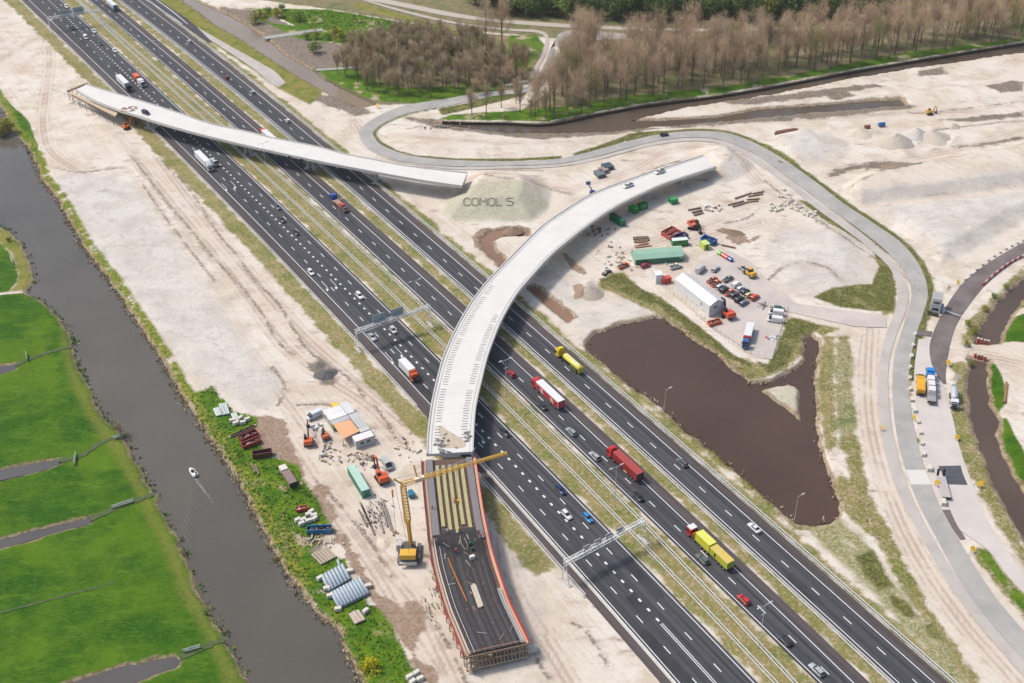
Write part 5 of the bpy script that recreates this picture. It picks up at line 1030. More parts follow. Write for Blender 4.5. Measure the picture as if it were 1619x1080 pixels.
b = MB(); b.loft([[(x, cos(2 * pi * i / 12) * r, 2.3 + (x * -.08) + sin(2 * pi * i / 12) * r) for i in range(12)] for x, r in ((-4.6, .5), (-3.8, 1.0), (-1.5, 1.25), (.6, 1.1), (1.2, .6))], 0, True); dr = b.build('mixer_drum', paint((196,204,206)), t); MB().tap((-5.2, -4.2, -.5, .5), 2.4, (-5.4, -4.0, -.7, .7), 3.3).build('hopper', GREY, t); MB().bar((-4.6, .4, 2), (-5.8, .6, 1.0), .5, .2).build('chute', GREY, t); cab(t, 2.0, (232,236,238), 2.0, 2.9); chassis(t, -4.6, 3.8); wheelset(t, (-3.4, -2.1, .9, 3.2)); MB().box(4.05, 4.6, -1.0, 1.0, .5, 1.1).build('bumper_frame', BLACK, t)
t = truck('low grey flatbed trailer with raised ramps by the dark slabs', 1491.5, 768, heading((1484,742), (1496,786), .8), 11, .8, SITE, 'trailer', 'flatbed_trailer'); MB().box(-4, 5.4, -1.3, 1.3, .7, .95).build('load_bed', M('trailer_bed', (198,188,184), .8), t); MB().box(5.4, 5.6, -1.3, 1.3, .5, 1.1).build('front_beam', BLACK, t)
for s in (-1, 1): MB().tap((-4.6, -4.4, s * .85 - .35, s * .85 + .35), .8, (-5.0, -4.8, s * .85 - .35, s * .85 + .35), 3.0).build('ramp', BLACK, t)
wheelset(t, (-2.6, -1.3, 0), 1.25, .42)
t = truck('brown dump trailer with a white front standing at the grass edge', 455.5, 753, heading((447,742), (463,766), 1.2), 10, 1.2, SITE, 'trailer', 'dump_trailer'); MB().box(-2, 4.6, -1.25, 1.25, .9, 2.0).build('dump_body', paint((150,128,124)), t); MB().box(4.6, 4.75, -1.25, 1.25, .8, 2.2).build('tailgate', BLACK, t); MB().box(-4.6, -2.2, -1.15, 1.0, .9, 2.3).build('front_cabin', paint((236,226,214)), t); chassis(t, -4.4, 4.4); wheelset(t, (-3.4, 2.2, 3.4), 1.2)

# ------------------------------------------------------------------ excavators, loaders, crane
EX = 'excavators on the building site'
def excavator(label, px, py, rz_track, rz_house, rgb, sc=1., boom=((.9, 1.9), (3.4, 4.6), (6.0, 3.0), (6.6, .6)), dark=False):
    p = at(px, py, 1.0); t = thing('excavator', label, 'excavator', (p.x, p.y, 0), rz_house, EX); t.scale = (sc,) * 3; r = rz_track - rz_house
    for s in (-1, 1):
        prof = [(-1.9, .45), (-1.6, .05), (1.6, .05), (1.9, .45), (1.6, .85), (-1.6, .85)]
        MB().loft([[(x, y, z) for x, z in prof] for y in (s * 1.15 - .3, s * 1.15 + .3)]).build('track', DARK, t, rz=r)
    MB().tube((0, 0, .5), (0, 0, 1.05), .7, .7, 12).build('turntable', BLACK, t)
    pm = paint(rgb); h = MB().box(-2.2, .9, -1.3, 1.3, 1.05, 1.9).tap((-2.3, -1.0, -1.35, 1.35), 1.05, (-2.1, -1.1, -1.2, 1.2), 2.35).build('house', pm, t)
    MB().box(-1.7, -.6, -1.0, -.1, 1.9, 2.05).build('engine_cover', BLACK, h); MB().tube((-1.2, -.8, 1.9), (-1.2, -.8, 2.5), .08, .08, 6).build('exhaust', BLACK, h)
    c = MB().tap((-.3, 1.2, .35, 1.3), 1.1, (-.2, .9, .45, 1.2), 2.9).build('cab', GLASS, t); MB().box(-.25, .95, .42, 1.22, 2.9, 3.0).build('cab_roof', pm if not dark else BLACK, c)
    bm = BLACK if dark else pm; P = [(x, -.1, z) for x, z in boom]
    MB().bar(P[0], ((P[0][0] + P[1][0]) / 2 - .1, -.1, (P[0][1] + P[1][1]) / 2 + .5), .42, .55).bar(((P[0][0] + P[1][0]) / 2 - .1, -.1, (P[0][1] + P[1][1]) / 2 + .5), P[1], .42, .5).build('boom', bm, t)
    MB().bar(P[1], P[2], .34, .42).build('stick', bm, t); MB().bar(P[0], (P[1][0] * .6 + P[0][0] * .4, .2, P[1][1] * .6 + P[0][1] * .4), .14).build('boom_cylinder', GREY, t)
    q = P[3]; MB().tap((q[0] - .5, q[0] + .5, -.6, .5), q[1] - .5, (q[0] - .7, q[0] + .3, -.6, .5), q[1] + .6).build('bucket', BLACK, t); MB().bar(P[2], (q[0], -.1, q[1] + .4), .3).build('bucket_link', BLACK, t); return t
excavator('orange excavator with its black arm stretched up beside the site cabins', 487.5, 697, R(95), heading((487,697), (486,672), 1), (232,108,60), 1.0, ((.9, 1.9), (4.2, 3.4), (7.6, 3.4), (8.6, 2.0)), True)
excavator('large orange excavator with a long folded orange arm', 604, 755, R(120), heading((606,758), (587,725), 1), (234,98,40), 1.2, ((.9, 1.9), (3.8, 4.4), (6.2, 3.2), (5.6, .7)))
excavator('small orange digger between the cabins and the black-armed excavator', 514, 688, R(110), heading((515,690), (509,674), 1), (224,112,76), .8, ((.9, 1.6), (2.8, 2.6), (4.2, 2.2), (4.6, .6)), True)
excavator('red orange excavator with its arm folded at the end of the white hall', 1151, 497, R(60), heading((1152,497), (1143,488), 1), (232,96,60), 1.25, ((.9, 1.9), (2.6, 4.2), (4.4, 3.8), (4.6, 1.6)), True)
excavator('orange machine with a black grab standing alone east of the curved viaduct', 1097, 357.5, R(160), heading((1094,355), (1106,364), 1), (234,116,84), 1.2, ((.9, 1.9), (2.4, 3.2), (3.8, 2.6), (4.2, .8)), True)
excavator('yellow excavator at the head of the brown canal arm', 1470, 177, R(0), heading((1468,177), (1482,174), 1), (222,176,84), .85, ((.9, 1.9), (3.0, 4.0), (4.6, 2.6), (4.4, .6)))
excavator('small orange lifting machine below the left end of the straight viaduct', 200, 200, R(20), heading((198,200), (206,196), 1), (240,130,48), .9)
p = at(1184, 431, 1); t = thing('telehandler', 'yellow loader with a long fork at the edge of the yard', 'loader', (p.x, p.y, 0), heading((1190,434), (1172,421), 1)); t.scale = (1.25,) * 3
MB().box(-2.6, .6, -.9, .9, .7, 1.5).build('body', YEL, t); MB().tap((-2.7, -1.5, -1, 1), .8, (-2.5, -1.5, -.8, .8), 1.9).build('engine_hood', YEL, t); MB().tap((-1.3, .0, -.7, .7), 1.5, (-1.1, -.2, -.6, .6), 2.6).build('cab', GLASS, t); MB().box(-1.2, -.1, -.65, .65, 2.6, 2.72).build('cab_roof', YEL, t); MB().bar((.3, 0, 1.4), (3.2, 0, 1.2), .4).build('boom', BLACK, t)
for s in (-.6, .6): MB().box(3.0, 4.8, s - .08, s + .08, .3, .42).build('fork', BLACK, t); MB().bar((3.0, s, .3), (3.0, s, 1.4), .14).build('fork_carriage', BLACK, t)
wheelset(t, (-1.8, 1.2), 1.05, .62)
# mobile lattice crane with a long yellow jib
p = at(647, 872, 1.2); cr = thing('lattice_crane', 'tall yellow lattice crane with its jib reaching over the formwork', 'crane', (p.x, p.y, 0), 0)
def W2(px, py, z): q = at(px, py, z); return Vector((q.x - p.x, q.y - p.y, z))
for s in (-1, 1):
    x = s * 2.6; MB().loft([[(x - .5, y, z) for y, z in ((-4, .5), (-3.5, 0), (3.5, 0), (4, .5), (3.5, 1.0), (-3.5, 1.0))], [(x + .5, y, z) for y, z in ((-4, .5), (-3.5, 0), (3.5, 0), (4, .5), (3.5, 1.0), (-3.5, 1.0))]]).build('crawler_track', M('crawler_grey', (110,110,114), .7), cr)
MB().box(-2, 2, -2, 2, .5, 1.3).build('undercarriage', BLACK, cr); MB().box(-1.7, 1.7, -4.6, 2.6, 1.3, 2.6).build('house', M('crane_house', (92,90,88), .6), cr)
MB().box(-2.2, 2.2, -4.6, -2.0, 2.6, 4.2).build('counterweight', YEL, cr); MB().box(-2.4, 2.4, -5.2, -4.6, 1.0, 1.8).build('rear_frame', CONC2, cr); MB().tap((-3.6, -1.9, 0, 2.6), 1.3, (-3.5, -2.0, .2, 2.3), 3.4).build('cab', M('crane_cab', (206,204,198), .4), cr); MB().box(-3.62, -1.95, 2.0, 2.64, 2.0, 3.2).build('cab_window', GLASS, cr)
def lattice(a, b, w0, w1, n, name, mat, par, d=.16):
    a, b = Vector(a), Vector(b); ax = (b - a).normalized(); sd = ax.cross(Vector((0, 0, 1)))
    if sd.length < .2: sd = Vector((1, 0, 0))
    sd.normalize(); up = sd.cross(ax); m = MB(); cs_ = ((-1, -1), (1, -1), (1, 1), (-1, 1))
    pt = lambda f, c: a + (b - a) * f + (sd * c[0] + up * c[1]) * (w0 + (w1 - w0) * f) / 2
    for c in cs_: m.bar(pt(0, c), pt(1, c), d)
    for i in range(n):
        for k in range(4):
            c, c2 = cs_[k], cs_[(k + 1) % 4]; m.bar(pt(i / n, c), pt((i + 1) / n, c2), d * .65); m.bar(pt(i / n, c), pt(i / n, c2), d * .65)
    return m.build(name, mat, par)
TOPZ = 26.
foot, head_ = W2(650, 862, 2.6), W2(637, 766, TOPZ)
MB().bar(foot, foot + (head_ - foot) * .42, .8, .9).build('lower_mast', M('mast_yellow', (240,178,70), .5, .06, 1), cr)
lattice(foot + (head_ - foot) * .40, head_, 1.5, 1.3, 12, 'mast', YEL, cr, .17)
j0, j1 = W2(634, 766, TOPZ), W2(802, 716, TOPZ + 5); lattice(j0, j1, 1.1, .5, 24, 'jib', YEL, cr, .13)
a_ = j0 + (j1 - j0) * .13; b_ = j0 + (j1 - j0) * .22; MB().bar(a_, b_, 1.0, 1.1).build('jib_sign', M('jib_sign_white', (232,230,222), .5), cr)
hp = W2(622, 757, TOPZ + 3); MB().bar(head_, hp, .4).build('strut', YEL, cr); MB().bar(hp, j0 + (j1 - j0) * .9, .07).build('pendant', GREY, cr); MB().bar(hp, foot + Vector((0, -5, 1)), .07).build('pendant', GREY, cr)
MB().bar(W2(660, 757, TOPZ), W2(654, 735, TOPZ + 6), .3).build('a_frame', YEL, cr)
k_ = j0 + (j1 - j0) * .52; MB().bar(k_, k_ - Vector((0, 0, 12)), .06).build('hoist_rope', BLACK, cr); MB().box(-.35, .35, -.35, .35, -.6, .6).build('hook_block', YEL, cr, tuple(k_ - Vector((0, 0, 12))))
MB().bar(W2(672, 752, TOPZ), W2(745, 724, TOPZ + 3), .18).build('luffing_rope', GREY, cr)
# the loose rope and block hanging beside the mast
q = at(626, 842, 0); t = thing('hoist_line', 'thin hoist line with a yellow block hanging left of the crane mast', 'hoist line', (q.x, q.y, 0)); v = at(620.5, 778, 18)
MB().bar((0, 0, .3), (v.x - q.x, v.y - q.y, 18), .09).build('rope', BLACK, t); MB().bar((v.x - q.x, v.y - q.y, 16.2), (v.x - q.x, v.y - q.y, 19), .45).build('pulley_block', YEL, t); MB().box(-.3, .3, -.3, .3, 0, .8).build('hook', YEL, t)
# boom lift
q = at(937, 306, 0); t = thing('boom_lift', 'blue boom lift rising behind the curved viaduct', 'lift', (q.x, q.y, 0)); v = at(930, 291, 9); BLUE = paint((52,72,140))
MB().box(-1.2, 1.2, -.8, .8, .3, 1.2).build('base', BLUE, t); MB().bar((0, 0, 1.2), (v.x - q.x, v.y - q.y, 9), .4).build('boom', BLUE, t); MB().box(-.9, .9, -.5, .5, -.1, 1.0).build('basket', BLUE, t, (v.x - q.x, v.y - q.y, 9)); wheelset(t, (-.9, .9), .8, .4)
ORD = ('first', 'second', 'third', 'fourth', 'fifth', 'sixth', 'seventh', 'eighth', 'ninth', 'tenth', 'eleventh', 'twelfth', 'thirteenth', 'fourteenth', 'fifteenth', 'sixteenth', 'seventeenth')
# ------------------------------------------------------------------ halls, cabins, containers, skips
def quadbox(name, label, cat, quad, H, wall, roof, group=None, door=None, window=0, ribs=0, z0=0., red_trim=None):
    P = np.array([at(x, y, H) for x, y in quad])[:, :2]; c = P.mean(0)
    a = np.sum(P[:, 0] * np.roll(P[:, 1], -1) - np.roll(P[:, 0], -1) * P[:, 1])
    if a < 0: P = P[::-1]
    e = P[1] - P[0]; f = P[2] - P[1]
    e = e if np.linalg.norm(e) > np.linalg.norm(f) else f
    rz = atan2(e[1], e[0]); ca, sa = cos(-rz), sin(-rz); Q = (P - c) @ np.array([[ca, sa], [-sa, ca]])
    L, Wd = (np.ptp(Q[:, 0]) + np.abs(Q[:, 0]).mean() * 2) / 4, (np.ptp(Q[:, 1]) + np.abs(Q[:, 1]).mean() * 2) / 4
    t = thing(name, label, cat, (c[0], c[1], z0), rz, group)
    b = MB().box(-L, L, -Wd, Wd, -.15, H - z0 - .1)
    n = ribs
    for i in range(n):
        x = -L + 2 * L * (i + .5) / n
        for s in (-1, 1): b.box(x - .1, x + .1, s * (Wd + .03) - .03, s * (Wd + .03) + .03, .05, H - z0 - .2)
    o = b.build('wall', paint(wall), t)
    r = MB().box(-L - .05, L + .05, -Wd - .05, Wd + .05, H - z0 - .1, H - z0)
    for i in range(n):
        x = -L + 2 * L * (i + .5) / n; r.box(x - .1, x + .1, -Wd, Wd, H - z0, H - z0 + .04)
    r = r.build('roof', M('roof_%d_%d_%d' % roof, roof, .6, .06, .6), t)
    if red_trim: MB().box(-L - .07, L + .07, -Wd - .09, -Wd - .05, H - z0 - .22, H - z0 + .02).build('trim', paint(red_trim), r)
    for s in (-1, 1):
        for q in (-1, 1): MB().box(s * (L + .01) - .05, s * (L + .01) + .05, q * Wd - .06, q * Wd + .06, -.1, H - z0 - .05).build('corner_post', paint(wall), o)
    if door: MB().box(-L - .04, -L, -.5, .5, .1, 2.1).build('door', paint(door), t); MB().box(L, L + .04, -Wd * .8, Wd * .8, .15, H - z0 - .3).build('end_door', paint(door), t)
    for i in range(window):
        x = -L + 2 * L * (i + 1) / (window + 1); w_ = MB().box(x - .6, x + .6, -Wd - .04, -Wd, 1.1, 2.0).build('window', GLASS, t)
        MB().box(x - .7, x + .7, -Wd - .06, -Wd - .02, 1.0, 1.1).build('sill', WHITEP, w_)
    return t
def z9(ox, oy, pts): return [(ox + x / 9, oy + y / 9) for x, y in pts]
CB = 'cabins of the site office'; W1, G1, G2 = (238,236,232), (206,206,202), (196,196,196)
quadbox('site_cabin', 'white roofed cabin at the top left of the site office', 'cabin', z9(460, 620, [(450,266),(692,182),(744,250),(505,334)]), 2.7, (236,234,228), W1, CB, (120,140,130), 2)
quadbox('site_cabin', 'white roofed cabin between the top cabin and the grey roofed cabin', 'cabin', z9(460, 620, [(507,338),(746,254),(796,318),(558,400)]), 2.7, (236,234,228), (242,240,236), CB, (120,140,130), 2)
quadbox('site_cabin', 'grey striped cabin roof just above the peach canopy', 'cabin', z9(460, 620, [(562,410),(802,328),(842,378),(596,462)]), 2.6, (150,190,150), G2, CB, (96,150,110), 1, 8)
quadbox('site_cabin', 'pale cabin at the top right corner of the site office', 'cabin', z9(460, 620, [(700,176),(798,138),(902,272),(808,312)]), 2.7, (226,226,224), (226,226,226), CB, (130,140,140), 1)
quadbox('site_cabin', 'grey roofed cabin next below the pale corner cabin', 'cabin', z9(460, 620, [(812,322),(930,288),(966,336),(866,374)]), 2.7, (210,210,206), G1, CB)
quadbox('site_cabin', 'long grey roofed cabin right of the peach canopy', 'cabin', z9(460, 620, [(868,380),(968,340),(1086,474),(964,516)]), 2.7, (208,208,204), (204,204,200), CB, None, 0, 5)
quadbox('site_cabin', 'narrow grey cabin between the long grey one and the white front cabin', 'cabin', z9(460, 620, [(968,522),(1090,480),(1116,524),(990,572)]), 2.7, (208,208,204), (212,212,208), CB)
quadbox('site_cabin', 'white cabin with a red roof edge at the lower front of the site office', 'cabin', z9(460, 620, [(872,632),(1122,542),(1184,616),(922,706)]), 2.9, (214,222,228), (242,238,234), CB, (196,200,204), 2, 0, 0, (206,70,70))
P = z9(460, 620, [(600,460),(842,388),(976,556),(738,664)]); t = thing('peach_canopy', 'peach orange canopy roof in the middle of the site office', 'canopy', at(*P[0], 0)); o0 = t.location.copy()
cv = [at(x, y, 3.1) - o0 for x, y in P]; mid = sum(cv, Vector()) / 4 + Vector((0, 0, .25))
MB().add(cv + [mid], [(i, (i + 1) % 4, 4) for i in range(4)], 0, True).build('canopy_sheet', M('peach_sheet', (240,180,132), .7, .04, .4), t)
for v in cv: MB().box(-.08, .08, -.08, .08, -.1, 3.08).build('post', GREY, t, (v.x, v.y, 0))
P = z9(460, 620, [(560,170),(640,130),(690,175),(610,205)]); quadbox('yellow_container', 'small yellow container peeping out behind the white cabins', 'container', P, 1.6, (236,200,80), (238,204,84))
quadbox('long_container', 'long pale green sea container near the orange excavator', 'container', [(549,738),(561,734.5),(584,772.5),(572,776.5)], 2.8, (82,164,138), (196,230,212), None, (60,140,116), 0, 22)  # pale roof over darker walls: daylight and shade put into the greens
def skip(label, quad, H, wall, fill, group='open skips on the site', ribs=7):
    P = np.array([at(x, y, H) for x, y in quad])[:, :2]; c = P.mean(0); e = P[1] - P[0]; L = (np.linalg.norm(P[1] - P[0]) + np.linalg.norm(P[2] - P[3])) / 4; w = max((np.linalg.norm(P[2] - P[1]) + np.linalg.norm(P[3] - P[0])) / 4, .7)
    t = thing('skip', label, 'skip', (c[0], c[1], 0), atan2(e[1], e[0]), group); m = paint(wall)
    MB().box(-L, L, -w, w, 0, .15).build('floor', RUST, t)
    for s in (-1, 1):
        b = MB().box(-L, L, s * w - .06, s * w + .06, 0, H)
        for i in range(ribs): x = -L + 2 * L * (i + .5) / ribs; b.box(x - .08, x + .08, s * (w + .1) - .05, s * (w + .1) + .05, .05, H - .05)
        b.box(-L - .05, L + .05, s * w - .12, s * w + .12, H - .06, H + .06); b.build('side_wall', m, t)
        MB().box(s * L - .06, s * L + .06, -w, w, 0, H + .04).build('end_wall', m, t)
    if fill:
        r_ = np.random.RandomState(int(abs(c[0] * 7)) + 3); b = MB()
        for i in range(26):
            x, y = r_.uniform(-L + .4, L - .4), r_.uniform(-w + .3, w - .3); q = r_.uniform(.2, .6); b.tap((x - q, x + q, y - q * .6, y + q * .6), .15, (x - q * .5, x + q * .6, y - q * .4, y + q * .3), H * r_.uniform(.35, .8), r_.randint(0, 2))
        b.build('scrap_load', [M('scrap_%d_%d_%d' % fill, fill, .9, .25, 2), M('scrap_mix', (150,132,122), .9, .3, 2)], t, kind='stuff')
    return t
skip('blue skip of rusty scrap on the grass bank', [(485.5,831),(523,829.5),(525,837.5),(485,838.5)], 1.5, (34,124,172), (140,84,66))
skip('upper red skip heaped with pale timber on the muddy track', [(377,689),(404,677),(407,684),(381,695)], 1.5, (150,58,58), (214,196,176)); skip('middle red skip with white and red rubble', [(381,700),(409,689),(412,695),(384,706)], 1.4, (168,70,64), (206,170,156))
skip('dark red empty skip, lowest of the three by the muddy track', [(398,713),(428.5,708.5),(430,714),(399.5,720)], 1.7, (112,62,60), None)
skip('small bright red trough with white sacks beside the grass', [(468,802),(485,798.5),(485.5,802.5),(469,806.5)], 1.0, (196,62,58), (236,230,226))
skip('left red open skip above the green hall', [(1046,366),(1063,357),(1069,361),(1052,370)], 1.6, (206,92,78), (196,140,120)); skip('right red open skip touching the navy skip above the green hall', [(1053,371),(1072,362),(1077,366),(1060,375)], 1.6, (210,96,84), (220,206,190))
skip('navy blue skip behind the small green cabin', [(1062,373),(1084,366),(1087,371),(1065,378)], 1.6, (52,76,126), (70,84,120)); skip('bright blue open tipper skip above the lime cabin', [(1113,374),(1120,369),(1129,380),(1122,385)], 1.8, (44,112,186), (60,110,170))
skip('orange red open trough at the lower end of the white hall', [(1119,508),(1137,503),(1140,507),(1122,513)], 1.2, (222,104,66), (190,150,120))
GC = 'green containers under the edge of the curved viaduct'
quadbox('green_container', 'dark green container with a white sign below the curved viaduct', 'container', z9(960, 330, [(48,70),(90,52),(248,150),(206,185)]), 2.6, (28,132,92), (40,120,88), GC, (24,110,80), 0, 8)
quadbox('green_container', 'vivid green container right under the viaduct edge, the left of the close pair', 'container', z9(880, 240, [(1030,770),(1090,745),(1170,790),(1110,815)]), 2.4, (30,148,62), (70,190,60), GC, (24,110,60)); quadbox('green_container', 'dark vivid green container, the right of the close pair under the viaduct', 'container', z9(880, 240, [(1160,725),(1260,700),(1290,735),(1190,765)]), 2.4, (34,140,70), (30,130,62), GC, (24,110,60))
quadbox('green_container', 'small lone green container on the sand beyond the close pair', 'container', z9(1040, 280, [(155,290),(250,275),(285,310),(200,330)]), 2.0, (28,150,84), (60,160,90), GC, (24,120,70))
t = quadbox('green_cabin', 'small green cabin with a white roof behind the green hall', 'cabin', z9(960, 330, [(925,420),(1130,400),(1150,440),(930,460)]), 2.6, (44,152,74), (232,242,232), None, (40,130,70), 1); 
quadbox('lime_cabin', 'lime green site cabin beside the blue skip', 'cabin', z9(960, 330, [(1330,465),(1400,440),(1460,490),(1380,520)]), 2.4, (204,224,96), (214,232,130), None, (70,80,60))
for lab, x, y, c in (('lime green bin at the head of the row of coloured bins', 1137.8, 400.5, (120,206,96)), ('red bin right after the lime green bin', 1144, 404, (222,84,84)), ('red bin touching the blue bin', 1148.8, 407, (216,76,78)), ('blue bin at the end of the row of coloured bins', 1155, 410.5, (64,104,180))):
    p = at(x, y, .6); t = thing('waste_bin', lab, 'bin', (p.x, p.y, 0), heading((1137, 400), (1155, 410)), 'coloured bins in the yard'); MB().tap((-.75, .75, -.65, .65), 0, (-.85, .85, -.75, .75), 1.2).build('body', paint(c), t); MB().tap((-.88, .88, -.78, .78), 1.2, (-.8, .8, -.5, .5), 1.4).build('lid', paint(c), t)
quadbox('white_tent', 'white cube-like tent beside the red box near the white hall', 'tent', [(1034,430),(1044,427),(1048,433),(1038,436)], 3.6, (240,238,240), (246,244,246)); quadbox('red_box', 'red box container beside the white cube tent', 'container', [(1046,437.5),(1058,434.5),(1060,439),(1048.5,442)], 2.2, (220,72,62), (228,90,80), None, (190,56,50), 0, 6)
def hall(label, c0, c1, depth_px, eave, ridge, wall, roofm, name, gable, bul=.05):
    a, b, d = at(*c0), at(*c1), at(*depth_px); ex = (b - a); L = ex.length; ex.normalize(); n_ = Vector((-ex.y, ex.x, 0)); D = (d - a).dot(n_)
    if D < 0: n_ = -n_; D = -D
    t = thing(name, label, 'hall', (a.x, a.y, 0), atan2(ex.y, ex.x)); s = 1 if Vector((-ex.y, ex.x, 0)).dot(n_) > 0 else -1
    Y = lambda f: s * D * f
    MB().loft([[(x, Y(0), -.2), (x, Y(0), eave), (x, Y(.5), ridge), (x, Y(1), eave), (x, Y(1), -.2)] for x in (0, L)]).build('wall', gable, t)
    N = 12
    for k, (f0, z0, f1, z1) in enumerate(((-.03, eave - .05, .5, ridge + .05), (.5, ridge + .05, 1.03, eave - .05))):
        b = MB(); b.loft([[(x, Y(f0), z0), (x, Y((f0 + f1) / 2), (z0 + z1) / 2 + ridge * bul), (x, Y(f1), z1), (x, Y(f1), z1 + .08), (x, Y((f0 + f1) / 2), (z0 + z1) / 2 + .08 + ridge * bul), (x, Y(f0), z0 + .08)] for x in (-.15, L + .15)])
        for i in range(N): x = L * (i + .5) / N; b.bar((x, Y(f0), z0 + .1), (x, Y((f0 + f1) / 2), (z0 + z1) / 2 + .1 + ridge * bul), .1, .08); b.bar((x, Y((f0 + f1) / 2), (z0 + z1) / 2 + .1 + ridge * bul), (x, Y(f1), z1 + .1), .1, .08)
        b.build('roof_sheet', roofm[k], t)
    MB().box(0, L, Y(0) - s * .06 - .05, Y(0) - s * .06 + .05, -.1, eave).build('side_sheet', wall, t)
    return t, L, D, s
gh, L, D, s = hall('long pale green hall with a rounded sheet roof', (1004.5,419), (1080,413), (994,404), 2.3, 4.4, M('hall_green_wall_shaded', (66,128,100), .5, .06, .5), (M('hall_green_roof', (172,212,188), .45, .05, .4), M('hall_beige_roof', (214,204,178), .5, .06, .4)), 'green_hall', M('hall_green_end', (150,200,176), .5, .05, .5))  # front wall darker than roof and ends: its shade is in the colour
MB().box(-.1, -.02, s * D * .05, s * D * .12, 0, 2.3).build('end_flap', WHITEP, gh); MB().box(L * .93, L * .98, -s * .14, -s * .1, 1.5, 1.9).build('vent', WHITEP, gh)
wh, L, D, s = hall('big white sheeted hall with a pointed gable beside the parked cars', (1121,501), (1067,458), (1144.5,494.5), 4.6, 6.2, M('hall_white_side', (240,240,238), .5, .03, .4), (M('hall_white_roof', (244,244,242), .45, .03, .4), M('hall_white_roof_b', (243,243,242), .45, .03, .4)), 'white_hall', M('hall_white_end_shaded', (226,228,232), .5, .04, .5), .004)  # end walls a little darker than the long side: shade put into the white
for f in (.3, .42): MB().box(-.06, .0, s * D * f, s * D * (f + .08), 3.0, 3.8).build('window', GLASS, wh)
MB().box(L * .22, L * .24, -s * .16, -s * .1, 2.2, 3.4).build('hatch', BLACK, wh)
for f in (.12, .3, .45, .6): MB().box(L * f, L * f + 1.6, -s * .13, -s * .1, .7, .9).build('strap', GREY, wh)
# gate house at the yard entrance
P = [at(x, y, 0) for x, y in z9(1420, 450, [(445, 385), (592, 410)])]; d = P[1] - P[0]; t = thing('gate_house', 'two storey white gate house with black windows at the junction', 'gate house', (P[0].x, P[0].y, 0), atan2(d.y, d.x)); L = d.length
MB().box(0, L, 0, 5.2, -.2, 5.4).build('wall', paint((238,238,238)), t); MB().box(-.1, L + .1, -.1, 5.3, 5.4, 5.55).build('roof', M('roof_grey_felt', (176,178,174), .8, .06, 1), t)
for z in (.9, 3.6):
    w_ = MB().box(L * .2, L * .82, -.06, 0, z, z + .9).build('window', GLASS, t); MB().box(L * .16, L * .86, -.1, -.02, z - .12, z).build('sill', WHITEP, w_)
MB().box(0, L, -.04, 0, 2.6, 2.75).build('joint_band', GREY, t); MB().box(L, L + .9, 1, 3, 0, 2.4).build('porch', M('lilac_panel', (176,176,200), .6), t)
for i in range(6):
    p = at(1420 + (430 + i * 26) / 9, 450 + (415 + i * 7) / 9); o = thing('planter_shrub', ORD[i] + ' dark planter shrub from the service road before the gate house', 'shrub', (p.x, p.y, 0), 0, 'shrubs before the gate house'); b = MB(); r_ = np.random.RandomState(50 + i)
    for k in range(60):
        v = r_.normal(size=3) * (.28, .28, .3) + (0, 0, .7); q = r_.normal(size=(3, 3)) * .16; b.add([tuple(v + q[0]), tuple(v + q[1]), tuple(v + q[2])], [(0, 1, 2)])
    b.build('foliage', M('shrub_dark', (70,92,64), .8, .3, 2), o); MB().box(-.4, .4, -.3, .3, -.1, .5).build('planter', WOODD, o)
a, b = at(1492, 490, 1.2), at(1529, 503, 1.2); t = thing('boom_barrier', 'long white boom barrier across the dark road at the gate house', 'barrier', (a.x, a.y, 0)); d = b - a
MB().bar((0, 0, 1.2), (d.x, d.y, 1.2), .2).build('boom', WHITEP, t); MB().box(-.35, .35, -.35, .35, 0, 1.5).build('post', WHITEP, t); MB().bar((d.x, d.y, 0), (d.x, d.y, 1.1), .15).build('rest', WHITEP, t)
# ------------------------------------------------------------------ yard fence, barriers, blocks, signs
def wire_fence(label, pts, h=1.9):
    P = resample(W(pts), 26 if len(pts) > 3 else 14); t = thing('wire_fence', label, 'fence')
    for i in range(len(P) - 1):
        for z in (.1, h * .5, h): 
            MB().bar((P[i][0], P[i][1], z), (P[i + 1][0], P[i + 1][1], z), .025).build('wire', GREY, t)
    for p in P: MB().box(p[0] - .035, p[0] + .035, p[1] - .035, p[1] + .035, -.2, h + .1).build('post', GREY, t)
wire_fence('wire fence along the grassy right side of the paved yard', [(1246,490),(1238,516),(1229,545),(1221,569)]); wire_fence('wire fence between the yard and the brown pond', [(1040,448),(1080,478),(1118,512),(1150,540),(1176,556),(1220,569)])
for i in range(17):
    f = i / 16; x, y = 1555 + 66 * f, 450 - 46 * f - 5 * sin(pi * f); p = at(x, y); r_ = i % 2 == 0
    t = thing('road_barrier', ('red' if r_ else 'white') + ' road barrier, ' + ORD[i] + ' from the gate house end of the dark road row', 'barrier', (p.x, p.y, 0), heading((1555, 450), (1621, 404)), 'barrier row along the dark road')
    MB().tap((-.95, .95, -.3, .3), 0, (-.95, .95, -.15, .15), .9).build('body', paint((206,58,66) if r_ else (232,228,226)), t)
RB = 'concrete blocks lining the roads'
blk = cached('blk2', lambda: MB().tap((-.75, .75, -.45, .45), 0, (-.7, .7, -.4, .4), .8).mesh('block', [M('block_concrete', (226,220,208), .85, .1, 1.5)]))
def block(label, x, y, rz, group=RB, sc=1., z=0):
    p = at(x, y, .4 + z); o = obj('concrete_block', blk, None, (p.x, p.y, z), rz); o.scale = (sc,) * 3; return props(o, label, 'concrete block', group)
for i in range(12):
    f = i / 11; block(ORD[i] + ' pale block below the junction in the strip beside the paved pad', 1447 - 8 * sin(pi * min(f * 1.3, 1)) + 18 * max(f - .5, 0) * 1.5, 528 + 190 * f, R(95 - 20 * f) + rng.uniform(-.2, .2), RB, rng.uniform(.9, 1.2))
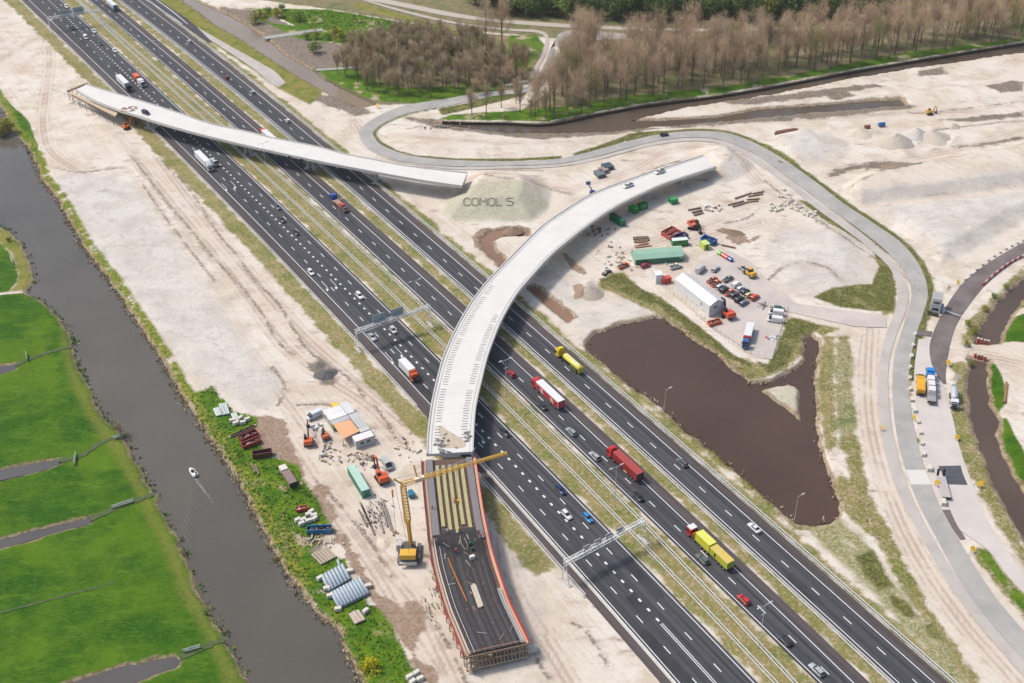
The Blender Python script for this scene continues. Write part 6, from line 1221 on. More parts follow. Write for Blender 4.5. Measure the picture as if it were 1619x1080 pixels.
for x, y in ((1469.5, 741), (1491.5, 795)): block('large pale block beside the service road just ' + ('above' if y < 760 else 'below') + ' the low trailer', x, y, R(80), 'larger blocks near the low trailer', 1.6)
for i in range(11):
    f = i / 10; block('stone block on the upper side of the dark road, ' + ORD[i] + ' from the gate house', 1526 + 92 * f, 441 - 62 * f - 6 * sin(pi * f), R(38) + rng.uniform(-.3, .3), 'stone blocks on the upper side of the dark road', .8)
for g, L_ in (('white blocks near the pipe stacks', [(506,914,'white block at the river end of the upper pipe row'),(516.5,930.5,'white block between the two pipe rows on the river side'),(522,942,'white block at the upper river corner of the lower pipe row'),(534.5,963,'white block at the lowest corner of the lower pipe row'),(553,903,'white block at the site end of the upper pipe row'),(582,926.5,'white block at the site end of the lower pipe row'),(578,966,'white block beside the three pinkish slabs')]),
             ('white blocks above the blue skip', [(492,809,'topmost white sack-like block above the blue skip'),(488,813.5,'leftmost white sack-like block above the blue skip'),(496.5,815,'rightmost white sack-like block above the blue skip'),(497.5,820,'lowest white sack-like block just above the blue skip')]),
             ('beige blocks by the blue skip', [(471,822,'leftmost beige block beside the blue skip'),(479,822,'upper beige block in the middle left of the blue skip'),(477,828,'lowest beige block left of the blue skip'),(488,823.5,'beige block touching the left end of the blue skip')]),
             ('white blocks at the bottom edge', [(647.5,1070,'leftmost white block at the bottom edge of the photo'),(658,1064,'topmost white block at the bottom edge of the photo'),(664,1073,'rightmost white block at the bottom edge of the photo'),(652,1078,'lowest white block at the bottom edge of the photo')]),
             ('white blocks on the upper grass', [(367,665,'white block closest to the pale slab bundles on the grass'),(373,669,'white block just below the right slab bundle'),(380,661,'highest white block right of the slab bundles'),(384,668,'white block in the middle right of the slab bundles'),(391,663,'white block furthest right of the slab bundles')])):
    for x, y, lab in L_: block(lab, x, y, rng.uniform(.2, .9), g, 1.25)
block('single white block standing at the right corner of the formwork end', 841, 1027, .4, None, 1.9)
SG = 'yellow road signs'
for lab, x, y, w in (('yellow sign at the narrowing of the dark road', 1500.5, 573, 1.7), ('yellow sign by the weedy strip left of the paved pad', 1446.5, 660, 1.1), ('yellow sign in the grass east of the paved pad', 1515.5, 691, 1.6), ('yellow sign beside the low grey trailer', 1483, 763.5, 1.7), ('yellow sign near the brown channel, right of the dark slabs', 1551.5, 765, 1.8), ('yellow sign at the top of the lower green strip', 1540, 868, 1.5), ('tiny yellow sign on the cycle path by the sand track', 1395, 676, .7), ('small orange sign beside the sand at the gate house', 1516.5, 446, 1.1), ('yellow sign by the road bend next to the park ditch', 596.5, 166, 1.8)):
    p = at(x, y, 1.5); t = thing('yellow_sign', lab, 'sign', (p.x, p.y, 0), rng.uniform(-.3, .3), SG)
    for s in (-.35, .35): MB().box(s * w - .05, s * w + .05, .4, .5, -.2, 1.4).build('post', GREY, t)
    w *= .85; MB().tap((-w / 2, w / 2, -.06, .0), .8, (-w / 2, w / 2, .9, .96), 1.75).build('panel', M('sign_yellow', (255,206,36), .5, .03, 1), t)
# posts painted red and white at the causeway
for i, (x, y) in enumerate(((1546,539),(1551,540.5),(1557,542),(1562,543),(1541.5,563),(1547,565),(1552,566),(1557,568))):
    p = at(x, y); t = thing('red_post', 'stout red post, ' + ORD[i % 4] + ' from the left on the ' + ('upper' if i < 4 else 'lower') + ' side of the channel causeway', 'post', (p.x, p.y, -.3), 0, 'posts of the causeway'); MB().box(-.35, .35, -.35, .35, -1, 1.4).build('body', paint((200,104,92)), t); MB().box(-.38, .38, -.38, .38, 1.4, 1.6).build('cap', paint((226,210,196)), t)
b = at(1589, 607, .2); e = at(1592, 634, .2); t = thing('timber_beam', 'long brown timber beam lying at the right-hand sand edge', 'beam'); MB().bar(at(1591.5, 604, .3), at(1588, 636, .3), .7, .5).build('beam', M('brown_beam', (166,118,72), .8, .15, 2), t)
# ------------------------------------------------------------------ pipes, timber, slabs and other stacks
PIPE = M('pipe_grey', (190,204,212), .6, .05, .8); 
def pipe(label, a, b, r, group):
    p, q = at(*a, r), at(*b, r); d = q - p; t = thing('concrete_pipe', label, 'pipe', (p.x, p.y, r), atan2(d.y, d.x), group); L = Vector((d.x, d.y)).length
    m = cached(('pipe', round(L, 1), r), lambda: MB().loft([[(x, cos(2 * pi * i / 14) * q_, sin(2 * pi * i / 14) * q_) for i in range(14)] for x, q_ in ((0, r), (L, r), (L, r * .84), (L * .55, r * .84), (0, r * .84), (0, r))], 0, True, True, False).mesh('barrel', [PIPE])); obj('barrel', m, t)
    obj('collar', cached(('coll', r), lambda: MB().tube((0, 0, 0), (.25, 0, 0), r * 1.06, r * 1.06, 14, 0, False).mesh('collar', [PIPE])), t)
for i in range(7):
    f = i / 6; pipe(ORD[i] + ' pale grey pipe from the river side in the upper pipe row', (509.5 + 31 * f, 910 - 17 * f), (522 + 31 * f, 934.5 - 18 * f), .5, 'upper row of grey pipes')
for i in range(10):
    f = i / 9; pipe(ORD[i] + ' pale grey pipe from the river side in the lower pipe row', (524.5 + 43 * f, 937 - 23 * f), (537.5 + 45 * f, 961 - 22 * f), .5, 'lower row of grey pipes')
for x0, y0, x1, y1, lab in ((534, 886, 538, 896, 'single white pipe leaning above the upper pipe row'),): pipe(lab, (x0, y0), (x1, y1), .4, None)
def stack(name, label, cat, beams, mat, part, w=.5, h=.4, z=.25, group=None):
    c = at(*beams[0][0]); t = thing(name, label, cat, (c.x, c.y, 0), 0, group)
    for a, b in beams:
        p, q = at(*a, z), at(*b, z); MB().bar(p - Vector((c.x, c.y, 0)), q - Vector((c.x, c.y, 0)), w * rng.uniform(.85, 1.15), h).build(part, mat, t)
    return t
SLAB = M('slab_pinkish', (206,186,172), .85, .1, 1); 
stack('slab_stack', 'three long pinkish slabs lying below the pipe rows', 'slabs', [((554,970), (564,986)), ((559,967), (570,983)), ((564,965.5), (575,981)), ], SLAB, 'slab', 1.0, .5); stack('beam_stack', 'row of long weathered beams above the pipe rows', 'beams', [((493 + i * 4.4, 876 - i * 2.2), (509 + i * 4.4, 892 - i * 2.2)) for i in range(6)], M('grey_beam', (190,172,152), .85, .12, 2), 'beam', .7)
stack('slab_stack', 'pale blue-white slabs on the grass, left bundle', 'slabs', [((338 + i * 3, 646 - i * .8), (343 + i * 3, 658 - i * .8)) for i in range(4)], M('bluish_slab', (212,220,216), .7, .06, 1), 'slab', .5); stack('slab_stack', 'pale blue-white slabs on the grass, middle bundle', 'slabs', [((347 + i * 3, 639 - i * .6), (353 + i * 3, 656 - i * .6)) for i in range(4)], M('bluish_slab', (212,220,216)), 'slab', .5); stack('slab_stack', 'pale blue-white slabs on the grass, right bundle', 'slabs', [((366 + i * 3, 654 - i * .6), (372 + i * 3, 666 - i * .6)) for i in range(3)], M('bluish_slab', (212,220,216)), 'slab', .5)
stack('plank_stack', 'pale planks lying along the muddy path above the red skips', 'planks', [((362 + i * 2, 691 - i * .6), (400 + i * 2, 673 - i * .6)) for i in range(3)], WOOD, 'plank', .7); stack('plank_stack', 'few thin brown planks in the grass below the dark red skip', 'planks', [((403, 734), (409, 750)), ((397, 733), (404, 746))], WOODD, 'plank', .5)
stack('pole_stack', 'long dark poles lying left of the formwork parts', 'poles', [((569, 794), (587, 832)), ((572, 800), (592, 845)), ((567, 806), (580, 832))], M('dark_pole', (128,112,102), .9, .1, 2), 'pole', .35); stack('pole_stack', 'long grey poles lying between the formwork parts and the crane', 'poles', [((600, 792), (612, 832)), ((604, 790), (618, 838)), ((609, 802), (622, 846)), ((597, 812), (606, 842))], M('grey_pole', (168,158,150), .9, .1, 2), 'pole', .4)
stack('beam_stack', 'four long brown timbers behind the green hall', 'beams', [((1001, 375.5), (1025, 374)), ((1001, 378), (1026, 376)), ((1002, 381), (1027, 379)), ((1002.5, 383), (1024, 381.5))], WOODD, 'beam', .6); stack('beam_stack', 'reddish timbers close behind the green hall roof', 'beams', [((1003, 389), (1024, 385)), ((1004, 391), (1030, 388)), ((1010, 387), (1025, 384))], M('reddish_timber', (204,158,134), .8, .1, 2), 'beam', .6)
stack('pile_tubes', 'long rusty piling tubes lying on the open sand', 'tubes', [((1162, 313.5), (1188, 305)), ((1151, 324), (1176, 317.5)), ((1158, 326.5), (1183, 319)), ((1183, 310.5), (1206, 306.5)), ((1181, 315.5), (1201, 314)), ((1184, 319), (1199, 317.3)), ((1190, 306), (1208, 302.5))], M('rusty_tube', (150,124,108), .8, .15, 1), 'tube', .55); stack('beam_stack', 'short dark beams left of the broken concrete on the open sand', 'beams', [((1088, 332), (1108, 328)), ((1094, 336), (1110, 332)), ((1097, 340), (1112, 336))], M('dark_pole', (128,112,102)), 'beam', .6)
for lab, q in (('dark steel plate stack beside the service road, upper one', [(950,262),(964,259),(971,266),(957,269)]), ('grey steel plate stack beside the service road, lower one', [(938,273),(950,270),(958,278),(946,281)]), ('reddish plate stack between the two dark stacks by the service road', [(945,268),(956,266),(963,271),(952,274)])):
    c = np.mean([at(x, y) for x, y in q], 0); t = thing('plate_stack', lab, 'steel stack', (c[0], c[1], 0)); col = (70,84,100) if 'dark steel' in lab else ((116,124,124) if 'grey' in lab else (178,150,146))
    for k in range(5): MB().prism([tuple((np.array(at(x, y, .5))[:2] - c[:2]) * (1 - .03 * (k % 2))) for x, y in q], .05 + k * .3, .27 + k * .3).build('plate', paint(col), t)
def litter(name, label, cat, px, py, n, rx, ry, mats, smin, smax, seed, ang=None, long_=1., group=None):
    r_ = np.random.RandomState(seed); c = onground(px, py); t = thing(name, label, cat, c, 0, group)
    for k in range(int(n * .8)):
        a = r_.uniform(0, pi) if ang is None else ang + r_.normal() * .18; L = r_.uniform(smin, smax) * long_; w = r_.uniform(smin, smax) * .5
        x, y = r_.normal() * rx * .85, r_.normal() * ry * .85; z = max(0, .5 - .12 * hypot(x / rx, y / ry)) * r_.rand()
        MB().tap((-L / 2, L / 2, -w / 2, w / 2), 0, (-L / 2 * .9, L / 2 * .95, -w / 2 * .9, w / 2 * .8), w * .9).build('piece', mats[r_.randint(len(mats))], t, (x, y, z - .1), a)
    return t
FP = [M('frame_grey', (168,160,154), .8, .2, 2), M('frame_pale', (204,192,178), .8, .15, 2), M('frame_dark', (126,116,110), .8, .2, 2)]
litter('formwork_part_pile', 'dense grey heap of formwork parts between the poles', 'formwork parts', 591, 815, 130, 1.9, 4.2, FP, .3, .9, 3, HD, 1.6); litter('formwork_part_pile', 'scattered brown parts beside the orange excavator arm', 'formwork parts', 577, 727, 45, 2.6, 2.2, FP + [WOODD, WOOD], .4, 1.1, 4, None, 1.4); litter('formwork_part_pile', 'pallets and crates below the small orange digger', 'formwork parts', 512, 706, 26, 1.8, 3.2, [GREY, WOODD, M('lilac_crate', (168,166,190), .7)], .6, 1.3, 5); litter('formwork_part_pile', 'jumble of frames left of the white cabin front', 'formwork parts', 530, 722, 34, 3.4, 2.6, [WOOD, M('pale_crate', (222,206,170), .8), GREY], .5, 1.3, 6, None, 1.3)
litter('crate_group', 'grey and lilac crates under the parked white van', 'crates', 503, 672, 14, .9, 2.0, [M('lilac_crate', (168,166,190)), WHITEP, GREY], .8, 1.5, 7); litter('debris_pile', 'scraps of timber left of the formwork near its upper corner', 'debris', 645, 712, 30, 2.6, 4., [WOOD, WOODD, FP[1]], .3, 1.0, 8, None, 2.); litter('debris_pile', 'narrow row of poles beside the left formwork fence', 'debris', 680, 950, 26, 1.4, 4.5, [FP[0], WOODD, M('greenish_pole', (150,166,136), .8)], .3, .7, 9, R(115), 4.)
litter('debris_pile', 'pale rubbish on the grass beside the blue skip', 'debris', 507, 856, 30, 3.2, 1.8, [WOOD, FP[1]], .4, 1.1, 10, None, 2.); litter('debris_pile', 'broken concrete pieces on the open sand beyond the viaduct', 'debris', 1125, 331, 20, 3.5, 1.6, [CONC2, FP[1], RUST], .7, 1.6, 11); litter('debris_pile', 'clutter of machine parts left of the green hall', 'debris', 983, 408, 40, 4.5, 5., [FP[0], FP[1], WOODD, GREY], .4, 1.2, 12, None, 1.5); litter('debris_pile', 'white and red equipment along the front wall of the green hall', 'debris', 1042, 416, 18, 3.5, .8, [WHITEP, GREY, paint((206,120,120))], .4, 1.2, 13, None, 1.4)
litter('debris_pile', 'equipment strewn under the curved viaduct beside the dark green container', 'debris', 945, 365, 40, 6., 2.2, [FP[0], FP[2], BLACK, RUST], .4, 1.3, 14, None, 1.6); litter('debris_pile', 'bicycle-like frames behind the small green cabin', 'debris', 1085, 389, 14, 1.6, .9, [GREY, FP[2]], .4, .9, 15, None, 1.6); litter('debris_pile', 'grey iron scrap left of the parked white vans', 'debris', 1213, 484, 16, 3.2, 1.2, [FP[0], FP[2]], .5, 1.0, 16, None, 3.); litter('debris_pile', 'red handcarts and white tank near the yard fence', 'debris', 1222, 535, 10, 1.3, .7, [REDP, WHITEP, GREY], .8, 1.4, 17, None, 1.5); litter('debris_pile', 'dark stones and brush at the canal tip', 'debris', 690, 200, 26, 6., 2., [FP[2], FP[0]], .6, 1.3, 18)
p = at(205, 173.5, 7.5); dp = thing('rail_pile', 'red and white rails lying on the straight viaduct deck', 'rails', (p.x, p.y, 7.5))
for k in range(24):
    q = at(193 + rng.uniform(0, 24), 168 + rng.uniform(0, 10), 7.5); f = (q.x - p.x, q.y - p.y, .02); MB().box(-.7, .7, -.15, .15, 0, .25).build('rail', [REDP, GREY, M('pink_board', (206,160,134)), WOOD][k % 4], dp, f, rng.uniform(-.8, .5))
c = fpt(33, .32, .05); rb = thing('rebar_bundle', 'thin orange bars lying lengthwise on the rebar deck', 'rebar', tuple(c))
for i in range(8): a = fpt(27 + i * 1.2, .27 + i * .012, .1) - c; b = fpt(29.4 + i * 1.2, .285 + i * .012, .1) - c; MB().bar(a, b, .22).build('bar', M('orange_bar', (200,126,66), .7, .1, 1), rb)
t = thing('plank_bundle', 'bundle of pale planks lying on the dark rebar deck', 'planks', fpt(37, .55, .1)); d = fpt(40, .55) - fpt(34.6, .55); d = Vector(d)
for i in range(5): n_ = Vector((-d.y, d.x, 0)).normalized() * (i - 2) * .3; MB().bar(-d * (.5 + rng.uniform(-.04, .04)) + n_ + Vector((0, 0, .2)), d * (.5 + rng.uniform(-.04, .04)) + n_ + Vector((0, 0, .2)), .24, .2 + .06 * (i % 2)).build('plank', M('pale_plank', (222,212,190), .8, .06, 2), t)
for k in (-.3, .3): MB().bar(d * k + Vector((-.9, .3, .05)), d * k + Vector((.9, -.3, .05)), .18).build('bearer', WOOD, t)
for lab, cat, i, f, c, s_ in (('white crate on the rebar deck right of its middle', 'crate', 28, .66, (232,232,228), .7), ('green generator on the rebar deck', 'generator', 24.6, .68, (46,122,90), .45), ('dark green generator next to the green one on the rebar deck', 'generator', 26, .70, (66,104,90), .4)):
    t = thing('generator' if 'gen' in cat else 'crate', lab, cat, fpt(i, f, -.05), .35); MB().box(-s_, s_, -s_ * .7, s_ * .7, .1, 1.1).build('body', paint(c), t); MB().box(-s_ * .9, s_ * .9, -s_ * .6, s_ * .6, 1.1, 1.2).build('lid', paint(c), t)
    for k in (-1, 1): MB().box(k * s_ * .7 - .1, k * s_ * .7 + .1, -s_ * .7, s_ * .7, 0, .1).build('skid', BLACK, t)
hz_ = [fpt(22, .54, .1), fpt(23.4, .53, .1), fpt(25, .56, .1), fpt(25.6, .6, .1), fpt(24.5, .63, .1), fpt(22.6, .6, .1)]; hc = catmull(hz_, 6); t = thing('hose', 'pale hose looped on the rebar deck near the workers', 'hose'); b = MB()
for i in range(len(hc) - 1): b.tube(hc[i], hc[i + 1], .09, .09, 5, 0, False)
b.build('hose_line', M('hose_beige', (190,178,140), .7), t)
# ------------------------------------------------------------------ people on the deck
def person(label, p, rz, jacket, bend=0.2, group='workers in high-visibility jackets'):
    t = thing('person', label, 'person', p, rz, group); sk = MB(); lean = bend
    def limb(a, b, r0, r1, m, bb): bb.tube(a, b, r0, r1, 7, m)
    hipz, shz = .92, 1.45; hx = 0; sx = lean
    J = [((0, .1, hipz), 0), ((0, -.1, hipz), 0)]; b = MB()
    for s in (-1, 1): limb((0, s * .1, hipz), (.06 * s, s * .13, .5), .1, .075, 1, b); limb((.06 * s, s * .13, .5), (.02 * s - .04, s * .13, .06), .075, .05, 1, b); b.box(-.12 + .02 * s, .16 + .02 * s, s * .13 - .05, s * .13 + .05, 0, .08, 2)
    b.loft([[(x + cos(2 * pi * i / 8) * rx, sin(2 * pi * i / 8) * ry, z) for i in range(8)] for x, z, rx, ry in ((0, .85, .12, .17), (.02, 1.0, .12, .17), (sx * .6, 1.25, .14, .21), (sx, 1.45, .11, .2), (sx + .03, 1.52, .06, .07))], 0, True)
    for s in (-1, 1): limb((sx, s * .22, 1.43), (sx + .08, s * .28, 1.15), .065, .05, 0, b); limb((sx + .08, s * .28, 1.15), (sx + .3, s * .2, 1.0), .05, .035, 0, b); b.tube((sx + .3, s * .2, 1.0), (sx + .38, s * .19, .98), .04, .03, 6, 3)
    b.loft([[(sx + .05 + cos(2 * pi * i / 8) * r, sin(2 * pi * i / 8) * r * .85, z) for i in range(8)] for z, r in ((1.5, .06), (1.58, .09), (1.66, .1), (1.72, .085))], 3, True)
    b.build('body', [paint(jacket), M('work_trousers', (60,66,86), .9), BLACK, M('skin', (208,160,132), .7)], t)
    MB().loft([[(sx + .05 + cos(2 * pi * i / 8) * r, sin(2 * pi * i / 8) * r, z) for i in range(8)] for z, r in ((1.68, .14), (1.71, .125), (1.78, .1), (1.82, .04))], 0, True).build('helmet', paint((240,238,230) if rng.rand() < .5 else (240,196,40)), t)
for lab, i, f, r_, b_, c in (('worker in an orange jacket by the hose on the rebar deck', 21, .53, 1.2, .1, (240,116,40)), ('worker in orange close to the right side screen', 22, .86, 2.8, .3, (238,104,56)), ('second worker in orange right at the side screen', 23, .88, .6, .1, (236,110,60)), ('worker in a red jacket alone left of the generators', 26, .4, .3, .3, (214,66,70)), ('worker in white near the lower end of the yellow ribs', 21, .33, 2, .2, (236,236,236)), ('worker standing on the yellow ribs of the formwork', 13, .52, 1, .1, (232,150,50)), ('worker standing on the left grey shutter of the formwork', 14, .11, 1, .1, (236,170,110))):
    person(lab, tuple(fpt(i, f, .0)), r_, c, b_)
q = at(650, 783); t = thing('pump_unit', 'small teal pump unit standing beside the crane mast', 'pump', (q.x, q.y, 0), .2); TEAL = paint((40,130,160)); MB().box(-.9, .9, -1.5, .2, .3, 1.5).build('body', TEAL, t); MB().tap((-.8, .8, .2, 1.5), .3, (-.6, .6, .3, 1.2), 1.3).build('hood', TEAL, t); wheelset(t, (-.6, .6), .8, .35)
# ------------------------------------------------------------------ heaps and boulders
def heap(name, label, px, py, r, h, mat, ry=None, rz=0, seed=1):
    c = at(px, py); t = MB(); n, k = 28, 9; ry = ry or r; r_ = np.random.RandomState(seed); wob = r_.rand(n) * .5 + .75; wob = (wob + np.roll(wob, 1) + np.roll(wob, 2)) / 3; ox, oy = r_.normal(size=2) * r * .12; secs = []
    for j in range(k + 1):
        f = j / k; rr = (1 - f); z = h * (1 - (1 - f) ** 1.15) if j < k else h
        secs.append([(cos(2 * pi * i / n) * r * (rr + .02) * wob[i] + ox * f + r_.normal() * .012 * r, sin(2 * pi * i / n) * ry * (rr + .02) * wob[i] + oy * f + r_.normal() * .012 * r, z - .25 + r_.normal() * .05) for i in range(n)])
    t.loft(secs, 0, True); o = t.build(name, mat, None, (c.x, c.y, 0), rz); return props(o, label, 'heap', 'heaps of loose material')
SANDM = M('heap_sand', (222,208,190), .95, .08, 1, bump=.3); GRAV = M('heap_gravel', (208,196,180), .95, .12, 2, bump=.4); HGREY = M('heap_grey', (212,205,196), .95, .08, 1, bump=.3); ASPHH = M('heap_asphalt', (104,102,102), .95, .2, 2, bump=.5); MUD = M('heap_mud', (150,126,104), .95, .2, 1.5, bump=.5)
heap('sand_heap', 'round white sand heap by the concrete mixer truck', 1509, 595, 2.6, 1.7, SANDM, seed=2); heap('gravel_heap', 'tall cone of beige gravel on the far right sand', 1413, 226, 9.5, 5.0, GRAV, 8.5, seed=3); heap('gravel_heap', 'lower rounded gravel cone right of the tall cone', 1477, 219, 8, 3.4, GRAV, 7, seed=4); heap('gravel_heap', 'pale grey heap squeezed between the two gravel cones', 1446, 215, 7, 3.8, HGREY, 7, seed=5); heap('gravel_heap', 'small grey heap furthest right behind the cones', 1508, 200, 3, 2, GRAV, 3, seed=6); heap('sand_heap', 'low sand ridge left of the tall gravel cone', 1360, 212, 7, 2.6, SANDM, 5, seed=13)
heap('rubble_heap', 'grey rubble heap below the curved viaduct beside the mossy strip', 934, 465, 5.2, 2.6, M('heap_rubble', (186,174,158), .95, .2, 2.5, bump=.6), 4.4, seed=7); heap('asphalt_heap', 'black asphalt heap on the haul road, lower larger one', 515, 592, 4.0, 1.5, ASPHH, 3.6, .3, 8); heap('asphalt_heap', 'dark grey heap just above the black asphalt heap', 503, 577, 2.6, 1.0, M('heap_grey_dark', (130,124,118), .95, .2, 2, bump=.5), 2, .4, 9); heap('mud_heap', 'brown mud heap beside the muddy ditch and curved viaduct', 811, 366, 4.2, 1.9, MUD, 3, .2, 10); heap('mud_heap', 'brown earth heap on the sand above the coloured bins', 1157, 367, 6, 1.4, MUD, 2.6, -.35, 11); heap('sand_heap', 'white mineral heap at the foot of the formwork parts', 606, 858, 2, .7, SANDM, 3, .6, 12)
bold = []
for k in range(5):
    r_ = np.random.RandomState(60 + k); b = MB(); sec = []
    for j, (z, q) in enumerate(((-.2, .9), (.25, 1), (.6, .8), (.85, .4))): sec.append([(cos(2 * pi * i / 7) * q * r_.uniform(.7, 1.1), sin(2 * pi * i / 7) * q * r_.uniform(.6, 1.0), z * r_.uniform(.85, 1.1)) for i in range(7)])
    b.loft(sec); bold.append(b.mesh('boulder', [M('boulder_white', (226,218,202), .9, .1, 1.2)]))
for i in range(64):
    f = rng.rand(); x, y = 1228 + 66 * f + rng.normal() * 4, 313 + 33 * f + rng.normal() * 4.5 - (6 if f < .4 else 0); p = at(x, y); o = obj('boulder', bold[i % 5], None, (p.x, p.y, 0), rng.uniform(0, 6)); o.scale = (rng.uniform(.5, 1.15),) * 3; props(o, 'pale boulder in the rubble strip along the service road', 'boulder', 'boulders along the service road')
for i in range(12):
    x, y = 1218 + rng.uniform(0, 18), 322 + rng.uniform(0, 12); p = at(x, y); o = obj('boulder', bold[i % 5], None, (p.x, p.y, 0), rng.uniform(0, 6)); o.scale = (rng.uniform(.6, 1.3),) * 3; props(o, 'pale boulder in the loose cluster left of the rubble strip', 'boulder', 'boulders left of the rubble strip')
for lab, px, py, c, w in (('small blue tank on the far sand near the gravel cones', 1394, 197, (50,116,190), 1.5), ('small rusty tank left of the blue tank on the far sand', 1371, 201, (160,96,80), 1.3)):
    p = at(px, py, .8); t = thing('tank', lab, 'tank', (p.x, p.y, 0), .2); MB().tube((-w, 0, 1.0), (w, 0, 1.0), .9, .9, 10).build('vessel', paint(c), t)
    for s in (-.6, .6): MB().box(s * w - .15, s * w + .15, -.7, .7, 0, .5).build('saddle', GREY, t)
stack('plank_stack', 'long rusty board pile at the foot of the big white sand mound', 'boards', [((1225, 212), (1260, 206)), ((1226, 210.5), (1262, 204.5)), ((1227, 209), (1258, 204))], RUST, 'board', 1.0, .8); stack('plank_stack', 'thin rusty pipe on the sand right of the lime cabin', 'pipe', [((1140, 387), (1163, 392))], RUST, 'tube', .4)
# ------------------------------------------------------------------ lettering laid out on the embankment slope
GL = {'C': [[(1, .85), (.7, 1), (.3, 1), (0, .75), (0, .25), (.3, 0), (.7, 0), (1, .15)]], 'O': [[(.3, 0), (0, .25), (0, .75), (.3, 1), (.7, 1), (1, .75), (1, .25), (.7, 0), (.3, 0)]], 'M': [[(0, 0), (0, 1), (.5, .45), (1, 1), (1, 0)]], 'L': [[(0, 1), (0, 0), (.9, 0)]], '5': [[(1, 1), (.1, 1), (.05, .58), (.6, .62), (1, .42), (.95, .12), (.6, 0), (.05, .05)]]}
t = thing('slope_lettering', 'dark letters COMOL5 laid on the grassy sand embankment slope', 'lettering'); x = 733.
for ch in 'COMOL5':
    w = 10.5 if ch != 'L' else 9.5
    if ch == '5': x += 4.
    b = MB()
    for st in GL[ch]:
        pts = []
        for i in range(len(st) - 1):
            for f in np.linspace(0, 1, 4, endpoint=False): pts.append((st[i][0] + (st[i + 1][0] - st[i][0]) * f, st[i][1] + (st[i + 1][1] - st[i][1]) * f))
        pts.append(st[-1]); q = [onground(x + u * w, 325 - v * 11.5) for u, v in pts]
        for i in range(len(q) - 1): b.bar(q[i] + Vector((rng.normal() * .05, rng.normal() * .05, .08)), q[i + 1] + Vector((rng.normal() * .05, rng.normal() * .05, .08)), rng.uniform(.5, .75), .24)
    b.build('letter', M('letter_straw', (160,156,138), .95, .15, 2), t); x += w + 2.4
# ------------------------------------------------------------------ boat and its wake
p = at(305.3, 746.6, -.6); rz = heading((313, 757), (298, 737), -.9); t = thing('motor_boat', 'small white open motor boat on the grey river', 'boat', (p.x, p.y, -1.0), rz); t.scale = (.88,) * 3
hull = [[(x, cos(a) * w, .15 + sin(a) * .0 + z) for a, z in ((pi, .55), (pi, .1), (pi / 2, -.25), (0, .1), (0, .55))] for x, w in ((-2.6, .95), (-1, 1.05), (1, .95), (2.1, .6), (2.7, .08))]
MB().loft(hull, 0, True).build('hull', WHITEP, t); MB().prism([(-2.3, -.75), (.6, -.78), (1.6, -.5), (1.6, .5), (.6, .78), (-2.3, .75)], .45, .5).build('floor', M('boat_floor', (150,176,188), .6), t); MB().prism([(1.3, -.62), (2.55, -.1), (2.55, .1), (1.3, .62)], .66, .78).build('foredeck', WHITEP, t)
for s in (-1, 1): MB().bar((-2.5, s * .92, .74), (1.4, s * .82, .74), .16, .14).build('gunwale', WHITEP, t)
MB().tap((.5, .7, -.6, .6), .7, (.3, .42, -.55, .55), 1.25).build('windscreen', GLASS, t); MB().box(-.4, .1, -.6, .6, .5, .85).build('seat', M('boat_seat', (60,90,110), .7), t); MB().box(-2.2, -1.7, -.8, .8, .5, .9).build('seat', WHITEP, t); MB().box(-2.85, -2.5, -.2, .2, .2, 1.0).build('outboard_motor', BLACK, t)
for k, (x, y, c) in enumerate(((-.2, .3, (50,70,90)), (-1.9, -.3, (60,64,70)))): person(('person in a dark coat steering the boat', 'person in grey sitting at the stern of the boat')[k], tuple(Vector((p.x, p.y, -1.0)) + Vector((cos(rz) * x - sin(rz) * y, sin(rz) * x + cos(rz) * y, .05))), rz, c, .1, None)
wk = MB(); r_ = np.random.RandomState(5)
for i in range(60):
    f = i / 60; q = at(309 + 33 * f + r_.normal() * .5 * (1 + f), 757 + 45 * f, -.97); L = r_.uniform(.15, .5) * (1.2 - f); wk.add([(q.x - L, q.y - L * .3, -.965), (q.x + L * .3, q.y - L, -.965), (q.x + L, q.y + L * .4, -.965)], [(0, 1, 2)])
o = wk.build('wake_foam', M('foam', (158,158,155), .5), None); o['kind'] = 'stuff'; o['label'] = 'pale foam trail behind the boat'
wv = MB()
for sgn, n_ in ((-1, 9), (1, 7)):
    for i in range(n_):
        f = (i + 1) / n_; q0 = at(306 + (-8 if sgn < 0 else 26) * f * 1.15, 762 + 88 * f, -1); pts = []
        for j in range(9):
            g = j / 8 - .5; pts.append((q0.x + g * 7 * (.5 + f) * (.55 if sgn < 0 else .75), q0.y - g * 6.5 * (.5 + f) * (1 if sgn < 0 else -.35), abs(g)))
        for j in range(8):
            a, b2 = pts[j], pts[j + 1]; d = Vector((b2[0] - a[0], b2[1] - a[1], 0)).normalized(); n3 = Vector((-d.y, d.x, 0)) * .55
            ha, hb = .17 * (1 - (2 * a[2]) ** 2), .17 * (1 - (2 * b2[2]) ** 2); A, B2 = Vector((a[0], a[1], -1.0)), Vector((b2[0], b2[1], -1.0)); u = Vector((0, 0, 1))
            wv.add([A - n3 - u * .01, A + u * ha, A + n3 - u * .01, B2 - n3 - u * .01, B2 + u * hb, B2 + n3 - u * .01], [(0, 3, 4, 1), (1, 4, 5, 2)], 0, True)
o = wv.build('wake_waves', WM['river'], None); o['kind'] = 'stuff'; o['label'] = 'low waves spreading behind the boat'
